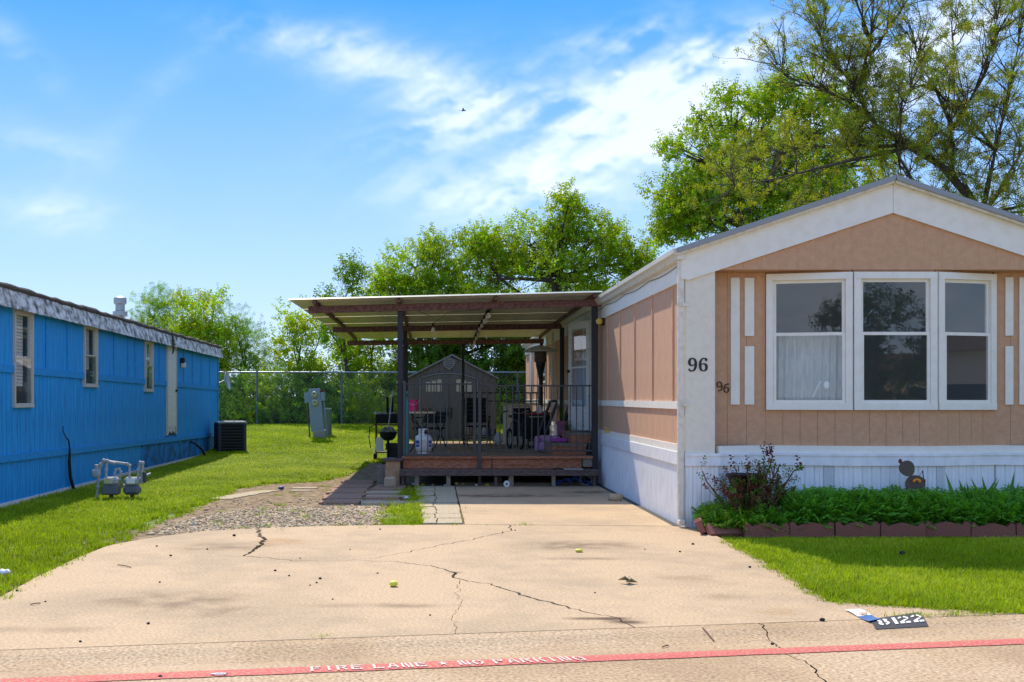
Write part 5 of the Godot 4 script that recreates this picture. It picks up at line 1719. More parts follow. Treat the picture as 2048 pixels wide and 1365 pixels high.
	var limbs := [
		[[1985, 940], [1985, 700], [1968, 430], [1905, 345], [1830, 292], [1770, 275], [1735, 225], [1715, 180], [1690, 150], [1655, 110], [1640, 60]],
		[[1735, 225], [1690, 200], [1640, 175], [1590, 165], [1555, 130]],
		[[1715, 180], [1740, 110], [1745, 40], [1748, -40]], [[1740, 110], [1790, 40], [1830, -30]], [[1742, 80], [1715, 20], [1705, -40]],
		[[1830, 292], [1700, 292], [1620, 290], [1540, 312], [1490, 335]], [[1830, 292], [1660, 332], [1560, 356], [1470, 372]],
		[[1905, 345], [1905, 260], [1890, 200], [1850, 150], [1830, 90]], [[1905, 260], [1950, 180], [1985, 110], [1995, 40]],
		[[1968, 430], [1990, 300], [2010, 220], [2030, 120], [2045, 40]], [[1968, 430], [2060, 300], [2110, 160], [2120, 60]],
		[[1968, 430], [1850, 402], [1750, 385], [1660, 405]], [[1850, 402], [1800, 330], [1790, 250], [1820, 180]], [[1990, 300], [1940, 260], [1900, 130], [1915, 40]], [[1968, 430], [2080, 420], [2200, 340], [2300, 250]], [[2060, 300], [2180, 200], [2240, 80]]]
	for li in limbs.size():
		var L: Array = limbs[li]
		var off := 0.0 if li == 0 else R(-1.6, 1.6)
		var pts := []; var rad := []
		var n := L.size()
		for i in n:
			var t := float(i) / (n - 1)
			pts.append(P(L[i][0], L[i][1], D + off * t * 1.5))
			rad.append((lerpf(0.2, 0.016, pow(t, 0.36)) if li == 0 else lerpf(0.045, 0.008, t)))
		pts[0].y = maxf(pts[0].y, 0.0)
		var cv := []; var cr := []
		for i in n - 1:
			for k in 3:
				var t := k / 3.0
				cv.append(pts[maxi(i - 1, 0)].cubic_interpolate(pts[i], pts[i], pts[i], 0) if k == 0 else pts[i].lerp(pts[i + 1], t) + in_ball() * 0.05)
				cr.append(lerpf(rad[i], rad[i + 1], t))
		cv.append(pts[n - 1]); cr.append(rad[n - 1])
		wood.tube(cv, cr, 7, false)
		for i in range(8 if li == 0 else 2, cv.size()):
			for k in 5:   # twigs
				var along: Vector3 = (cv[i] - cv[i - 1]).normalized()
				var dir: Vector3 = (along * R(0.3, 1.2) + in_ball() + Vector3(0, 0.35, 0)).normalized()
				var ln := R(0.5, 1.35)
				var e: Vector3 = cv[i] + dir * ln
				var tw := limb(wood, cv[i], e, 0.014, 0.005, 0.14, 4)
				for m in 3:
					var s: Vector3 = tw[1 + m + (m % 2)]
					var e2: Vector3 = s + (dir + in_ball() * 1.1 + Vector3(0, 0.2, 0)).normalized() * R(0.3, 0.75)
					var tw2 := limb(wood, s, e2, 0.007, 0.003, 0.12, 3)
					for q in (5 if R(0, 1) < 0.72 else 1) if not li in [1, 2, 3, 4] else 2:
						var c: Vector3 = tw2[5 - q % 3] + in_ball() * 0.1
						xs.append(Transform3D((Basis(Quaternion(Vector3.UP, (dir + in_ball() * 1.2).normalized())) * Basis(Vector3.UP, R(0, TAU))).scaled(Vector3.ONE * R(0.5, 0.9)), c))
						var vary := R(0.7, 1.3)
						cs.append(Color(olive.r * vary * R(0.8, 1.2), olive.g * vary, olive.b * vary))
	put(wood, "trunk", M.bark, old)
	joined(sprig("pecan"), xs, cs, "crown", M.leaf, old)

func build_across() -> void:   # what stands across the road and shows in the panes of the bay window
	var mid := Color(0.085, 0.155, 0.025); var dark := Color(0.05, 0.10, 0.02)
	tree("street_tree", "leafy tree across the road, mirrored in the bay window", V(14.4, -0.1, -11), 30, [[0, 0, 1.0, 1.2, 16, V(14.2, 4.0, -11)], [0, 0, 1.5, 1.3, 22, V(14.6, 2.2, -11)]], "broad", mid, {trunk = 0.12})
	tree("street_tree", "narrow dark tree across the road, mirrored in the bay window", V(16.6, -0.1, -11.5), 30, [[0, 0, 0.5, 1.0, 8, V(16.6, 4.2, -11.5)], [0, 0, 0.6, 1.3, 10, V(16.6, 2.2, -11.5)]], "dense", dark, {trunk = 0.1})
	tree("street_tree", "spreading tree across the road, mirrored in the tilted side pane", V(3.6, -0.1, -16), 30, [[0, 0, 1.7, 1.0, 22, V(2.6, 4.9, -16)], [0, 0, 1.6, 0.9, 18, V(4.6, 5.0, -16)], [0, 0, 0.9, 0.4, 8, V(1.0, 4.2, -15.6)]], "broad", mid, {trunk = 0.16})
	var h := thing("beige_house", "beige house with brown roof across the road, mirrored in the window", "house", V(19.5, 0, -16))
	var mb := MB.new()
	mb.box(V(19.5, 1.1, -16), Vector3(7.5, 2.6, 4))
	put(mb, "wall", M.house_beige, h)
	mb = MB.new()
	mb.prism(PackedVector2Array([Vector2(-2.3, 2.38), Vector2(2.3, 2.38), Vector2(0, 3.1)]), Transform3D(Basis(Vector3(0, 0, 1), Vector3.UP, Vector3(-1, 0, 0)), V(15.4, 0, -16)), 8.2)
	put(mb, "roof", M.roof_brown, h)
	for x in [17.0, 19.5, 22.0]:
		mb = MB.new()
		mb.bev(V(x, 1.4, -13.99), Vector3(0.9, 1.0, 0.06), 0.01)
		var w := put(mb, "window", M.white_paint, h)
		mb = MB.new()
		mb.box(V(x, 1.4, -13.955), Vector3(0.76, 0.86, 0.01))
		put(mb, "pane", M.smoke_glass, w)
	h = thing("white_house", "white building with brown roof down the road, mirrored in the side pane", "house", V(30.5, 0, -2))
	mb = MB.new()
	mb.box(V(30.5, 1.4, -2), Vector3(4.4, 3.2, 12))
	put(mb, "wall", M.white_paint, h)
	mb = MB.new()
	mb.prism(PackedVector2Array([Vector2(-2.6, 3.0), Vector2(2.6, 3.0), Vector2(0, 3.7)]), Transform3D(Basis(), V(30.5, 0, -8.3)), 12.6)
	put(mb, "roof", M.roof_brown, h)
	mb = MB.new()
	for d in [-5.0, 1.5]: mb.box(V(28.28, 1.6, d), Vector3(0.06, 1.0, 0.9))
	put(mb, "window", M.smoke_glass, h)
	# street lamp with a bell shade
	var lp := thing("street_lamp", "grey street lamp with curved arm and bell shade by the road", "street lamp", V(21.2, 0, 2.6))
	mb = MB.new()
	mb.tube([V(21.2, 0, 2.6), V(21.2, 3.4, 2.6), V(21.25, 4.0, 2.55), V(21.5, 4.35, 2.3), V(21.8, 4.4, 2.0), V(22.0, 4.25, 1.8)], [0.08, 0.055, 0.04, 0.035, 0.03, 0.03], 8)
	put(mb, "pole", M.lamp_grey, lp)
	mb = MB.new()
	mb.lathe([[0.3, -0.55], [0.2, -0.4], [0.13, -0.2], [0.06, -0.05], [0.0, 0.0]], V(22.0, 4.28, 1.8), 14)
	put(mb, "bell_shade", M.lamp_grey, lp)
	# pickup parked on the road
	var car := thing("pickup_truck", "dark pickup truck parked along the road near the lamp", "pickup", V(19.6, 0, 4.4))
	var B := Transform3D(Basis(Vector3.UP, 0.16), V(19.6, 0.06, 4.4))
	mb = MB.new()
	var body := PackedVector2Array([Vector2(-2.7, 0.45), Vector2(-2.7, 1.05), Vector2(-0.6, 1.1), Vector2(-0.4, 1.12), Vector2(1.2, 1.1), Vector2(2.6, 1.0), Vector2(2.7, 0.5)])
	mb.prism(to_ccw(body), B * Transform3D(Basis(), Vector3(0, 0, 0.95)), 1.9)
	var cab := PackedVector2Array([Vector2(-0.7, 1.1), Vector2(-0.5, 1.72), Vector2(0.75, 1.75), Vector2(1.35, 1.1)])
	mb.prism(to_ccw(cab), B * Transform3D(Basis(), Vector3(0, 0, 0.82)), 1.64)
	put(mb, "body", M.car_paint, car)
	mb = MB.new()
	mb.prism(to_ccw(PackedVector2Array([Vector2(-0.5, 1.16), Vector2(-0.4, 1.62), Vector2(0.15, 1.64), Vector2(0.15, 1.16)])), B * Transform3D(Basis(), Vector3(0, 0, 0.835)), 1.67)
	mb.prism(to_ccw(PackedVector2Array([Vector2(0.25, 1.16), Vector2(0.25, 1.64), Vector2(0.65, 1.65), Vector2(1.1, 1.16)])), B * Transform3D(Basis(), Vector3(0, 0, 0.835)), 1.67)
	put(mb, "side_glass", M.smoke_glass, car)
	for x in [-1.75, 1.75]:
		for z in [-0.85, 0.85]:
			mb = MB.new()
			mb.lathe([[0.0, -0.11], [0.3, -0.11], [0.37, -0.06], [0.37, 0.06], [0.3, 0.11], [0.0, 0.11]], B * Vector3(x, 0.37, z), 18, B.basis * Basis(Vector3.RIGHT, PI / 2))
			var wh := put(mb, "wheel", M.rubber, car)
			mb = MB.new()
			mb.lathe([[0.0, -0.115], [0.2, -0.115], [0.2, 0.115], [0.0, 0.115]], B * Vector3(x, 0.37, z), 14, B.basis * Basis(Vector3.RIGHT, PI / 2))
			put(mb, "rim", M.silver, wh)

func build_utilities() -> void:
	# ---- air conditioner
	var ac := thing("air_conditioner", "dark grey louvred air conditioning unit beside blue home", "air conditioner", V(-5.24, 0, 28.1), 0.33)
	var mb := MB.new()
	var w := 0.7; var hh := 0.82
	mb.box(Vector3(0, 0.43, 0), Vector3(w - 0.08, 0.76, w - 0.08))
	putl(mb, "coil", M.matte_black, ac)
	for q in [[-1, -1], [1, -1], [1, 1], [-1, 1]]:
		mb = MB.new()
		mb.bev(Vector3(q[0] * (w / 2 - 0.035), 0.43, q[1] * (w / 2 - 0.035)), Vector3(0.1, 0.78, 0.1), 0.03)
		putl(mb, "corner_post", M.ac_body, ac)
	for k in 10:
		mb = MB.new()
		mb.box(Vector3(0, 0.1 + k * 0.075, 0), Vector3(w, 0.022, w))
		putl(mb, "louvre", M.ac_body, ac)
	mb = MB.new()
	mb.bev(Vector3(0, hh + 0.02, 0), Vector3(w + 0.03, 0.05, w + 0.03), 0.02)
	putl(mb, "top_cover", M.ac_top, ac)
	mb = MB.new()
	mb.bev(Vector3(0, 0.03, 0), Vector3(w + 0.05, 0.07, w + 0.05), 0.01)
	putl(mb, "base_pad", M.cement, ac)
	mb = MB.new()
	for k in 5: mb.tube([Vector3(cos(k * TAU / 5) * 0.05, hh + 0.055, sin(k * TAU / 5) * 0.05), Vector3(cos(k * TAU / 5) * 0.3, hh + 0.05, sin(k * TAU / 5) * 0.3)], 0.006, 4)
	putl(mb, "fan_guard", M.ac_body, ac)
	# ---- gas meters on their pipework
	var D := 15.9
	var gm := thing("gas_meter_set", "pair of grey gas meters on bent pipes standing in the grass", "gas meter", G(240, 997))
	var pipe := func(px: Array, r: float, zoff := 0.0) -> void:
		var pts := []
		for q in px: pts.append(P(q[0], q[1], D + (q[2] if q.size() > 2 else 0.0) + zoff))
		var m := MB.new()
		m.tube(pts, r, 8)
		for q in range(1, pts.size() - 1): m.ball(pts[q], Vector3.ONE * r * 1.45, 8, 5)
		put(m, "pipe", M.meter_grey, gm)
	pipe.call([[192, 1000], [195, 975], [197, 945], [201, 930], [207, 922], [214, 923], [230, 928]], 0.022)
	pipe.call([[213, 924], [212, 940], [211, 958]], 0.02)
	pipe.call([[214, 923], [254, 929], [259, 932], [258, 955]], 0.019, 0.06)
	pipe.call([[228, 950], [231, 940], [238, 939], [241, 945], [238, 960], [245, 972, 0.25], [300, 948, 0.9]], 0.018)
	pipe.call([[276, 958], [277, 940], [280, 926], [285, 927], [284, 945], [282, 968]], 0.021)
	mb = MB.new()
	mb.lathe([[0.0, 0.0], [0.05, 0.005], [0.07, 0.03], [0.05, 0.06], [0.0, 0.07]], P(193, 947, D), 12, Basis(Vector3.RIGHT, PI / 2))
	mb.lathe([[0.0, 0.0], [0.035, 0.0], [0.035, 0.1], [0.0, 0.1]], P(193, 944, D), 10)
	put(mb, "regulator", M.meter_grey, gm)
	mb = MB.new()
	mb.bev(P(289, 955, D - 0.05), Vector3(0.05, 0.16, 0.05), 0.015)
	mb.tube([P(262, 936, D - 0.03), P(272, 928, D - 0.05)], 0.008, 6)
	put(mb, "valve", M.lamp_grey, gm)
	for q in [[222, 955, 990, 0.24, 0.0], [264, 955, 990, 0.24, 0.12]]:
		var top := P(q[0], q[1], D - 0.02); var bot := P(q[0], q[2], D - 0.02)
		mb = MB.new()
		mb.bev(Vector3(top.x, lerpf(bot.y, top.y, 0.28), top.z), Vector3(q[3], (top.y - bot.y) * 0.56, 0.17), 0.05 if q[4] > 0 else 0.02)
		var case := put(mb, "meter_case", M.meter_case, gm)
		mb = MB.new()
		mb.bev(Vector3(top.x, lerpf(bot.y, top.y, 0.78), top.z), Vector3(q[3] * 0.92, (top.y - bot.y) * 0.44, 0.16), 0.03)
		put(mb, "upper_case", M.meter_grey, case)
		mb = MB.new()
		mb.bev(Vector3(top.x + (0.0 if q[4] > 0 else -0.02), lerpf(bot.y, top.y, 0.8), top.z + 0.085), Vector3(0.12, 0.075, 0.02), 0.004)
		put(mb, "index_plate", M.index_plate if q[4] == 0.0 else M.paper, case)
		mb = MB.new()
		mb.tube([bot + Vector3(0.0, 0.01, 0), Vector3(bot.x, -0.03, bot.z)], 0.03, 8)
		put(mb, "foot", M.rust, case)
	# ---- electric meter post, leaning
	var ep := thing("electric_meter_post", "leaning grey electric meter post with two round meters", "meter post", gr((636 - CX) * 31.0 / FOC, 31.0) + Vector3(0, 0.02, 0))
	ep.rotation.z = 0.075
	ep.scale = Vector3(0.84, 0.97, 0.9)
	mb = MB.new()
	mb.bev(Vector3(0.06, 0.1, 0), Vector3(0.42, 0.28, 0.3), 0.03)
	putl(mb, "footing", M.cement, ep)
	mb = MB.new()
	mb.bev(Vector3(0, 0.66, 0), Vector3(0.42, 0.92, 0.22), 0.012)
	putl(mb, "cabinet", M.pedestal, ep)
	mb = MB.new()
	mb.bev(Vector3(0, 1.28, 0.0), Vector3(0.38, 0.34, 0.2), 0.012)
	mb.bev(Vector3(0, 1.03, 0.0), Vector3(0.4, 0.2, 0.21), 0.012)
	putl(mb, "meter_box", M.pedestal, ep)
	for y in [1.28, 1.04]:
		mb = MB.new()
		mb.lathe([[0.095, 0.0], [0.095, 0.06], [0.085, 0.1], [0.05, 0.115], [0.0, 0.12]], Vector3(0, y, 0.1), 16, Basis(Vector3.RIGHT, PI / 2))
		var mt := putl(mb, "meter", M.index_plate, ep)
		mb = MB.new()
		mb.lathe([[0.1, -0.005], [0.11, 0.0], [0.11, 0.02], [0.1, 0.025]], Vector3(0, y, 0.1), 16, Basis(Vector3.RIGHT, PI / 2))
		putl(mb, "ring", M.silver, mt)
		mb = MB.new()
		mb.box(Vector3(0, y + 0.02, 0.222), Vector3(0.09, 0.025, 0.004))
		putl(mb, "register", M.number_black, mt)
	for q in [[-0.27, 1.2, 0.16, 0.3], [0.26, 1.2, 0.14, 0.26]]:
		mb = MB.new()
		mb.bev(Vector3(q[0], q[1], 0), Vector3(q[2], q[3], 0.16), 0.012)
		putl(mb, "breaker_box", M.pedestal, ep)
	mb = MB.new()
	mb.bev(Vector3(0.26, 1.36, 0), Vector3(0.15, 0.05, 0.16), 0.012)
	putl(mb, "rusty_cap", M.rust, ep)
	for q in [[-0.26, -0.28, 0.025], [0.28, 0.32, 0.022]]:
		mb = MB.new()
		mb.tube([Vector3(q[0], 1.1, 0), Vector3(q[1], -0.02, 0)], q[2], 8)
		putl(mb, "conduit", M.pedestal if q[0] > 0 else M.old_copper, ep)
	mb = MB.new(); 
	var gb := gr((655 - CX) * 31.6 / FOC, 31.6)
	mb.bev(gb + Vector3(0, 0.4, 0), Vector3(0.22, 0.84, 0.22), 0.03)
	one(mb, "utility_box", M.green_box, "green utility box just behind the electric meter post", "utility box")

func build_deck_things() -> void:
	var mb: MB
	# ---- propane tank
	var D := 19.0
	var pt := thing("propane_tank", "white propane tank with blue labels on the deck behind the gate", "propane tank", V(-0.2, deck_y(D), D))
	mb = MB.new()
	mb.lathe([[0.0, 0.05], [0.08, 0.05], [0.13, 0.08], [0.152, 0.13], [0.155, 0.2], [0.155, 0.27], [0.14, 0.32], [0.09, 0.36], [0.0, 0.37]], Vector3.ZERO, 20)
	var tank := putl(mb, "body", M.white_plastic, pt)
	mb = MB.new()
	mb.lathe([[0.1, 0.0], [0.105, 0.0], [0.1, 0.06], [0.095, 0.06]], Vector3.ZERO, 18)
	putl(mb, "foot_ring", M.white_plastic, pt)
	mb = MB.new()
	for a in [[-0.5, 0.5], [1.4, 4.9]]:   # collar left open round the valve
		for k in 8:
			var t0: float = lerpf(a[0], a[1], k / 8.0); var t1: float = lerpf(a[0], a[1], (k + 1) / 8.0)
			var p := []
			for y in [0.35, 0.45]:
				for q in [[t0, 0.08], [t1, 0.08], [t1, 0.088], [t0, 0.088]]: p.append(Vector3(cos(q[0]) * q[1], y, sin(q[0]) * q[1]))
			mb.hexa(p)
	mb.lathe([[0.078, 0.445], [0.09, 0.445], [0.092, 0.46], [0.076, 0.46], [0.078, 0.445]], Vector3.ZERO, 16)
	putl(mb, "collar", M.white_plastic, pt)
	mb = MB.new()
	mb.tube([Vector3(0, 0.36, 0), Vector3(0, 0.42, 0)], 0.022, 8)
	mb.tube([Vector3(0.0, 0.4, 0), Vector3(0.06, 0.4, 0.03)], 0.018, 8)
	putl(mb, "valve", M.number_black, pt)
	for q in [[2.3, 0.55, M.blue_label], [0.75, 0.4, M.blue_label], [1.5, 0.5, M.red_label]]:
		mb = MB.new()
		if q[2] == M.red_label:   # lines of small print
			for k in 5:
				for j in 6:
					var t0: float = q[0] - q[1] / 2 + q[1] * j / 6; var t1: float = t0 + q[1] / 6
					mb.quad(Vector3(cos(t0) * 0.157, 0.14 + k * 0.028, sin(t0) * 0.157), Vector3(cos(t1) * 0.157, 0.14 + k * 0.028, sin(t1) * 0.157), Vector3(cos(t1) * 0.157, 0.145 + k * 0.028, sin(t1) * 0.157), Vector3(cos(t0) * 0.157, 0.145 + k * 0.028, sin(t0) * 0.157))
		else:
			for j in 8:
				var t0: float = q[0] - q[1] / 2 + q[1] * j / 8; var t1: float = t0 + q[1] / 8
				for y in [[0.15, 0.19], [0.205, 0.26]]:
					mb.quad(Vector3(cos(t0) * 0.1565, y[0], sin(t0) * 0.1565), Vector3(cos(t1) * 0.1565, y[0], sin(t1) * 0.1565), Vector3(cos(t1) * 0.1565, y[1], sin(t1) * 0.1565), Vector3(cos(t0) * 0.1565, y[1], sin(t0) * 0.1565))
		putl(mb, "label", q[2], tank)
	# ---- teal pole leaning at the gate
	mb = MB.new()
	mb.tube([P(813.5, 908, 18.75), P(814, 880, 18.75), P(814, 800, 18.75), P(814, 796, 18.75), P(814.3, 792, 18.75)], [0.018, 0.024, 0.022, 0.008, 0.008], 8)
	mb.ball(P(814.3, 786, 18.75), Vector3(0.02, 0.03, 0.02))
	one(mb, "folded_parasol", M.teal, "slim teal folded parasol standing against the gate post", "parasol")
	# ---- side table with bucket
	D = 20.2
	var dy := deck_y(D)
	var ta := thing("side_table", "small cream-topped folding table with black legs behind the gate", "table", V(-0.24, dy, D))
	mb = MB.new()
	mb.bev(Vector3(0, 0.735, 0), Vector3(0.5, 0.035, 0.5), 0.012)
	putl(mb, "table_top", M.cream_plastic, ta)
	for q in [[-0.2, 0.2, 0.18], [0.2, -0.2, 0.18], [-0.2, 0.2, -0.18], [0.2, -0.2, -0.18]]:
		mb = MB.new()
		mb.tube([Vector3(q[0], 0.72, q[2]), Vector3(q[1] * 1.1, 0.01, q[2])], 0.014, 6)
		putl(mb, "leg", M.black_plastic, ta)
	var bu := thing("bucket", "bright pink plastic bucket on the cream folding table", "bucket", V(-0.4, dy + 0.755, D))
	mb = MB.new()
	mb.lathe([[0.0, 0.005], [0.075, 0.0], [0.098, 0.2], [0.115, 0.205], [0.115, 0.215], [0.094, 0.212], [0.072, 0.012], [0.0, 0.012]], Vector3.ZERO, 18)
	putl(mb, "body", M.pink_plastic, bu)
	mb = MB.new()
	mb.tube([Vector3(-0.1, 0.2, 0.02), Vector3(-0.08, 0.15, 0.1), Vector3(0, 0.12, 0.12), Vector3(0.08, 0.15, 0.1), Vector3(0.1, 0.2, 0.02)], 0.004, 5)
	putl(mb, "handle", M.white_plastic, bu)
	mb = MB.new()
	for k in 4: mb.tube([V(-0.24 + k * 0.05, dy + 0.755, D - 0.08), V(-0.235 + k * 0.05, dy + 0.8, D - 0.05), V(-0.21 + k * 0.05, dy + 0.81, D + 0.02), V(-0.2 + k * 0.05, dy + 0.757, D + 0.08)], 0.006, 5)
	mb.tube([V(-0.25, dy + 0.762, D - 0.06), V(-0.05, dy + 0.762, D - 0.04)], 0.006, 5)
	one(mb, "wire_rack", M.rust, "small brown wire rack on the table beside the pink bucket", "rack")
	# ---- folding chairs of black cloth
	var fold_chair := func(at: Vector3, turn: float, label: String, high: float) -> void:
		var c := thing("folding_chair", label, "chair", at, turn)
		var q := MB.new()
		q.bev(Vector3(0, 0.42, 0), Vector3(0.5, 0.03, 0.46), 0.012)
		putl(q, "seat", M.matte_black, c)
		q = MB.new()
		for k in 6: q.bev(Vector3(0, 0.5 + k * (high - 0.5) / 6 + 0.04, -0.2 - 0.02 * k), Vector3(0.46, (high - 0.5) / 6 - 0.004, 0.03), 0.012, Basis(Vector3.RIGHT, -0.2))
		putl(q, "backrest", M.matte_black, c)
		for x in [-0.25, 0.25]:
			for l in [[Vector3(x, 0.0, 0.26), Vector3(x, high, -0.34)], [Vector3(x, 0.0, -0.3), Vector3(x, 0.62, 0.24)]]:
				q = MB.new()
				q.tube([l[0], l[1]], 0.013, 6)
				putl(q, "leg", M.black_plastic, c)
			q = MB.new()
			q.bev(Vector3(x, 0.63, 0.02), Vector3(0.04, 0.025, 0.42), 0.008)
			putl(q, "armrest", M.black_plastic, c)
	fold_chair.call(V(-0.12, deck_y(21.6), 21.6), -0.5, "black folding chair beneath and behind the cream table", 0.72)
	fold_chair.call(V(0.93, deck_y(24.2), 24.2), 0.1, "tall-backed black folding chair in front of the shed doors", 1.05)
	# ---- low shelf of bottles and bags by the shed
	var sf := thing("low_rack", "low black rack with small bottles near shed door", "rack", V(1.0, deck_y(24.9), 24.9))
	mb = MB.new()
	mb.bev(Vector3(0, 0.2, 0), Vector3(0.75, 0.02, 0.25), 0.004)
	putl(mb, "shelf", M.black_plastic, sf)
	for x in [-0.36, 0.36]:
		for z in [-0.11, 0.11]:
			mb = MB.new()
			mb.box(Vector3(x, 0.17, z), Vector3(0.02, 0.34, 0.02))
			putl(mb, "leg", M.black_plastic, sf)
	for i in 5:
		mb = MB.new()
		mb.lathe([[0.0, 0.0], [0.035, 0.0], [0.035, 0.12], [0.014, 0.15], [0.014, 0.18], [0.0, 0.18]], V(0.72 + 0.13 * i, deck_y(24.9) + 0.212, 24.9), 10)
		one(mb, "bottle", [M.white_plastic, M.terracotta, M.cream_plastic, M.white_plastic, M.blue_label][i], ["white capped bottle at the end of the low rack", "red-brown bottle on the low black rack", "cream bottle in middle of the low black rack", "white bottle beside a blue one on the rack", "blue bottle on the low black rack"][i], "bottle")
	for i in 2:
		mb = MB.new()
		mb.ball(V(1.42 + 0.16 * i, deck_y(24.5) + 0.14, 24.5), Vector3(0.1, 0.15, 0.09), 10, 7)
		for k in mb.v.size(): mb.v[k] += Vector3(sin(mb.v[k].y * 60.0) * 0.008, 0, cos(mb.v[k].x * 70.0) * 0.008)
		one(mb, "plastic_bag", M.white_plastic, ["crumpled white bag on the deck next to low rack", "crumpled white bag on the deck, farther from low rack"][i], "bag")
	# ---- patio heater
	D = 23.1
	var X := (1081.0 - CX) * D / FOC
	var he := thing("patio_heater", "tall patio heater with wide pale reflector disc", "patio heater", V(X, deck_y(D), D))
	mb = MB.new(); mb.lathe([[0.0, 0.0], [0.23, 0.0], [0.23, 0.04], [0.2, 0.06], [0.2, 0.7], [0.19, 0.74], [0.04, 0.76], [0.0, 0.76]], Vector3.ZERO, 18)
	putl(mb, "base", M.black_plastic, he)
	mb = MB.new(); mb.tube([Vector3(0, 0.75, 0), Vector3(0, 1.55, 0)], 0.035, 10)
	putl(mb, "pole", M.black_plastic, he)
	mb = MB.new(); mb.lathe([[0.035, 1.4], [0.06, 1.55], [0.1, 1.72], [0.1, 1.78], [0.09, 1.78]], Vector3.ZERO, 14)
	putl(mb, "burner_cone", M.black_plastic, he)
	mb = MB.new(); mb.lathe([[0.13, 1.78], [0.13, 1.86], [0.125, 1.86], [0.125, 1.92], [0.13, 1.92], [0.13, 2.0], [0.1, 2.06], [0.0, 2.06]], Vector3.ZERO, 16)
	putl(mb, "burner_screen", M.old_copper, he)
	mb = MB.new(); mb.lathe([[0.36, 2.0], [0.34, 2.03], [0.2, 2.1], [0.04, 2.14], [0.0, 2.14]], Vector3.ZERO, 28)
	mb.lathe([[0.36, 1.998], [0.34, 2.026], [0.2, 2.096], [0.0, 2.136]], Vector3.ZERO, 28)
	putl(mb, "reflector", M.old_white, he)
	# ---- tan grill cabinet with a black front
	D = 23.6
	var gc := thing("grill_cabinet", "tan cabinet with rounded black front panel on the deck", "cabinet", V(1.75, deck_y(D), D), 0.0)
	mb = MB.new(); mb.bev(Vector3(0, 0.45, 0), Vector3(0.56, 0.86, 0.5), 0.04)
	putl(mb, "body", M.cream_plastic, gc)
	mb = MB.new(); mb.bev(Vector3(0.08, 0.52, 0.245), Vector3(0.38, 0.6, 0.07), 0.03)
	putl(mb, "front_panel", M.matte_black, gc)
	mb = MB.new(); mb.bev(Vector3(0.06, 0.1, 0.25), Vector3(0.4, 0.12, 0.03), 0.01)
	putl(mb, "lower_panel", M.cream_plastic, gc)
	mb = MB.new(); mb.bev(Vector3(0, 0.89, 0), Vector3(0.58, 0.04, 0.52), 0.015)
	putl(mb, "lid", M.cream_plastic, gc)
	# ---- child's bicycle, seen head on
	D = 21.6
	var bi := thing("bicycle", "small black bicycle facing out, in front of tan cabinet", "bicycle", V((1041 - CX) * D / FOC, deck_y(D), D), 0.25)
	var ring := func(z: float, called: String) -> void:
		var q := MB.new(); var p := []
		for k in 25: p.append(Vector3(0, 0.2 + 0.185 * sin(TAU * k / 24), z + 0.185 * cos(TAU * k / 24)))
		q.tube(p, 0.022, 6, false)
		var wh := putl(q, called, M.rubber, bi)
		q = MB.new()
		for k in 10: q.tube([Vector3(0, 0.2, z), Vector3(0, 0.2 + 0.18 * sin(TAU * k / 10), z + 0.18 * cos(TAU * k / 10))], 0.003, 3, false)
		putl(q, "spokes", M.silver, wh)
	ring.call(0.0, "wheel"); ring.call(-0.68, "wheel")
	mb = MB.new()
	for x in [-0.045, 0.045]: mb.tube([Vector3(x, 0.2, 0), Vector3(x * 0.8, 0.45, -0.06), Vector3(0, 0.62, -0.1)], 0.012, 6)
	mb.tube([Vector3(0, 0.6, -0.1), Vector3(0, 0.72, -0.12)], 0.014, 6)
	putl(mb, "fork", M.black_plastic, bi)
	mb = MB.new(); mb.tube([Vector3(-0.3, 0.74, -0.2), Vector3(-0.2, 0.76, -0.12), Vector3(0.0, 0.7, -0.11), Vector3(0.2, 0.76, -0.12), Vector3(0.3, 0.74, -0.2)], 0.012, 6)
	var hb := putl(mb, "handlebar", M.silver, bi)
	mb = MB.new()
	for x in [-1, 1]: mb.tube([Vector3(x * 0.22, 0.757, -0.13), Vector3(x * 0.3, 0.74, -0.2)], 0.018, 6)
	putl(mb, "grips", M.rubber, hb)
	mb = MB.new()
	mb.tube([Vector3(0, 0.6, -0.1), Vector3(0, 0.3, -0.38), Vector3(0, 0.6, -0.48), Vector3(0, 0.55, -0.12)], 0.015, 6)
	mb.tube([Vector3(0.04, 0.2, -0.68), Vector3(0.02, 0.3, -0.4)], 0.01, 6); mb.tube([Vector3(-0.04, 0.2, -0.68), Vector3(-0.02, 0.55, -0.46)], 0.01, 6)
	putl(mb, "frame", M.black_plastic, bi)
	mb = MB.new(); mb.bev(Vector3(0, 0.65, -0.5), Vector3(0.13, 0.05, 0.22), 0.02)
	putl(mb, "saddle", M.black_plastic, bi)
	# ---- drawer tower with red tray and a white jug
	D = 22.6
	X = (1072.0 - CX) * D / FOC
	var dt := thing("drawer_tower", "narrow tower of beige drawers with red tray on top", "drawers", V(X, deck_y(D), D))
	for k in 5:
		mb = MB.new(); mb.bev(Vector3(0, 0.1 + k * 0.125, 0), Vector3(0.3, 0.1, 0.34), 0.012)
		var dr := putl(mb, "drawer", M.cream_plastic, dt)
		mb = MB.new(); mb.bev(Vector3(0, 0.11 + k * 0.125, 0.175), Vector3(0.12, 0.02, 0.02), 0.004)
		putl(mb, "handle", M.grey_cloth, dr)
	mb = MB.new(); mb.bev(Vector3(0, 0.34, -0.02), Vector3(0.33, 0.68, 0.3), 0.006)
	putl(mb, "frame", M.black_plastic, dt)
	mb = MB.new(); mb.bev(Vector3(0.03, 0.7, 0), Vector3(0.5, 0.03, 0.4), 0.01)
	putl(mb, "tray", M.red_plastic, dt)
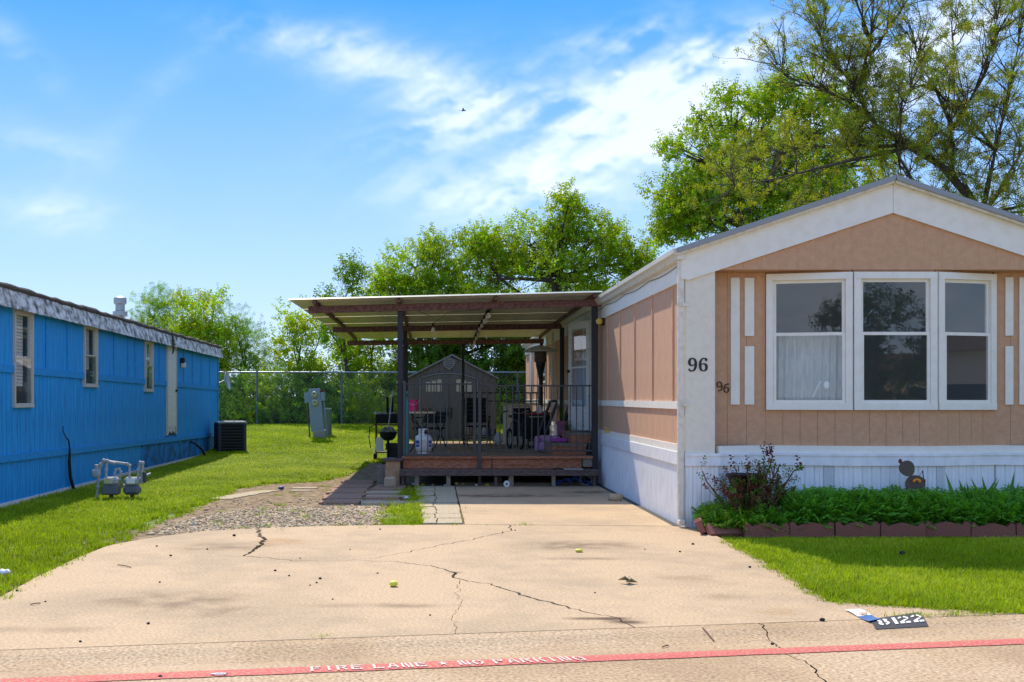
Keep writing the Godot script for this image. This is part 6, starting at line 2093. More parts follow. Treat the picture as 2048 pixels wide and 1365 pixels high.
	var jg := thing("jug", "white plastic jug on the red tray of the drawer tower", "jug", V(X + 0.08, deck_y(D) + 0.715, D))
	mb = MB.new(); mb.lathe([[0.0, 0.0], [0.06, 0.0], [0.065, 0.02], [0.065, 0.1], [0.03, 0.14], [0.025, 0.16], [0.0, 0.16]], Vector3.ZERO, 12)
	putl(mb, "body", M.white_plastic, jg)
	mb = MB.new(); mb.tube([Vector3(0.05, 0.11, 0.02), Vector3(0.09, 0.1, 0.02), Vector3(0.09, 0.05, 0.02), Vector3(0.06, 0.03, 0.02)], 0.009, 6)
	putl(mb, "handle", M.white_plastic, jg)
	# ---- folded stroller leaning
	D = 21.9
	var sr := thing("folded_stroller", "folded black stroller with thick slanted tubes by the house wall", "stroller", V(2.05, deck_y(D), D))
	mb = MB.new()
	for x in [0.0, 0.14]: mb.tube([Vector3(-0.06 + x, 0.1, 0.1 - x), Vector3(0.08 + x, 0.5, 0.0), Vector3(0.22 + x, 0.86, -0.06), Vector3(0.24 + x, 0.96, 0.0)], [0.03, 0.034, 0.03, 0.02], 8)
	mb.tube([Vector3(0.24, 0.95, 0.0), Vector3(0.38, 0.96, -0.1)], 0.022, 8)
	putl(mb, "frame", M.lamp_grey, sr)
	mb = MB.new()
	mb.hexa([Vector3(-0.3, 0.2, 0.0), Vector3(0.1, 0.2, 0.0), Vector3(0.1, 0.2, -0.2), Vector3(-0.3, 0.2, -0.2), Vector3(-0.3, 0.62, -0.06), Vector3(0.2, 0.64, -0.06), Vector3(0.2, 0.64, -0.22), Vector3(-0.3, 0.62, -0.22)])
	putl(mb, "fabric_seat", M.matte_black, sr)
	for z in [0.12, -0.2]:
		mb = MB.new(); mb.lathe([[0.0, -0.02], [0.08, -0.02], [0.09, 0.0], [0.08, 0.02], [0.0, 0.02]], Vector3(-0.05, 0.09, z), 14, Basis(Vector3.FORWARD, PI / 2))
		putl(mb, "wheel", M.rubber, sr)
	# ---- lilac toddler seat
	D = 20.4
	var to := thing("toddler_chair", "lilac plastic toddler chair standing beside the wooden steps", "toddler chair", V((1092 - CX) * D / FOC, deck_y(D), D))
	mb = MB.new(); mb.bev(Vector3(0.02, 0.1, 0.05), Vector3(0.4, 0.18, 0.26), 0.05)
	putl(mb, "seat", M.lilac_plastic, to)
	mb = MB.new(); mb.bev(Vector3(0.06, 0.2, -0.08), Vector3(0.36, 0.22, 0.08), 0.05)
	putl(mb, "backrest", M.lilac_plastic, to)
	for x in [-0.17, 0.22]:
		mb = MB.new(); mb.bev(Vector3(x, 0.15, 0.03), Vector3(0.07, 0.28, 0.28), 0.04)
		putl(mb, "side", M.lilac_plastic, to)
	mb = MB.new(); mb.bev(V(2.22, 0.7, 19.7), Vector3(0.3, 0.06, 0.2), 0.02)
	one(mb, "magenta_tray", M.magenta_plastic, "flat magenta plastic tray on the lower wooden step", "tray")
	# ---- pots by the door
	D = 20.9
	var po := thing("potted_plant", "spiky-leaved plant in a mauve pot beside the glass door", "potted plant", V((1127 - CX) * D / FOC, deck_y(D) + 0.3, D))
	mb = MB.new(); mb.lathe([[0.0, 0.0], [0.11, 0.0], [0.135, 0.22], [0.15, 0.22], [0.15, 0.27], [0.13, 0.27], [0.12, 0.23], [0.0, 0.22]], Vector3.ZERO, 16)
	putl(mb, "pot", M.mauve_pot, po)
	mb = MB.new(); mb.use_c = true
	for k in 22:
		var a := R(0, TAU); var ln := R(0.35, 0.65); var out := R(0.15, 0.8)
		mb.col = Color(0.06, 0.12, 0.04) * R(0.7, 1.4)
		var dirv := Vector3(cos(a) * out, 1.0, sin(a) * out).normalized()
		var p0 := Vector3(cos(a) * 0.03, 0.22, sin(a) * 0.03); var p1 := p0 + dirv * ln * 0.6; var p2 := p1 + (dirv + Vector3(cos(a), -0.3, sin(a)) * 0.6).normalized() * ln * 0.4
		var sd := dirv.cross(Vector3(cos(a), 0, sin(a))).normalized() * 0.016
		mb.quad(p0 - sd, p0 + sd, p1 + sd * 0.8, p1 - sd * 0.8); mb.tri(p1 - sd * 0.8, p1 + sd * 0.8, p2)
	putl(mb, "leaves", M.leaf, po)
	mb = MB.new()
	mb.bev(V(po.position.x, deck_y(D) + 0.28, D), Vector3(0.34, 0.03, 0.34), 0.006)
	for q in [[-1, -1], [1, -1], [1, 1], [-1, 1]]: mb.box(V(po.position.x + q[0] * 0.15, deck_y(D) + 0.14, D + q[1] * 0.15), Vector3(0.025, 0.28, 0.025))
	one(mb, "plant_stand", M.black_plastic, "low black stand under the mauve plant pot", "plant stand")
	D = 20.0
	po = thing("potted_plant", "small leafy plant in a terracotta pot on lower wooden step", "potted plant", V((1134 - CX) * D / FOC, 0.66, D))
	mb = MB.new(); mb.lathe([[0.0, 0.0], [0.06, 0.0], [0.085, 0.16], [0.095, 0.16], [0.095, 0.2], [0.08, 0.2], [0.07, 0.17], [0.0, 0.16]], Vector3.ZERO, 14)
	putl(mb, "pot", M.terracotta, po)
	var xs := []; var cs := []
	for k in 14:
		xs.append(Transform3D((Basis(Quaternion(Vector3.UP, (in_ball() + Vector3(0, 0.6, 0)).normalized()))).scaled(Vector3.ONE * 0.4), Vector3(0, 0.2, 0) + in_ball() * 0.07))
		cs.append(Color(0.09, 0.16, 0.03) * R(0.8, 1.3))
	for k in xs.size(): xs[k] = po.transform * xs[k]
	joined(sprig("broad"), xs, cs, "leaves", M.leaf, po)
	# ---- grills on the ground beside the deck
	D = 25.8
	var gy := terrain(-1.1, D) - 0.02
	var gg := thing("barrel_grill", "rusty black cart grill with two smoke pipes beside the deck", "grill", V(-1.1, gy, D))
	mb = MB.new(); mb.bev(Vector3(0.02, 0.98, 0), Vector3(0.62, 0.2, 0.4), 0.02)
	putl(mb, "fire_box", M.matte_black, gg)
	mb = MB.new(); mb.bev(Vector3(0.02, 0.84, 0), Vector3(0.64, 0.02, 0.44), 0.004)
	putl(mb, "shelf", M.rust, gg)
	for x in [-0.02, 0.09]:
		mb = MB.new(); mb.tube([Vector3(x, 1.05, -0.1), Vector3(x, 1.5, -0.1)], 0.03, 8)
		putl(mb, "smoke_pipe", M.matte_black, gg)
	for x in [-0.28, 0.3]:
		for z in [-0.17, 0.17]:
			mb = MB.new(); mb.tube([Vector3(x, 0.88, z), Vector3(x, 0.02, z)], 0.016, 6)
			putl(mb, "leg", M.rust, gg)
	mb = MB.new(); mb.bev(Vector3(0, 0.2, 0), Vector3(0.6, 0.03, 0.36), 0.006)
	putl(mb, "lower_shelf", M.bench_wood, gg)
	mb = MB.new(); mb.lathe([[0.0, -0.03], [0.09, -0.03], [0.1, 0.0], [0.09, 0.03], [0.0, 0.03]], Vector3(-0.3, 0.1, 0.2), 16, Basis(Vector3.FORWARD, PI / 2))
	putl(mb, "wheel", M.rubber, gg)
	mb = MB.new(); mb.tube([Vector3(-0.28, 0.86, 0.2), Vector3(-0.42, 0.78, 0.2), Vector3(-0.44, 0.55, 0.2), Vector3(-0.4, 0.3, 0.2)], 0.012, 6)
	putl(mb, "gas_hose", M.rubber, gg)
	for i in 3:
		mb = MB.new()
		mb.ball(V(-1.35 + 0.17 * i, gy + 1.1, D + 0.02 * i), Vector3(0.1, 0.035, 0.08), 9, 5)
		for k in mb.v.size(): mb.v[k] += Vector3(0, sin(mb.v[k].x * 50.0 + mb.v[k].z * 40.0) * 0.012, 0)
		one(mb, "crumpled_foil", M.silver if i != 1 else M.grey_cloth, ["crumpled silver foil at the outer end of cart grill", "grey rag lying on the cart grill", "crumpled silver foil against the grill's smoke pipes"][i], "foil" if i != 1 else "rag")
	D = 24.6
	var kg := thing("bowl_grill", "round black grill bowl on a single leg beside the deck", "grill", V(-1.05, terrain(0, D) - 0.02, D))
	mb = MB.new(); mb.lathe([[0.0, 0.52], [0.1, 0.53], [0.17, 0.6], [0.2, 0.7], [0.21, 0.7], [0.21, 0.715], [0.18, 0.715], [0.15, 0.62], [0.0, 0.56]], Vector3.ZERO, 18)
	putl(mb, "bowl", M.matte_black, kg)
	mb = MB.new(); mb.tube([Vector3(0, 0.53, 0), Vector3(0, 0.02, 0)], 0.03, 8)
	mb.lathe([[0.0, 0.0], [0.16, 0.0], [0.16, 0.02], [0.0, 0.03]], Vector3.ZERO, 14)
	putl(mb, "leg", M.matte_black, kg)
	var mp := thing("mop", "grey string mop standing head down in the grill bowl", "mop", V(-1.05, terrain(0, D) + 0.66, D))
	mb = MB.new()
	for k in 46:
		var a := R(0, TAU); var r := R(0.1, 0.19)
		mb.tube([Vector3(0, 0.14, 0), Vector3(cos(a) * r * 0.6, 0.12 + R(-0.02, 0.02), sin(a) * r * 0.6), Vector3(cos(a) * r, R(0.0, 0.04), sin(a) * r)], 0.009, 4)
	putl(mb, "strings", M.grey_cloth, mp)
	mb = MB.new(); mb.tube([Vector3(0, 0.1, 0), Vector3(0.1, 0.95, -0.05)], 0.014, 8)
	putl(mb, "handle", M.silver, mp)
	mb = MB.new()
	mb.hexa([V(-1.4, 0.24, 25.4), V(-1.2, 0.24, 25.4), V(-1.2, 0.24, 25.6), V(-1.4, 0.24, 25.6), V(-1.36, 0.55, 25.42), V(-1.22, 0.55, 25.42), V(-1.22, 0.55, 25.56), V(-1.36, 0.55, 25.56)])
	for k in mb.v.size(): mb.v[k].y += gy
	one(mb, "plastic_canister", M.white_plastic, "white plastic canister on the lower shelf of cart grill", "canister")
	mb = MB.new(); mb.bev(V(-0.95, 0.36, 25.0), Vector3(0.34, 0.14, 0.24), 0.015); mb.bev(V(-0.95, 0.3, 25.0), Vector3(0.36, 0.03, 0.26), 0.008); mb.box(V(-0.95, 0.15, 25.0), Vector3(0.28, 0.33, 0.2))
	one(mb, "tool_box", M.black_plastic, "black box standing beside the bowl grill's leg", "box")
	bu = thing("bucket", "small pale blue bucket on the ground beside deck post", "bucket", V(-0.98, -0.02, 23.9))
	mb = MB.new(); mb.lathe([[0.0, 0.0], [0.08, 0.0], [0.1, 0.17], [0.108, 0.175], [0.095, 0.175], [0.076, 0.012], [0.0, 0.012]], Vector3.ZERO, 16)
	putl(mb, "body", M.ac_top, bu)
	mb = MB.new(); mb.tube([Vector3(-0.1, 0.16, 0.0), Vector3(-0.06, 0.09, 0.09), Vector3(0.04, 0.07, 0.1), Vector3(0.1, 0.16, 0.02)], 0.005, 5)
	putl(mb, "handle", M.number_black, bu)
	# ---- under and on the step bench
	mb = MB.new()
	var f := FastNoiseLite.new(); f.seed = 12; f.frequency = 9.0
	for i in 12:
		for j in 8:
			var q := []
			for c in [[i, j], [i + 1, j], [i + 1, j + 1], [i, j + 1]]:
				var x: float = 2.0 + 0.05 * c[0]; var z: float = 18.15 + 0.04 * c[1]
				q.append(V(x, maxf(0.004, 0.1 + 0.12 * f.get_noise_2d(x, z) - 0.35 * pow(absf(c[0] - 6) / 6.0, 2) * 0.25), z))
			mb.quad(q[0], q[1], q[2], q[3])
	one(mb, "blue_tarp", M.tarp_blue, "crumpled blue tarp stuffed under the step bench", "tarp")
	mb = MB.new(); mb.bev(V(2.28, 0.283, 18.1), Vector3(0.32, 0.014, 0.09), 0.003, Basis(Vector3.UP, -0.12))
	one(mb, "board_scrap", M.ac_top, "thin pale board scrap lying on the step bench", "board")
	mb = MB.new(); mb.tube([V(1.95, 0.287, 18.08), V(2.02, 0.292, 18.1), V(2.1, 0.288, 18.06)], 0.012, 6)
	one(mb, "black_strap", M.rubber, "short black strap lying on the step bench", "strap")
	mb = MB.new(); mb.lathe([[0.02, -0.02], [0.05, -0.02], [0.05, 0.02], [0.02, 0.02], [0.02, -0.02]], V(1.21 - 0.04, 0.052, 17.95), 14, Basis(Vector3.RIGHT, PI / 2 + 0.2))
	one(mb, "tape_roll", M.paper, "white roll of tape on ground below the bench", "tape")
	var hp := []
	for k in 19: hp.append(V(2.5 + 0.1 * cos(TAU * k / 18), 0.115 + 0.1 * sin(TAU * k / 18), 18.2))
	mb = MB.new(); mb.tube(hp, 0.012, 6, false)
	one(mb, "clear_hoop", M.grey_cloth, "grey plastic hoop propped under the end of step bench", "hoop")
	for i in 9:
		mb = MB.new()
		mb.ball(V(-0.35 + i * 0.17 + R(-0.04, 0.04), 0.012, 18.3 + R(-0.15, 0.2)), Vector3(R(0.02, 0.06), R(0.015, 0.03), R(0.02, 0.05)), 7, 4)
		one(mb, "trash_scrap", [M.paper, M.yellow, M.lead_leaf][i % 3], ["white scrap of paper under the step bench", "yellow wrapper scrap under the step bench", "brown dry scrap under the step bench"][i % 3], "scrap", "scraps under the bench")

func build_bed() -> void:
	var mb: MB
	# ---- scalloped edging bricks
	var ed := thing("bed_edging", "row of scalloped reddish edging bricks along the flower bed", "edging", V(5.2, 0, 11.7))
	var poly := PackedVector2Array([Vector2(-0.232, -0.05), Vector2(0.232, -0.05), Vector2(0.232, 0.085)])
	for k in 9:
		var x := 0.2 - 0.4 * k / 8.0
		poly.append(Vector2(x, 0.085 + (0.028 if absf(x) > 0.19 else 0.022 * cos(x * 15.7) - 0.004)))
	poly.append(Vector2(-0.232, 0.085))
	mb = MB.new()
	mb.prism(to_ccw(poly), Transform3D(Basis(), Vector3(0, 0, 0.03)), 0.06)
	var bm := mb.mesh()
	for i in 10:
		inst(bm, "edging_brick", M.brick_edge, ed, Transform3D(Basis(Vector3.UP, R(-0.04, 0.04)) * Basis(Vector3.RIGHT, R(-0.06, 0.06)), V(3.5 + i * 0.478, 0.035 + R(-0.012, 0.008), 11.62 + R(-0.02, 0.02) + 0.002 * i)))
	inst(bm, "edging_brick", M.brick_edge, ed, Transform3D(Basis(Vector3.UP, 0.25) * Basis(Vector3.RIGHT, -0.9), V(3.12, 0.03, 11.68)))
	inst(bm, "edging_brick", M.brick_edge, ed, Transform3D(Basis(Vector3.UP, 1.25) * Basis(Vector3.RIGHT, -0.5), V(2.9, 0.06, 11.9)))
	# ---- feathery ground cover
	var fern := MB.new(); fern.use_c = true
	for s in 5:
		var a := TAU * s / 5 + R(-0.3, 0.3)
		var stem := Vector3(cos(a) * 0.7, R(0.3, 0.8), sin(a) * 0.7).normalized()
		for k in 7:
			var t := (k + 1) / 7.0
			var at := stem * 0.13 * t
			var g := R(0.8, 1.2)
			fern.col = Color(g, g, g)
			for sd in [-1, 1]:
				var dir: Vector3 = (stem * 0.7 + stem.cross(Vector3.UP).normalized() * sd).normalized()
				leaf_shape(fern, at, dir, Vector3.UP, 0.055 * (1.15 - 0.6 * t), 0.016)
	var fm := fern.mesh()
	var xs := []; var cs := []
	var f := FastNoiseLite.new(); f.seed = 5; f.frequency = 1.6
	while xs.size() < 5200:
		var x := R(3.02, 8.2); var d := R(11.76, 12.28)
		var hgt: float = 0.245 + 0.08 * f.get_noise_2d(x, d) + (0.02 if x > 3.9 else 0.0)
		if x < 3.85: hgt = 0.1 + 0.04 * f.get_noise_2d(x * 2, d)
		if d < 11.86: hgt *= 0.75
		var y := hgt * pow(R(0.15, 1.0), 0.6)
		xs.append(Transform3D((Basis(Quaternion(Vector3.UP, (Vector3(0, 1, 0.25) + in_ball() * 0.7).normalized())) * Basis(Vector3.UP, R(0, TAU))).scaled(Vector3.ONE * R(0.7, 1.7)), V(x, y, d)))
		var g := R(0.7, 1.3)
		cs.append(Color(0.16 * g, 0.42 * g, 0.03 * g) if x > 3.6 or R(0, 1) < 0.5 else Color(0.3 * g, 0.5 * g, 0.03 * g))
	var gc := multi(fm, xs, cs, "ground_cover", M.leaf)
	gc.set_meta("kind", "stuff"); tag(gc, "dense feathery green ground cover filling the flower bed", "ground cover")
	# thin weeds against the skirting
	xs = []; cs = []
	for i in 160:
		var x := R(3.6, 8.0)
		xs.append(Transform3D(Basis(Vector3.UP, R(0, TAU)) * Basis(Vector3.RIGHT, R(-0.4, 0.4)).scaled(Vector3(1.0, R(2.2, 4.6), 1.0)), V(x, 0.12, R(12.05, 12.3))))
		cs.append(Color(0.09, 0.13, 0.05) * R(0.7, 1.3))
	var wd := multi(tuft_mesh(5, 2), xs, cs, "weeds", M.grass_blade)
	wd.set_meta("kind", "stuff"); tag(wd, "thin grassy weeds standing against the white skirting", "weeds")
	# ---- planter hanging at the skirting
	var pl := thing("planter", "tall black tapered planter behind the rose bush", "planter", V(3.42, 0.16, 12.14))
	mb = MB.new()
	mb.lathe([[0.0, 0.0], [0.09, 0.0], [0.13, 0.22], [0.17, 0.38], [0.21, 0.45], [0.2, 0.455], [0.15, 0.4], [0.0, 0.38]], Vector3.ZERO, 18)
	putl(mb, "pot", M.black_plastic, pl)
	mb = MB.new()
	for q in [[0.131, 0.225], [0.145, 0.28]]: mb.lathe([[q[0] + 0.002, q[1]], [q[0] + 0.006, q[1] + 0.012]], Vector3.ZERO, 18)
	putl(mb, "stripe", M.rust, pl)
	mb = MB.new()
	mb.lathe([[0.0, -0.16], [0.09, -0.16], [0.07, -0.02], [0.09, 0.0], [0.0, 0.0]], Vector3.ZERO, 14)
	putl(mb, "foot", M.black_plastic, pl)
	# ---- rose bush
	var ro := thing("rose_bush", "twiggy rose bush with dark red young leaves", "rose bush", V(3.44, 0, 11.88))
	mb = MB.new()
	xs = []; cs = []
	for s in 34:
		var a := R(0, TAU); var lean := R(0.05, 0.75)
		var hgt := R(0.28, 0.74)
		var p0 := V(3.44 + cos(a) * 0.06, 0.0, 11.88 + sin(a) * 0.05)
		var e := p0 + Vector3(cos(a) * lean * hgt, hgt, sin(a) * lean * hgt * 0.6)
		var pts := limb(mb, p0, e, 0.012, 0.006, 0.08, 5)
		for k in 9:
			var c: Vector3 = pts[2 + k % 4] + in_ball() * 0.05
			if k % 2 == 0: limb(mb, pts[2 + k % 3], c, 0.005, 0.002, 0.1, 4)
			xs.append(Transform3D((Basis(Quaternion(Vector3.UP, (in_ball() + Vector3(0, 0.4, 0)).normalized()))).scaled(Vector3.ONE * R(0.3, 0.5)), c))
			var g := R(0.7, 1.3)
			cs.append(Color(0.2 * g, 0.045 * g, 0.035 * g) if R(0, 1) < 0.3 else Color(0.12 * g, 0.22 * g, 0.04 * g) if R(0, 1) < 0.75 else Color(0.2 * g, 0.13 * g, 0.06 * g))
	for q in [[1535, 1000, 1552, 925], [1545, 960, 1560, 928], [1548, 955, 1541, 925], [1535, 1000, 1528, 918]]:   # bare canes
		limb(mb, P(q[0], q[1], 11.86), P(q[2], q[3], 11.86), 0.009, 0.006, 0.04, 5)
	for k in 7:
		xs.append(Transform3D((Basis(Quaternion(Vector3.UP, (in_ball() + Vector3(0.4, 0.6, 0)).normalized()))).scaled(Vector3.ONE * 0.4), P(1530, 912, 11.86) + in_ball() * 0.04))
		cs.append(Color(0.16, 0.03, 0.025))
	put(mb, "canes", M.twig_wood, ro)
	joined(sprig("broad"), xs, cs, "leaves", M.leaf, ro)
	# ---- metal cactus ornament
	var ca := thing("cactus_ornament", "rusty metal cactus ornament with an orange flower in the bed", "ornament", V((1832 - CX) * 12.1 / FOC, 0, 12.1))
	var pad := func(x: float, y: float, rx: float, ry: float, tilt: float, zz: float) -> void:
		var p := PackedVector2Array()
		for k in 20:
			var t := TAU * k / 20
			p.append(Vector2(rx * cos(t) * (1.0 + 0.16 * sin(t)), ry * sin(t)).rotated(tilt))
		var q := MB.new()
		q.prism(to_ccw(p), Transform3D(Basis(), P(x, y, 12.1) + Vector3(0, 0, zz)), 0.02)
		put(q, "pad", M.old_copper, ca)
	pad.call(1832, 972, 0.108, 0.115, 0.0, 0.0)
	pad.call(1814, 938, 0.082, 0.09, 0.5, 0.022)
	mb = MB.new()
	mb.ball(P(1801, 923, 12.08), Vector3(0.022, 0.028, 0.012), 8, 5)
	mb.ball(P(1850, 962, 12.1), Vector3(0.012, 0.02, 0.01), 8, 5)
	put(mb, "bud", M.rust, ca)
	mb = MB.new()
	for k in 7: mb.ball(P(1832, 963, 12.1) + Vector3(cos(k * 0.52) * 0.03 - 0.0, sin(k * 0.52) * 0.02, 0.03), Vector3(0.02, 0.012, 0.008), 7, 4)
	put(mb, "flower", M.orange, ca)
	mb = MB.new()
	mb.tube([V((1858 - CX) * 12.15 / FOC, 0.05, 12.15), P(1846, 942, 12.15), P(1838, 955, 12.13)], 0.006, 5)
	mb.tube([P(1832, 985, 12.11), V((1832 - CX) * 12.1 / FOC, -0.02, 12.11)], 0.012, 6)
	put(mb, "stake", M.number_black, ca)
	# ---- broad pointed-leaf plants
	for s in [[1938, 12.0, 0, "broad clump of upright pointed leaves next to the cactus ornament"], [2004, 12.0, 1, "fanned clump of pointed leaves farther from cactus ornament"]]:
		var X: float = (s[0] - CX) * s[1] / FOC
		var iris := thing("lily_plant", s[3], "plant", V(X, 0, s[1]))
		for k in 13:
			mb = MB.new(); mb.use_c = true
			var g := R(0.8, 1.25)
			mb.col = Color(0.12 * g, 0.3 * g, 0.05 * g)
			var a := R(-0.95, 0.95); var ln := R(0.52, 0.68); var z := R(-0.3, 0.3)
			var dirv := Vector3(sin(a), cos(a), z).normalized()
			var sd := Vector3(cos(a), -sin(a), 0.2).normalized() * 0.03
			var p0 := Vector3(R(-0.08, 0.08), 0.02, R(-0.06, 0.06)); var p1 := p0 + dirv * ln * 0.55; var p2 := p0 + dirv * ln + Vector3(0, -0.01, 0)
			var fo := dirv.cross(sd).normalized() * 0.008
			mb.quad(p0 - sd * 0.5, p0 + fo, p1 + fo, p1 - sd); mb.quad(p0 + fo, p0 + sd * 0.5, p1 + sd, p1 + fo)
			mb.tri(p1 - sd, p1 + fo, p2); mb.tri(p1 + fo, p1 + sd, p2)
			putl(mb, "leaf", M.leaf, iris)

func tuft_mesh(n: int, sd: int) -> ArrayMesh:
	var r := RandomNumberGenerator.new(); r.seed = sd
	var mb := MB.new(); mb.use_c = true
	for i in n:
		var a := r.randf_range(0, TAU); var ln := r.randf_range(0.04, 0.095); var out := r.randf_range(0.15, 0.9)
		var at := Vector3(r.randf_range(-0.035, 0.035), -0.004, r.randf_range(-0.035, 0.035))
		var d0 := Vector3(cos(a) * out * 0.5, 1, sin(a) * out * 0.5).normalized()
		var d1 := Vector3(cos(a) * out * 1.6, 0.8, sin(a) * out * 1.6).normalized()
		var s := Vector3(-sin(a), 0, cos(a)) * r.randf_range(0.0022, 0.0042)
		var p1 := at + d0 * ln * 0.55; var p2 := p1 + d1 * ln * 0.5
		var g := r.randf_range(0.5, 1.5)
		mb.col = Color(g * r.randf_range(0.85, 1.3), g, g * r.randf_range(0.7, 2.0))
		mb.quad(at - s, at + s, p1 + s * 0.8, p1 - s * 0.8)
		mb.tri(p1 - s * 0.8, p1 + s * 0.8, p2)
	return mb.mesh()
func bare(p: Vector2) -> bool:
	for q in no_grass:
		if Geometry2D.is_point_in_polygon(p, q): return true
	return false
func build_grass() -> void:
	var kinds := [tuft_mesh(12, 1), tuft_mesh(12, 2), tuft_mesh(14, 3)]
	var patch := FastNoiseLite.new(); patch.seed = 8; patch.frequency = 0.5; patch.fractal_octaves = 3
	# ---- lawn between the homes; ever coarser with depth
	var xs := [[], [], []]; var cs := [[], [], []]
	var fresh_lists := func() -> void:
		for k in 3: xs[k] = []; cs[k] = []
	var add := func(x: float, d: float, sc: float, far: float) -> void:
		var k := rng.randi() % 3
		var n := patch.get_noise_2d(x, d)
		var g := R(0.75, 1.2) * (1.0 + 0.3 * n)
		var dry := clampf(R(-0.5, 0.5) + n, 0.0, 1.0) * 0.5
		xs[k].append(Transform3D((Basis(Vector3.UP, R(0, TAU)) * Basis(Vector3.RIGHT, R(-0.25, 0.25))).scaled(Vector3(far, sc, far)), V(x, terrain(x, d) - 0.034, d)))
		cs[k].append(Color(lerpf(0.37, 0.55, dry) * g, lerpf(0.5, 0.49, dry) * g, lerpf(0.008, 0.07, dry) * g))
	for i in 90000:
		var t := rng.randf()
		var d := lerpf(7.0, 35.8, pow(t, 0.85))
		var x := R(-5.75, 1.2)
		if absf(x * FOC / d + CX - 700) > 1000 or (x * FOC / d + CX) < -60: continue
		if d < 29.3 and x < -5.77: continue
		if d > 18 and d < 27.5 and x > -0.75: continue
		if d > 30.3 and d < 33 and x > -0.9 and x < 1.8: continue
		var p := Vector2(x, d)
		if bare(p + Vector2(R(-0.09, 0.09), R(-0.09, 0.09))): continue
		if patch.get_noise_2d(x * 3.0 + 40.0, d * 2.0) < -0.34 and R(0, 1) < 0.7: continue
		var near_bare := false
		for o in [Vector2(0.25, 0), Vector2(-0.25, 0), Vector2(0, 0.35), Vector2(0, -0.35)]: near_bare = near_bare or Geometry2D.is_point_in_polygon(p + o, no_grass[0])
		if near_bare and patch.get_noise_2d(x * 6, d * 6) < 0.05: continue
		if d < 18.4 and x > -1.0 and d > 12.6 and R(0, 1) < 0.15: continue
		add.call(x, d, R(0.75, 1.25), 1.0 + clampf((d - 12.0) / 12.0, 0.0, 1.4))
	for i in 9000:   # behind the blue home and to the fence
		var x := R(-9.0, 3.0); var d := R(29.4, 35.9)
		if d > 30.3 and d < 33 and x > -0.9 and x < 1.8: continue
		add.call(x, d, R(0.8, 1.6), 2.2)
	for k in 3:
		var o := multi(kinds[k], xs[k], cs[k], numbered("grass"), M.grass_blade)
		o.set_meta("kind", "stuff"); tag(o, "bright short grass on the lawn between the two homes", "grass", "lawn between homes")
	# ---- lawn in front of the tan home
	fresh_lists.call()
	for i in 30000:
		var x := R(2.7, 6.4); var d := R(7.3, 11.5)
		if x * FOC / d + CX > 2110: continue
		var rt := road_uv(V(x, 0, d))
		if rt.y < 0.77: continue
		var p := Vector2(x, d)
		if bare(p + Vector2(R(-0.08, 0.08), R(-0.08, 0.08))): continue
		if patch.get_noise_2d(x * 5.0, d * 5.0) < -0.36 and R(0, 1) < 0.6: continue
		add.call(x, d, R(0.55, 1.35) * (0.55 if d > 11.1 else 1.0), 1.0)
	for k in 3:
		var o := multi(kinds[k], xs[k], cs[k], numbered("front_grass"), M.grass_blade)
		o.set_meta("kind", "stuff"); tag(o, "bright grass on the lawn in front of the bay window", "grass", "front lawn")
	# ---- weeds in the cracks and in the dirt
	fresh_lists.call()
	for q in [[267, 1281, 1.0], [435, 1278, 1.3], [540, 1275, 1.2], [638, 1272, 1.6], [820, 1265, 0.6], [1070, 1254, 0.9], [1197, 1250, 1.0], [975, 1261, 0.5], [850, 1132, 0.6], [880, 1137, 0.8], [893, 1140, 0.8], [935, 1161, 1.0], [985, 1171, 0.5], [1010, 1182, 0.7], [1020, 1186, 0.7], [1088, 1204, 0.7], [1170, 1223, 0.8], [800, 1110, 0.5], [905, 1088, 0.8], [865, 1095, 0.5], [1130, 1066, 0.4]]:
		for k in 6:
			var p := G(q[0] + R(-9, 9), q[1] + R(-1, 1))
			add.call(p.x, -p.z, q[2] * R(0.3, 0.55), 0.8 * q[2])
	for i in 70:
		var p := Vector2(R(-4, -0.3), R(11.9, 19.0))
		if Geometry2D.is_point_in_polygon(p, no_grass[0]):
			for k in 5: add.call(p.x + R(-0.07, 0.07), p.y + R(-0.07, 0.07), R(0.4, 0.9), 1.0)
	for i in 60:
		var p := Vector2(R(-0.3, 0.34), R(12.6, 18.0))
		add.call(p.x if R(0, 1) < 0.5 else R(-0.03, 0.03), p.y, R(0.3, 0.6), 0.8)
	for k in 3:
		var o := multi(kinds[k], xs[k], cs[k], numbered("weeds"), M.grass_blade)
		o.set_meta("kind", "stuff"); tag(o, "small green weeds growing in cracks and bare earth", "weeds", "weeds in cracks")

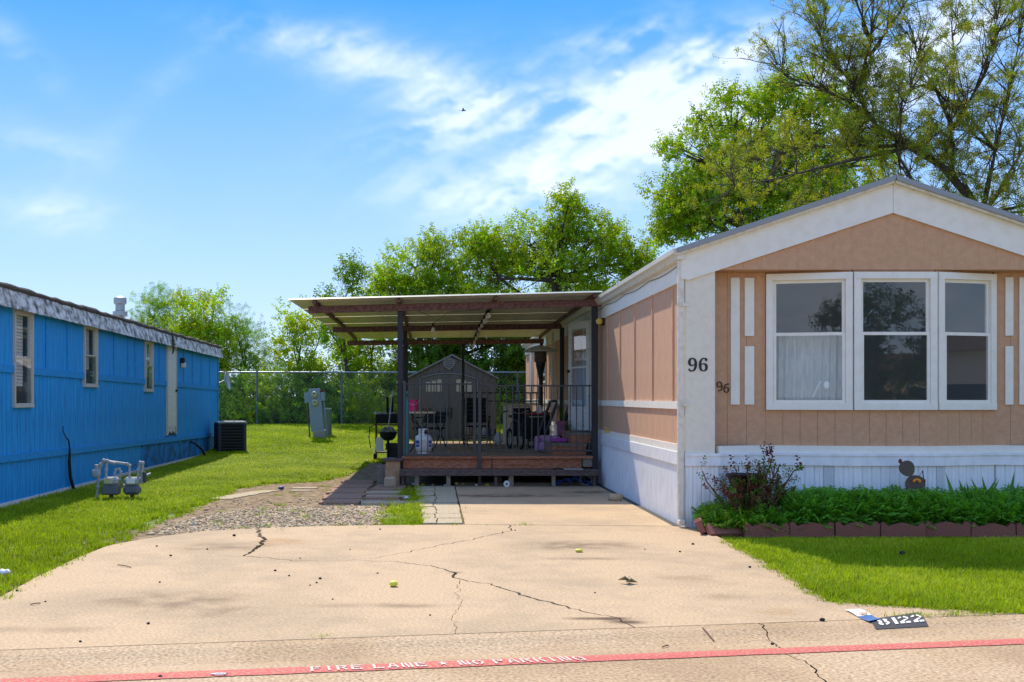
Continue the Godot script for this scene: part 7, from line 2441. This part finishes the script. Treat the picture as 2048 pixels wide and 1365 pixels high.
func build_litter() -> void:
	var mb: MB
	var p := G(787, 1174)
	mb = MB.new(); mb.ball(p + Vector3(0, 0.022, 0), Vector3(0.034, 0.024, 0.034), 14, 8)
	one(mb, "yellow_ball", M.yellow, "flattened yellow ball lying on the drive beside main crack", "ball")
	p = G(1158, 1105)
	mb = MB.new(); mb.ball(p + Vector3(0, 0.016, 0), Vector3(0.04, 0.016, 0.03), 12, 6)
	one(mb, "pale_ball", M.yellow, "flat pale yellow piece lying on the dark oil stain", "ball")
	p = G(1256, 1168)
	mb = MB.new()
	for k in 4:
		var a := k * 1.5 + 0.3
		mb.use_c = false
		var c := p + Vector3(cos(a) * -0.02, 0.01 + 0.007 * k, sin(a) * -0.015)
		leaf_shape(mb, c, Vector3(cos(a), 0.15, sin(a)).normalized(), Vector3.UP, 0.1, 0.06, 0.4)
	one(mb, "dry_leaf", M.lead_leaf, "curled dry leaves lying on the open drive", "leaf")
	mb = MB.new()   # flyer on the curb
	var f0 := G(1690, 1222); var f1 := G(1722, 1221); var f2 := G(1762, 1242); var f3 := G(1738, 1247)
	var up := Vector3(0, 0.014, 0)
	var sheet := func(t0: float, t1: float, m: Material, called: String, par: Node) -> Node:
		var q := MB.new()
		for k in 4:
			var a := lerpf(t0, t1, k / 4.0); var b := lerpf(t0, t1, (k + 1) / 4.0)
			var ha := Vector3(0, 0.009 + 0.008 * sin(a * 7.0) * a, 0); var hb := Vector3(0, 0.009 + 0.008 * sin(b * 7.0) * b, 0)
			q.quado(on_road(f0.lerp(f3, a), ha.y), on_road(f1.lerp(f2, a), ha.y), on_road(f1.lerp(f2, b), hb.y), on_road(f0.lerp(f3, b), hb.y), p - Vector3.UP * 3)
		if par == null: return one(q, called, m, "blue and white flyer lying at the corner of front lawn", "flyer")
		return put(q, called, m, par)
	var fl = sheet.call(0.0, 0.55, M.paper, "flyer", null)
	sheet.call(0.55, 1.0, M.paper_blue, "blue_half", fl)
	mb = MB.new(); mb.ball(on_road(f0.lerp(f2, 0.52), 0.018), Vector3(0.03, 0.003, 0.016), 8, 4)
	put(mb, "orange_print", M.orange, fl)
	# papers
	for q in [[1733, 1070, 0.05, "crumpled white paper lying in shaded front lawn"], [8, 1157, 0.05, "white paper scrap in grass beside the drive"], [812, 1000, 0.035, "small white scrap on the paved strip near the deck"], [683, 862, 0.06, "white scrap in grass at the foot of the fence"]]:
		p = G(q[0], q[1]) if q[1] > 900 else gr((q[0] - CX) * 35.0 / FOC, 35.0)
		mb = MB.new(); mb.ball(p + Vector3(0, 0.05 if q[1] > 1010 else 0.03, 0), Vector3(q[2], q[2] * 0.45, q[2] * 0.7), 8, 5)
		for k in mb.v.size(): mb.v[k] += Vector3(0, sin(mb.v[k].x * 120.0) * 0.006, 0)
		one(mb, "paper_scrap", M.paper, q[3], "paper")
	p = G(562, 978)
	mb = MB.new(); mb.ball(p + Vector3(0, 0.012, 0), Vector3(0.05, 0.03, 0.05), 8, 5)
	one(mb, "blue_wrapper", M.tarp_blue, "small blue wrapper lying on the bare earth", "wrapper")
	p = G(438, 1353)
	mb = MB.new()
	var lp := []
	for k in 13: lp.append(on_road(p, 0.0) + Vector3(0.035 * cos(TAU * k / 12) + 0.01 * sin(k * 3.0), 0.01, 0.014 * sin(TAU * k / 12)))
	mb.tube(lp, 0.004, 5, false)
	one(mb, "plastic_loop", M.white_plastic, "bent white plastic loop lying on the red line", "loop")
	# rock by the skirting
	p = G(1231, 1002)
	mb = MB.new(); mb.ball(p + Vector3(0, 0.04, 0), Vector3(0.105, 0.062, 0.08), 12, 8)
	for k in mb.v.size():
		var q := mb.v[k] - p
		mb.v[k] += q * 0.12 * sin(q.x * 40.0 + q.y * 50.0) + q * 0.08 * cos(q.z * 60.0)
	one(mb, "rock", M.block_stone, "rough tan rock on the slab by the skirting", "rock")
	p = G(712, 990)
	# black bits and pebbles on the drive
	var n := 0
	for q in [[468, 1073, 0.02], [313, 1094, 0.012], [341, 1113, 0.014], [414, 1100, 0.012], [550, 1143, 0.013], [640, 1159, 0.014], [633, 1167, 0.01], [620, 1172, 0.008], [578, 1153, 0.01], [319, 1166, 0.01], [296, 1249, 0.012], [755, 1148, 0.01], [1386, 1090, 0.016], [1500, 1136, 0.014], [1360, 1105, 0.012], [1645, 1243, 0.02], [1805, 1116, 0.03], [320, 1356, 0.012], [1545, 1283, 0.012], [1190, 1187, 0.008], [600, 1118, 0.008], [1030, 1062, 0.01], [760, 1060, 0.012], [90, 1205, 0.009], [160, 1285, 0.01], [665, 1200, 0.008], [860, 1232, 0.008], [1290, 1100, 0.008], [33, 1183, 0.012], [700, 1100, 0.008]]:
		p = G(q[0], q[1])
		var rt := road_uv(p)
		mb = MB.new(); mb.ball(Vector3(p.x, (road_h(rt.y) if rt.y < 0.74 else 0.0) + q[2] * 0.5 + (0.03 if q[0] > 1800 else 0.0), p.z), Vector3(q[2], q[2] * 0.6, q[2] * 0.8), 6, 4)
		one(mb, "pebble", M.asphalt_bits, "tiny black pebble lying on the concrete", "pebble", "black pebbles on the concrete")
	# fallen twigs
	for q in [[1405, 1258, 1428, 1276], [235, 1132, 262, 1137], [1325, 1290, 1337, 1284], [60, 1212, 80, 1209]]:
		var a := G(q[0], q[1]); var b := G(q[2], q[3])
		mb = MB.new(); mb.tube([on_road(a, 0.008), on_road(a.lerp(b, 0.5), 0.012), on_road(b, 0.007)], 0.004, 5)
		one(mb, "twig", M.twig_wood, "thin dry twig lying on the concrete", "twig", "twigs on the concrete")
	# a bird high above
	p = P(927, 221, 60.0)
	var bird := thing("bird", "small dark bird gliding high in the open sky", "bird", p)
	mb = MB.new()
	mb.ball(Vector3.ZERO, Vector3(0.14, 0.035, 0.05), 8, 6)
	for s in [-1, 1]:
		mb.quad(Vector3(0.04, 0.01, 0), Vector3(-0.06, 0.01, 0), Vector3(-0.06, 0.05, s * 0.25), Vector3(0.0, 0.06, s * 0.25)); mb.tri(Vector3(-0.06, 0.05, s * 0.25), Vector3(0.0, 0.06, s * 0.25), Vector3(-0.1, 0.03, s * 0.45))
	mb.tri(Vector3(-0.12, 0, 0), Vector3(-0.24, 0.01, 0.05), Vector3(-0.24, 0.01, -0.05))
	putl(mb, "body", M.number_black, bird)
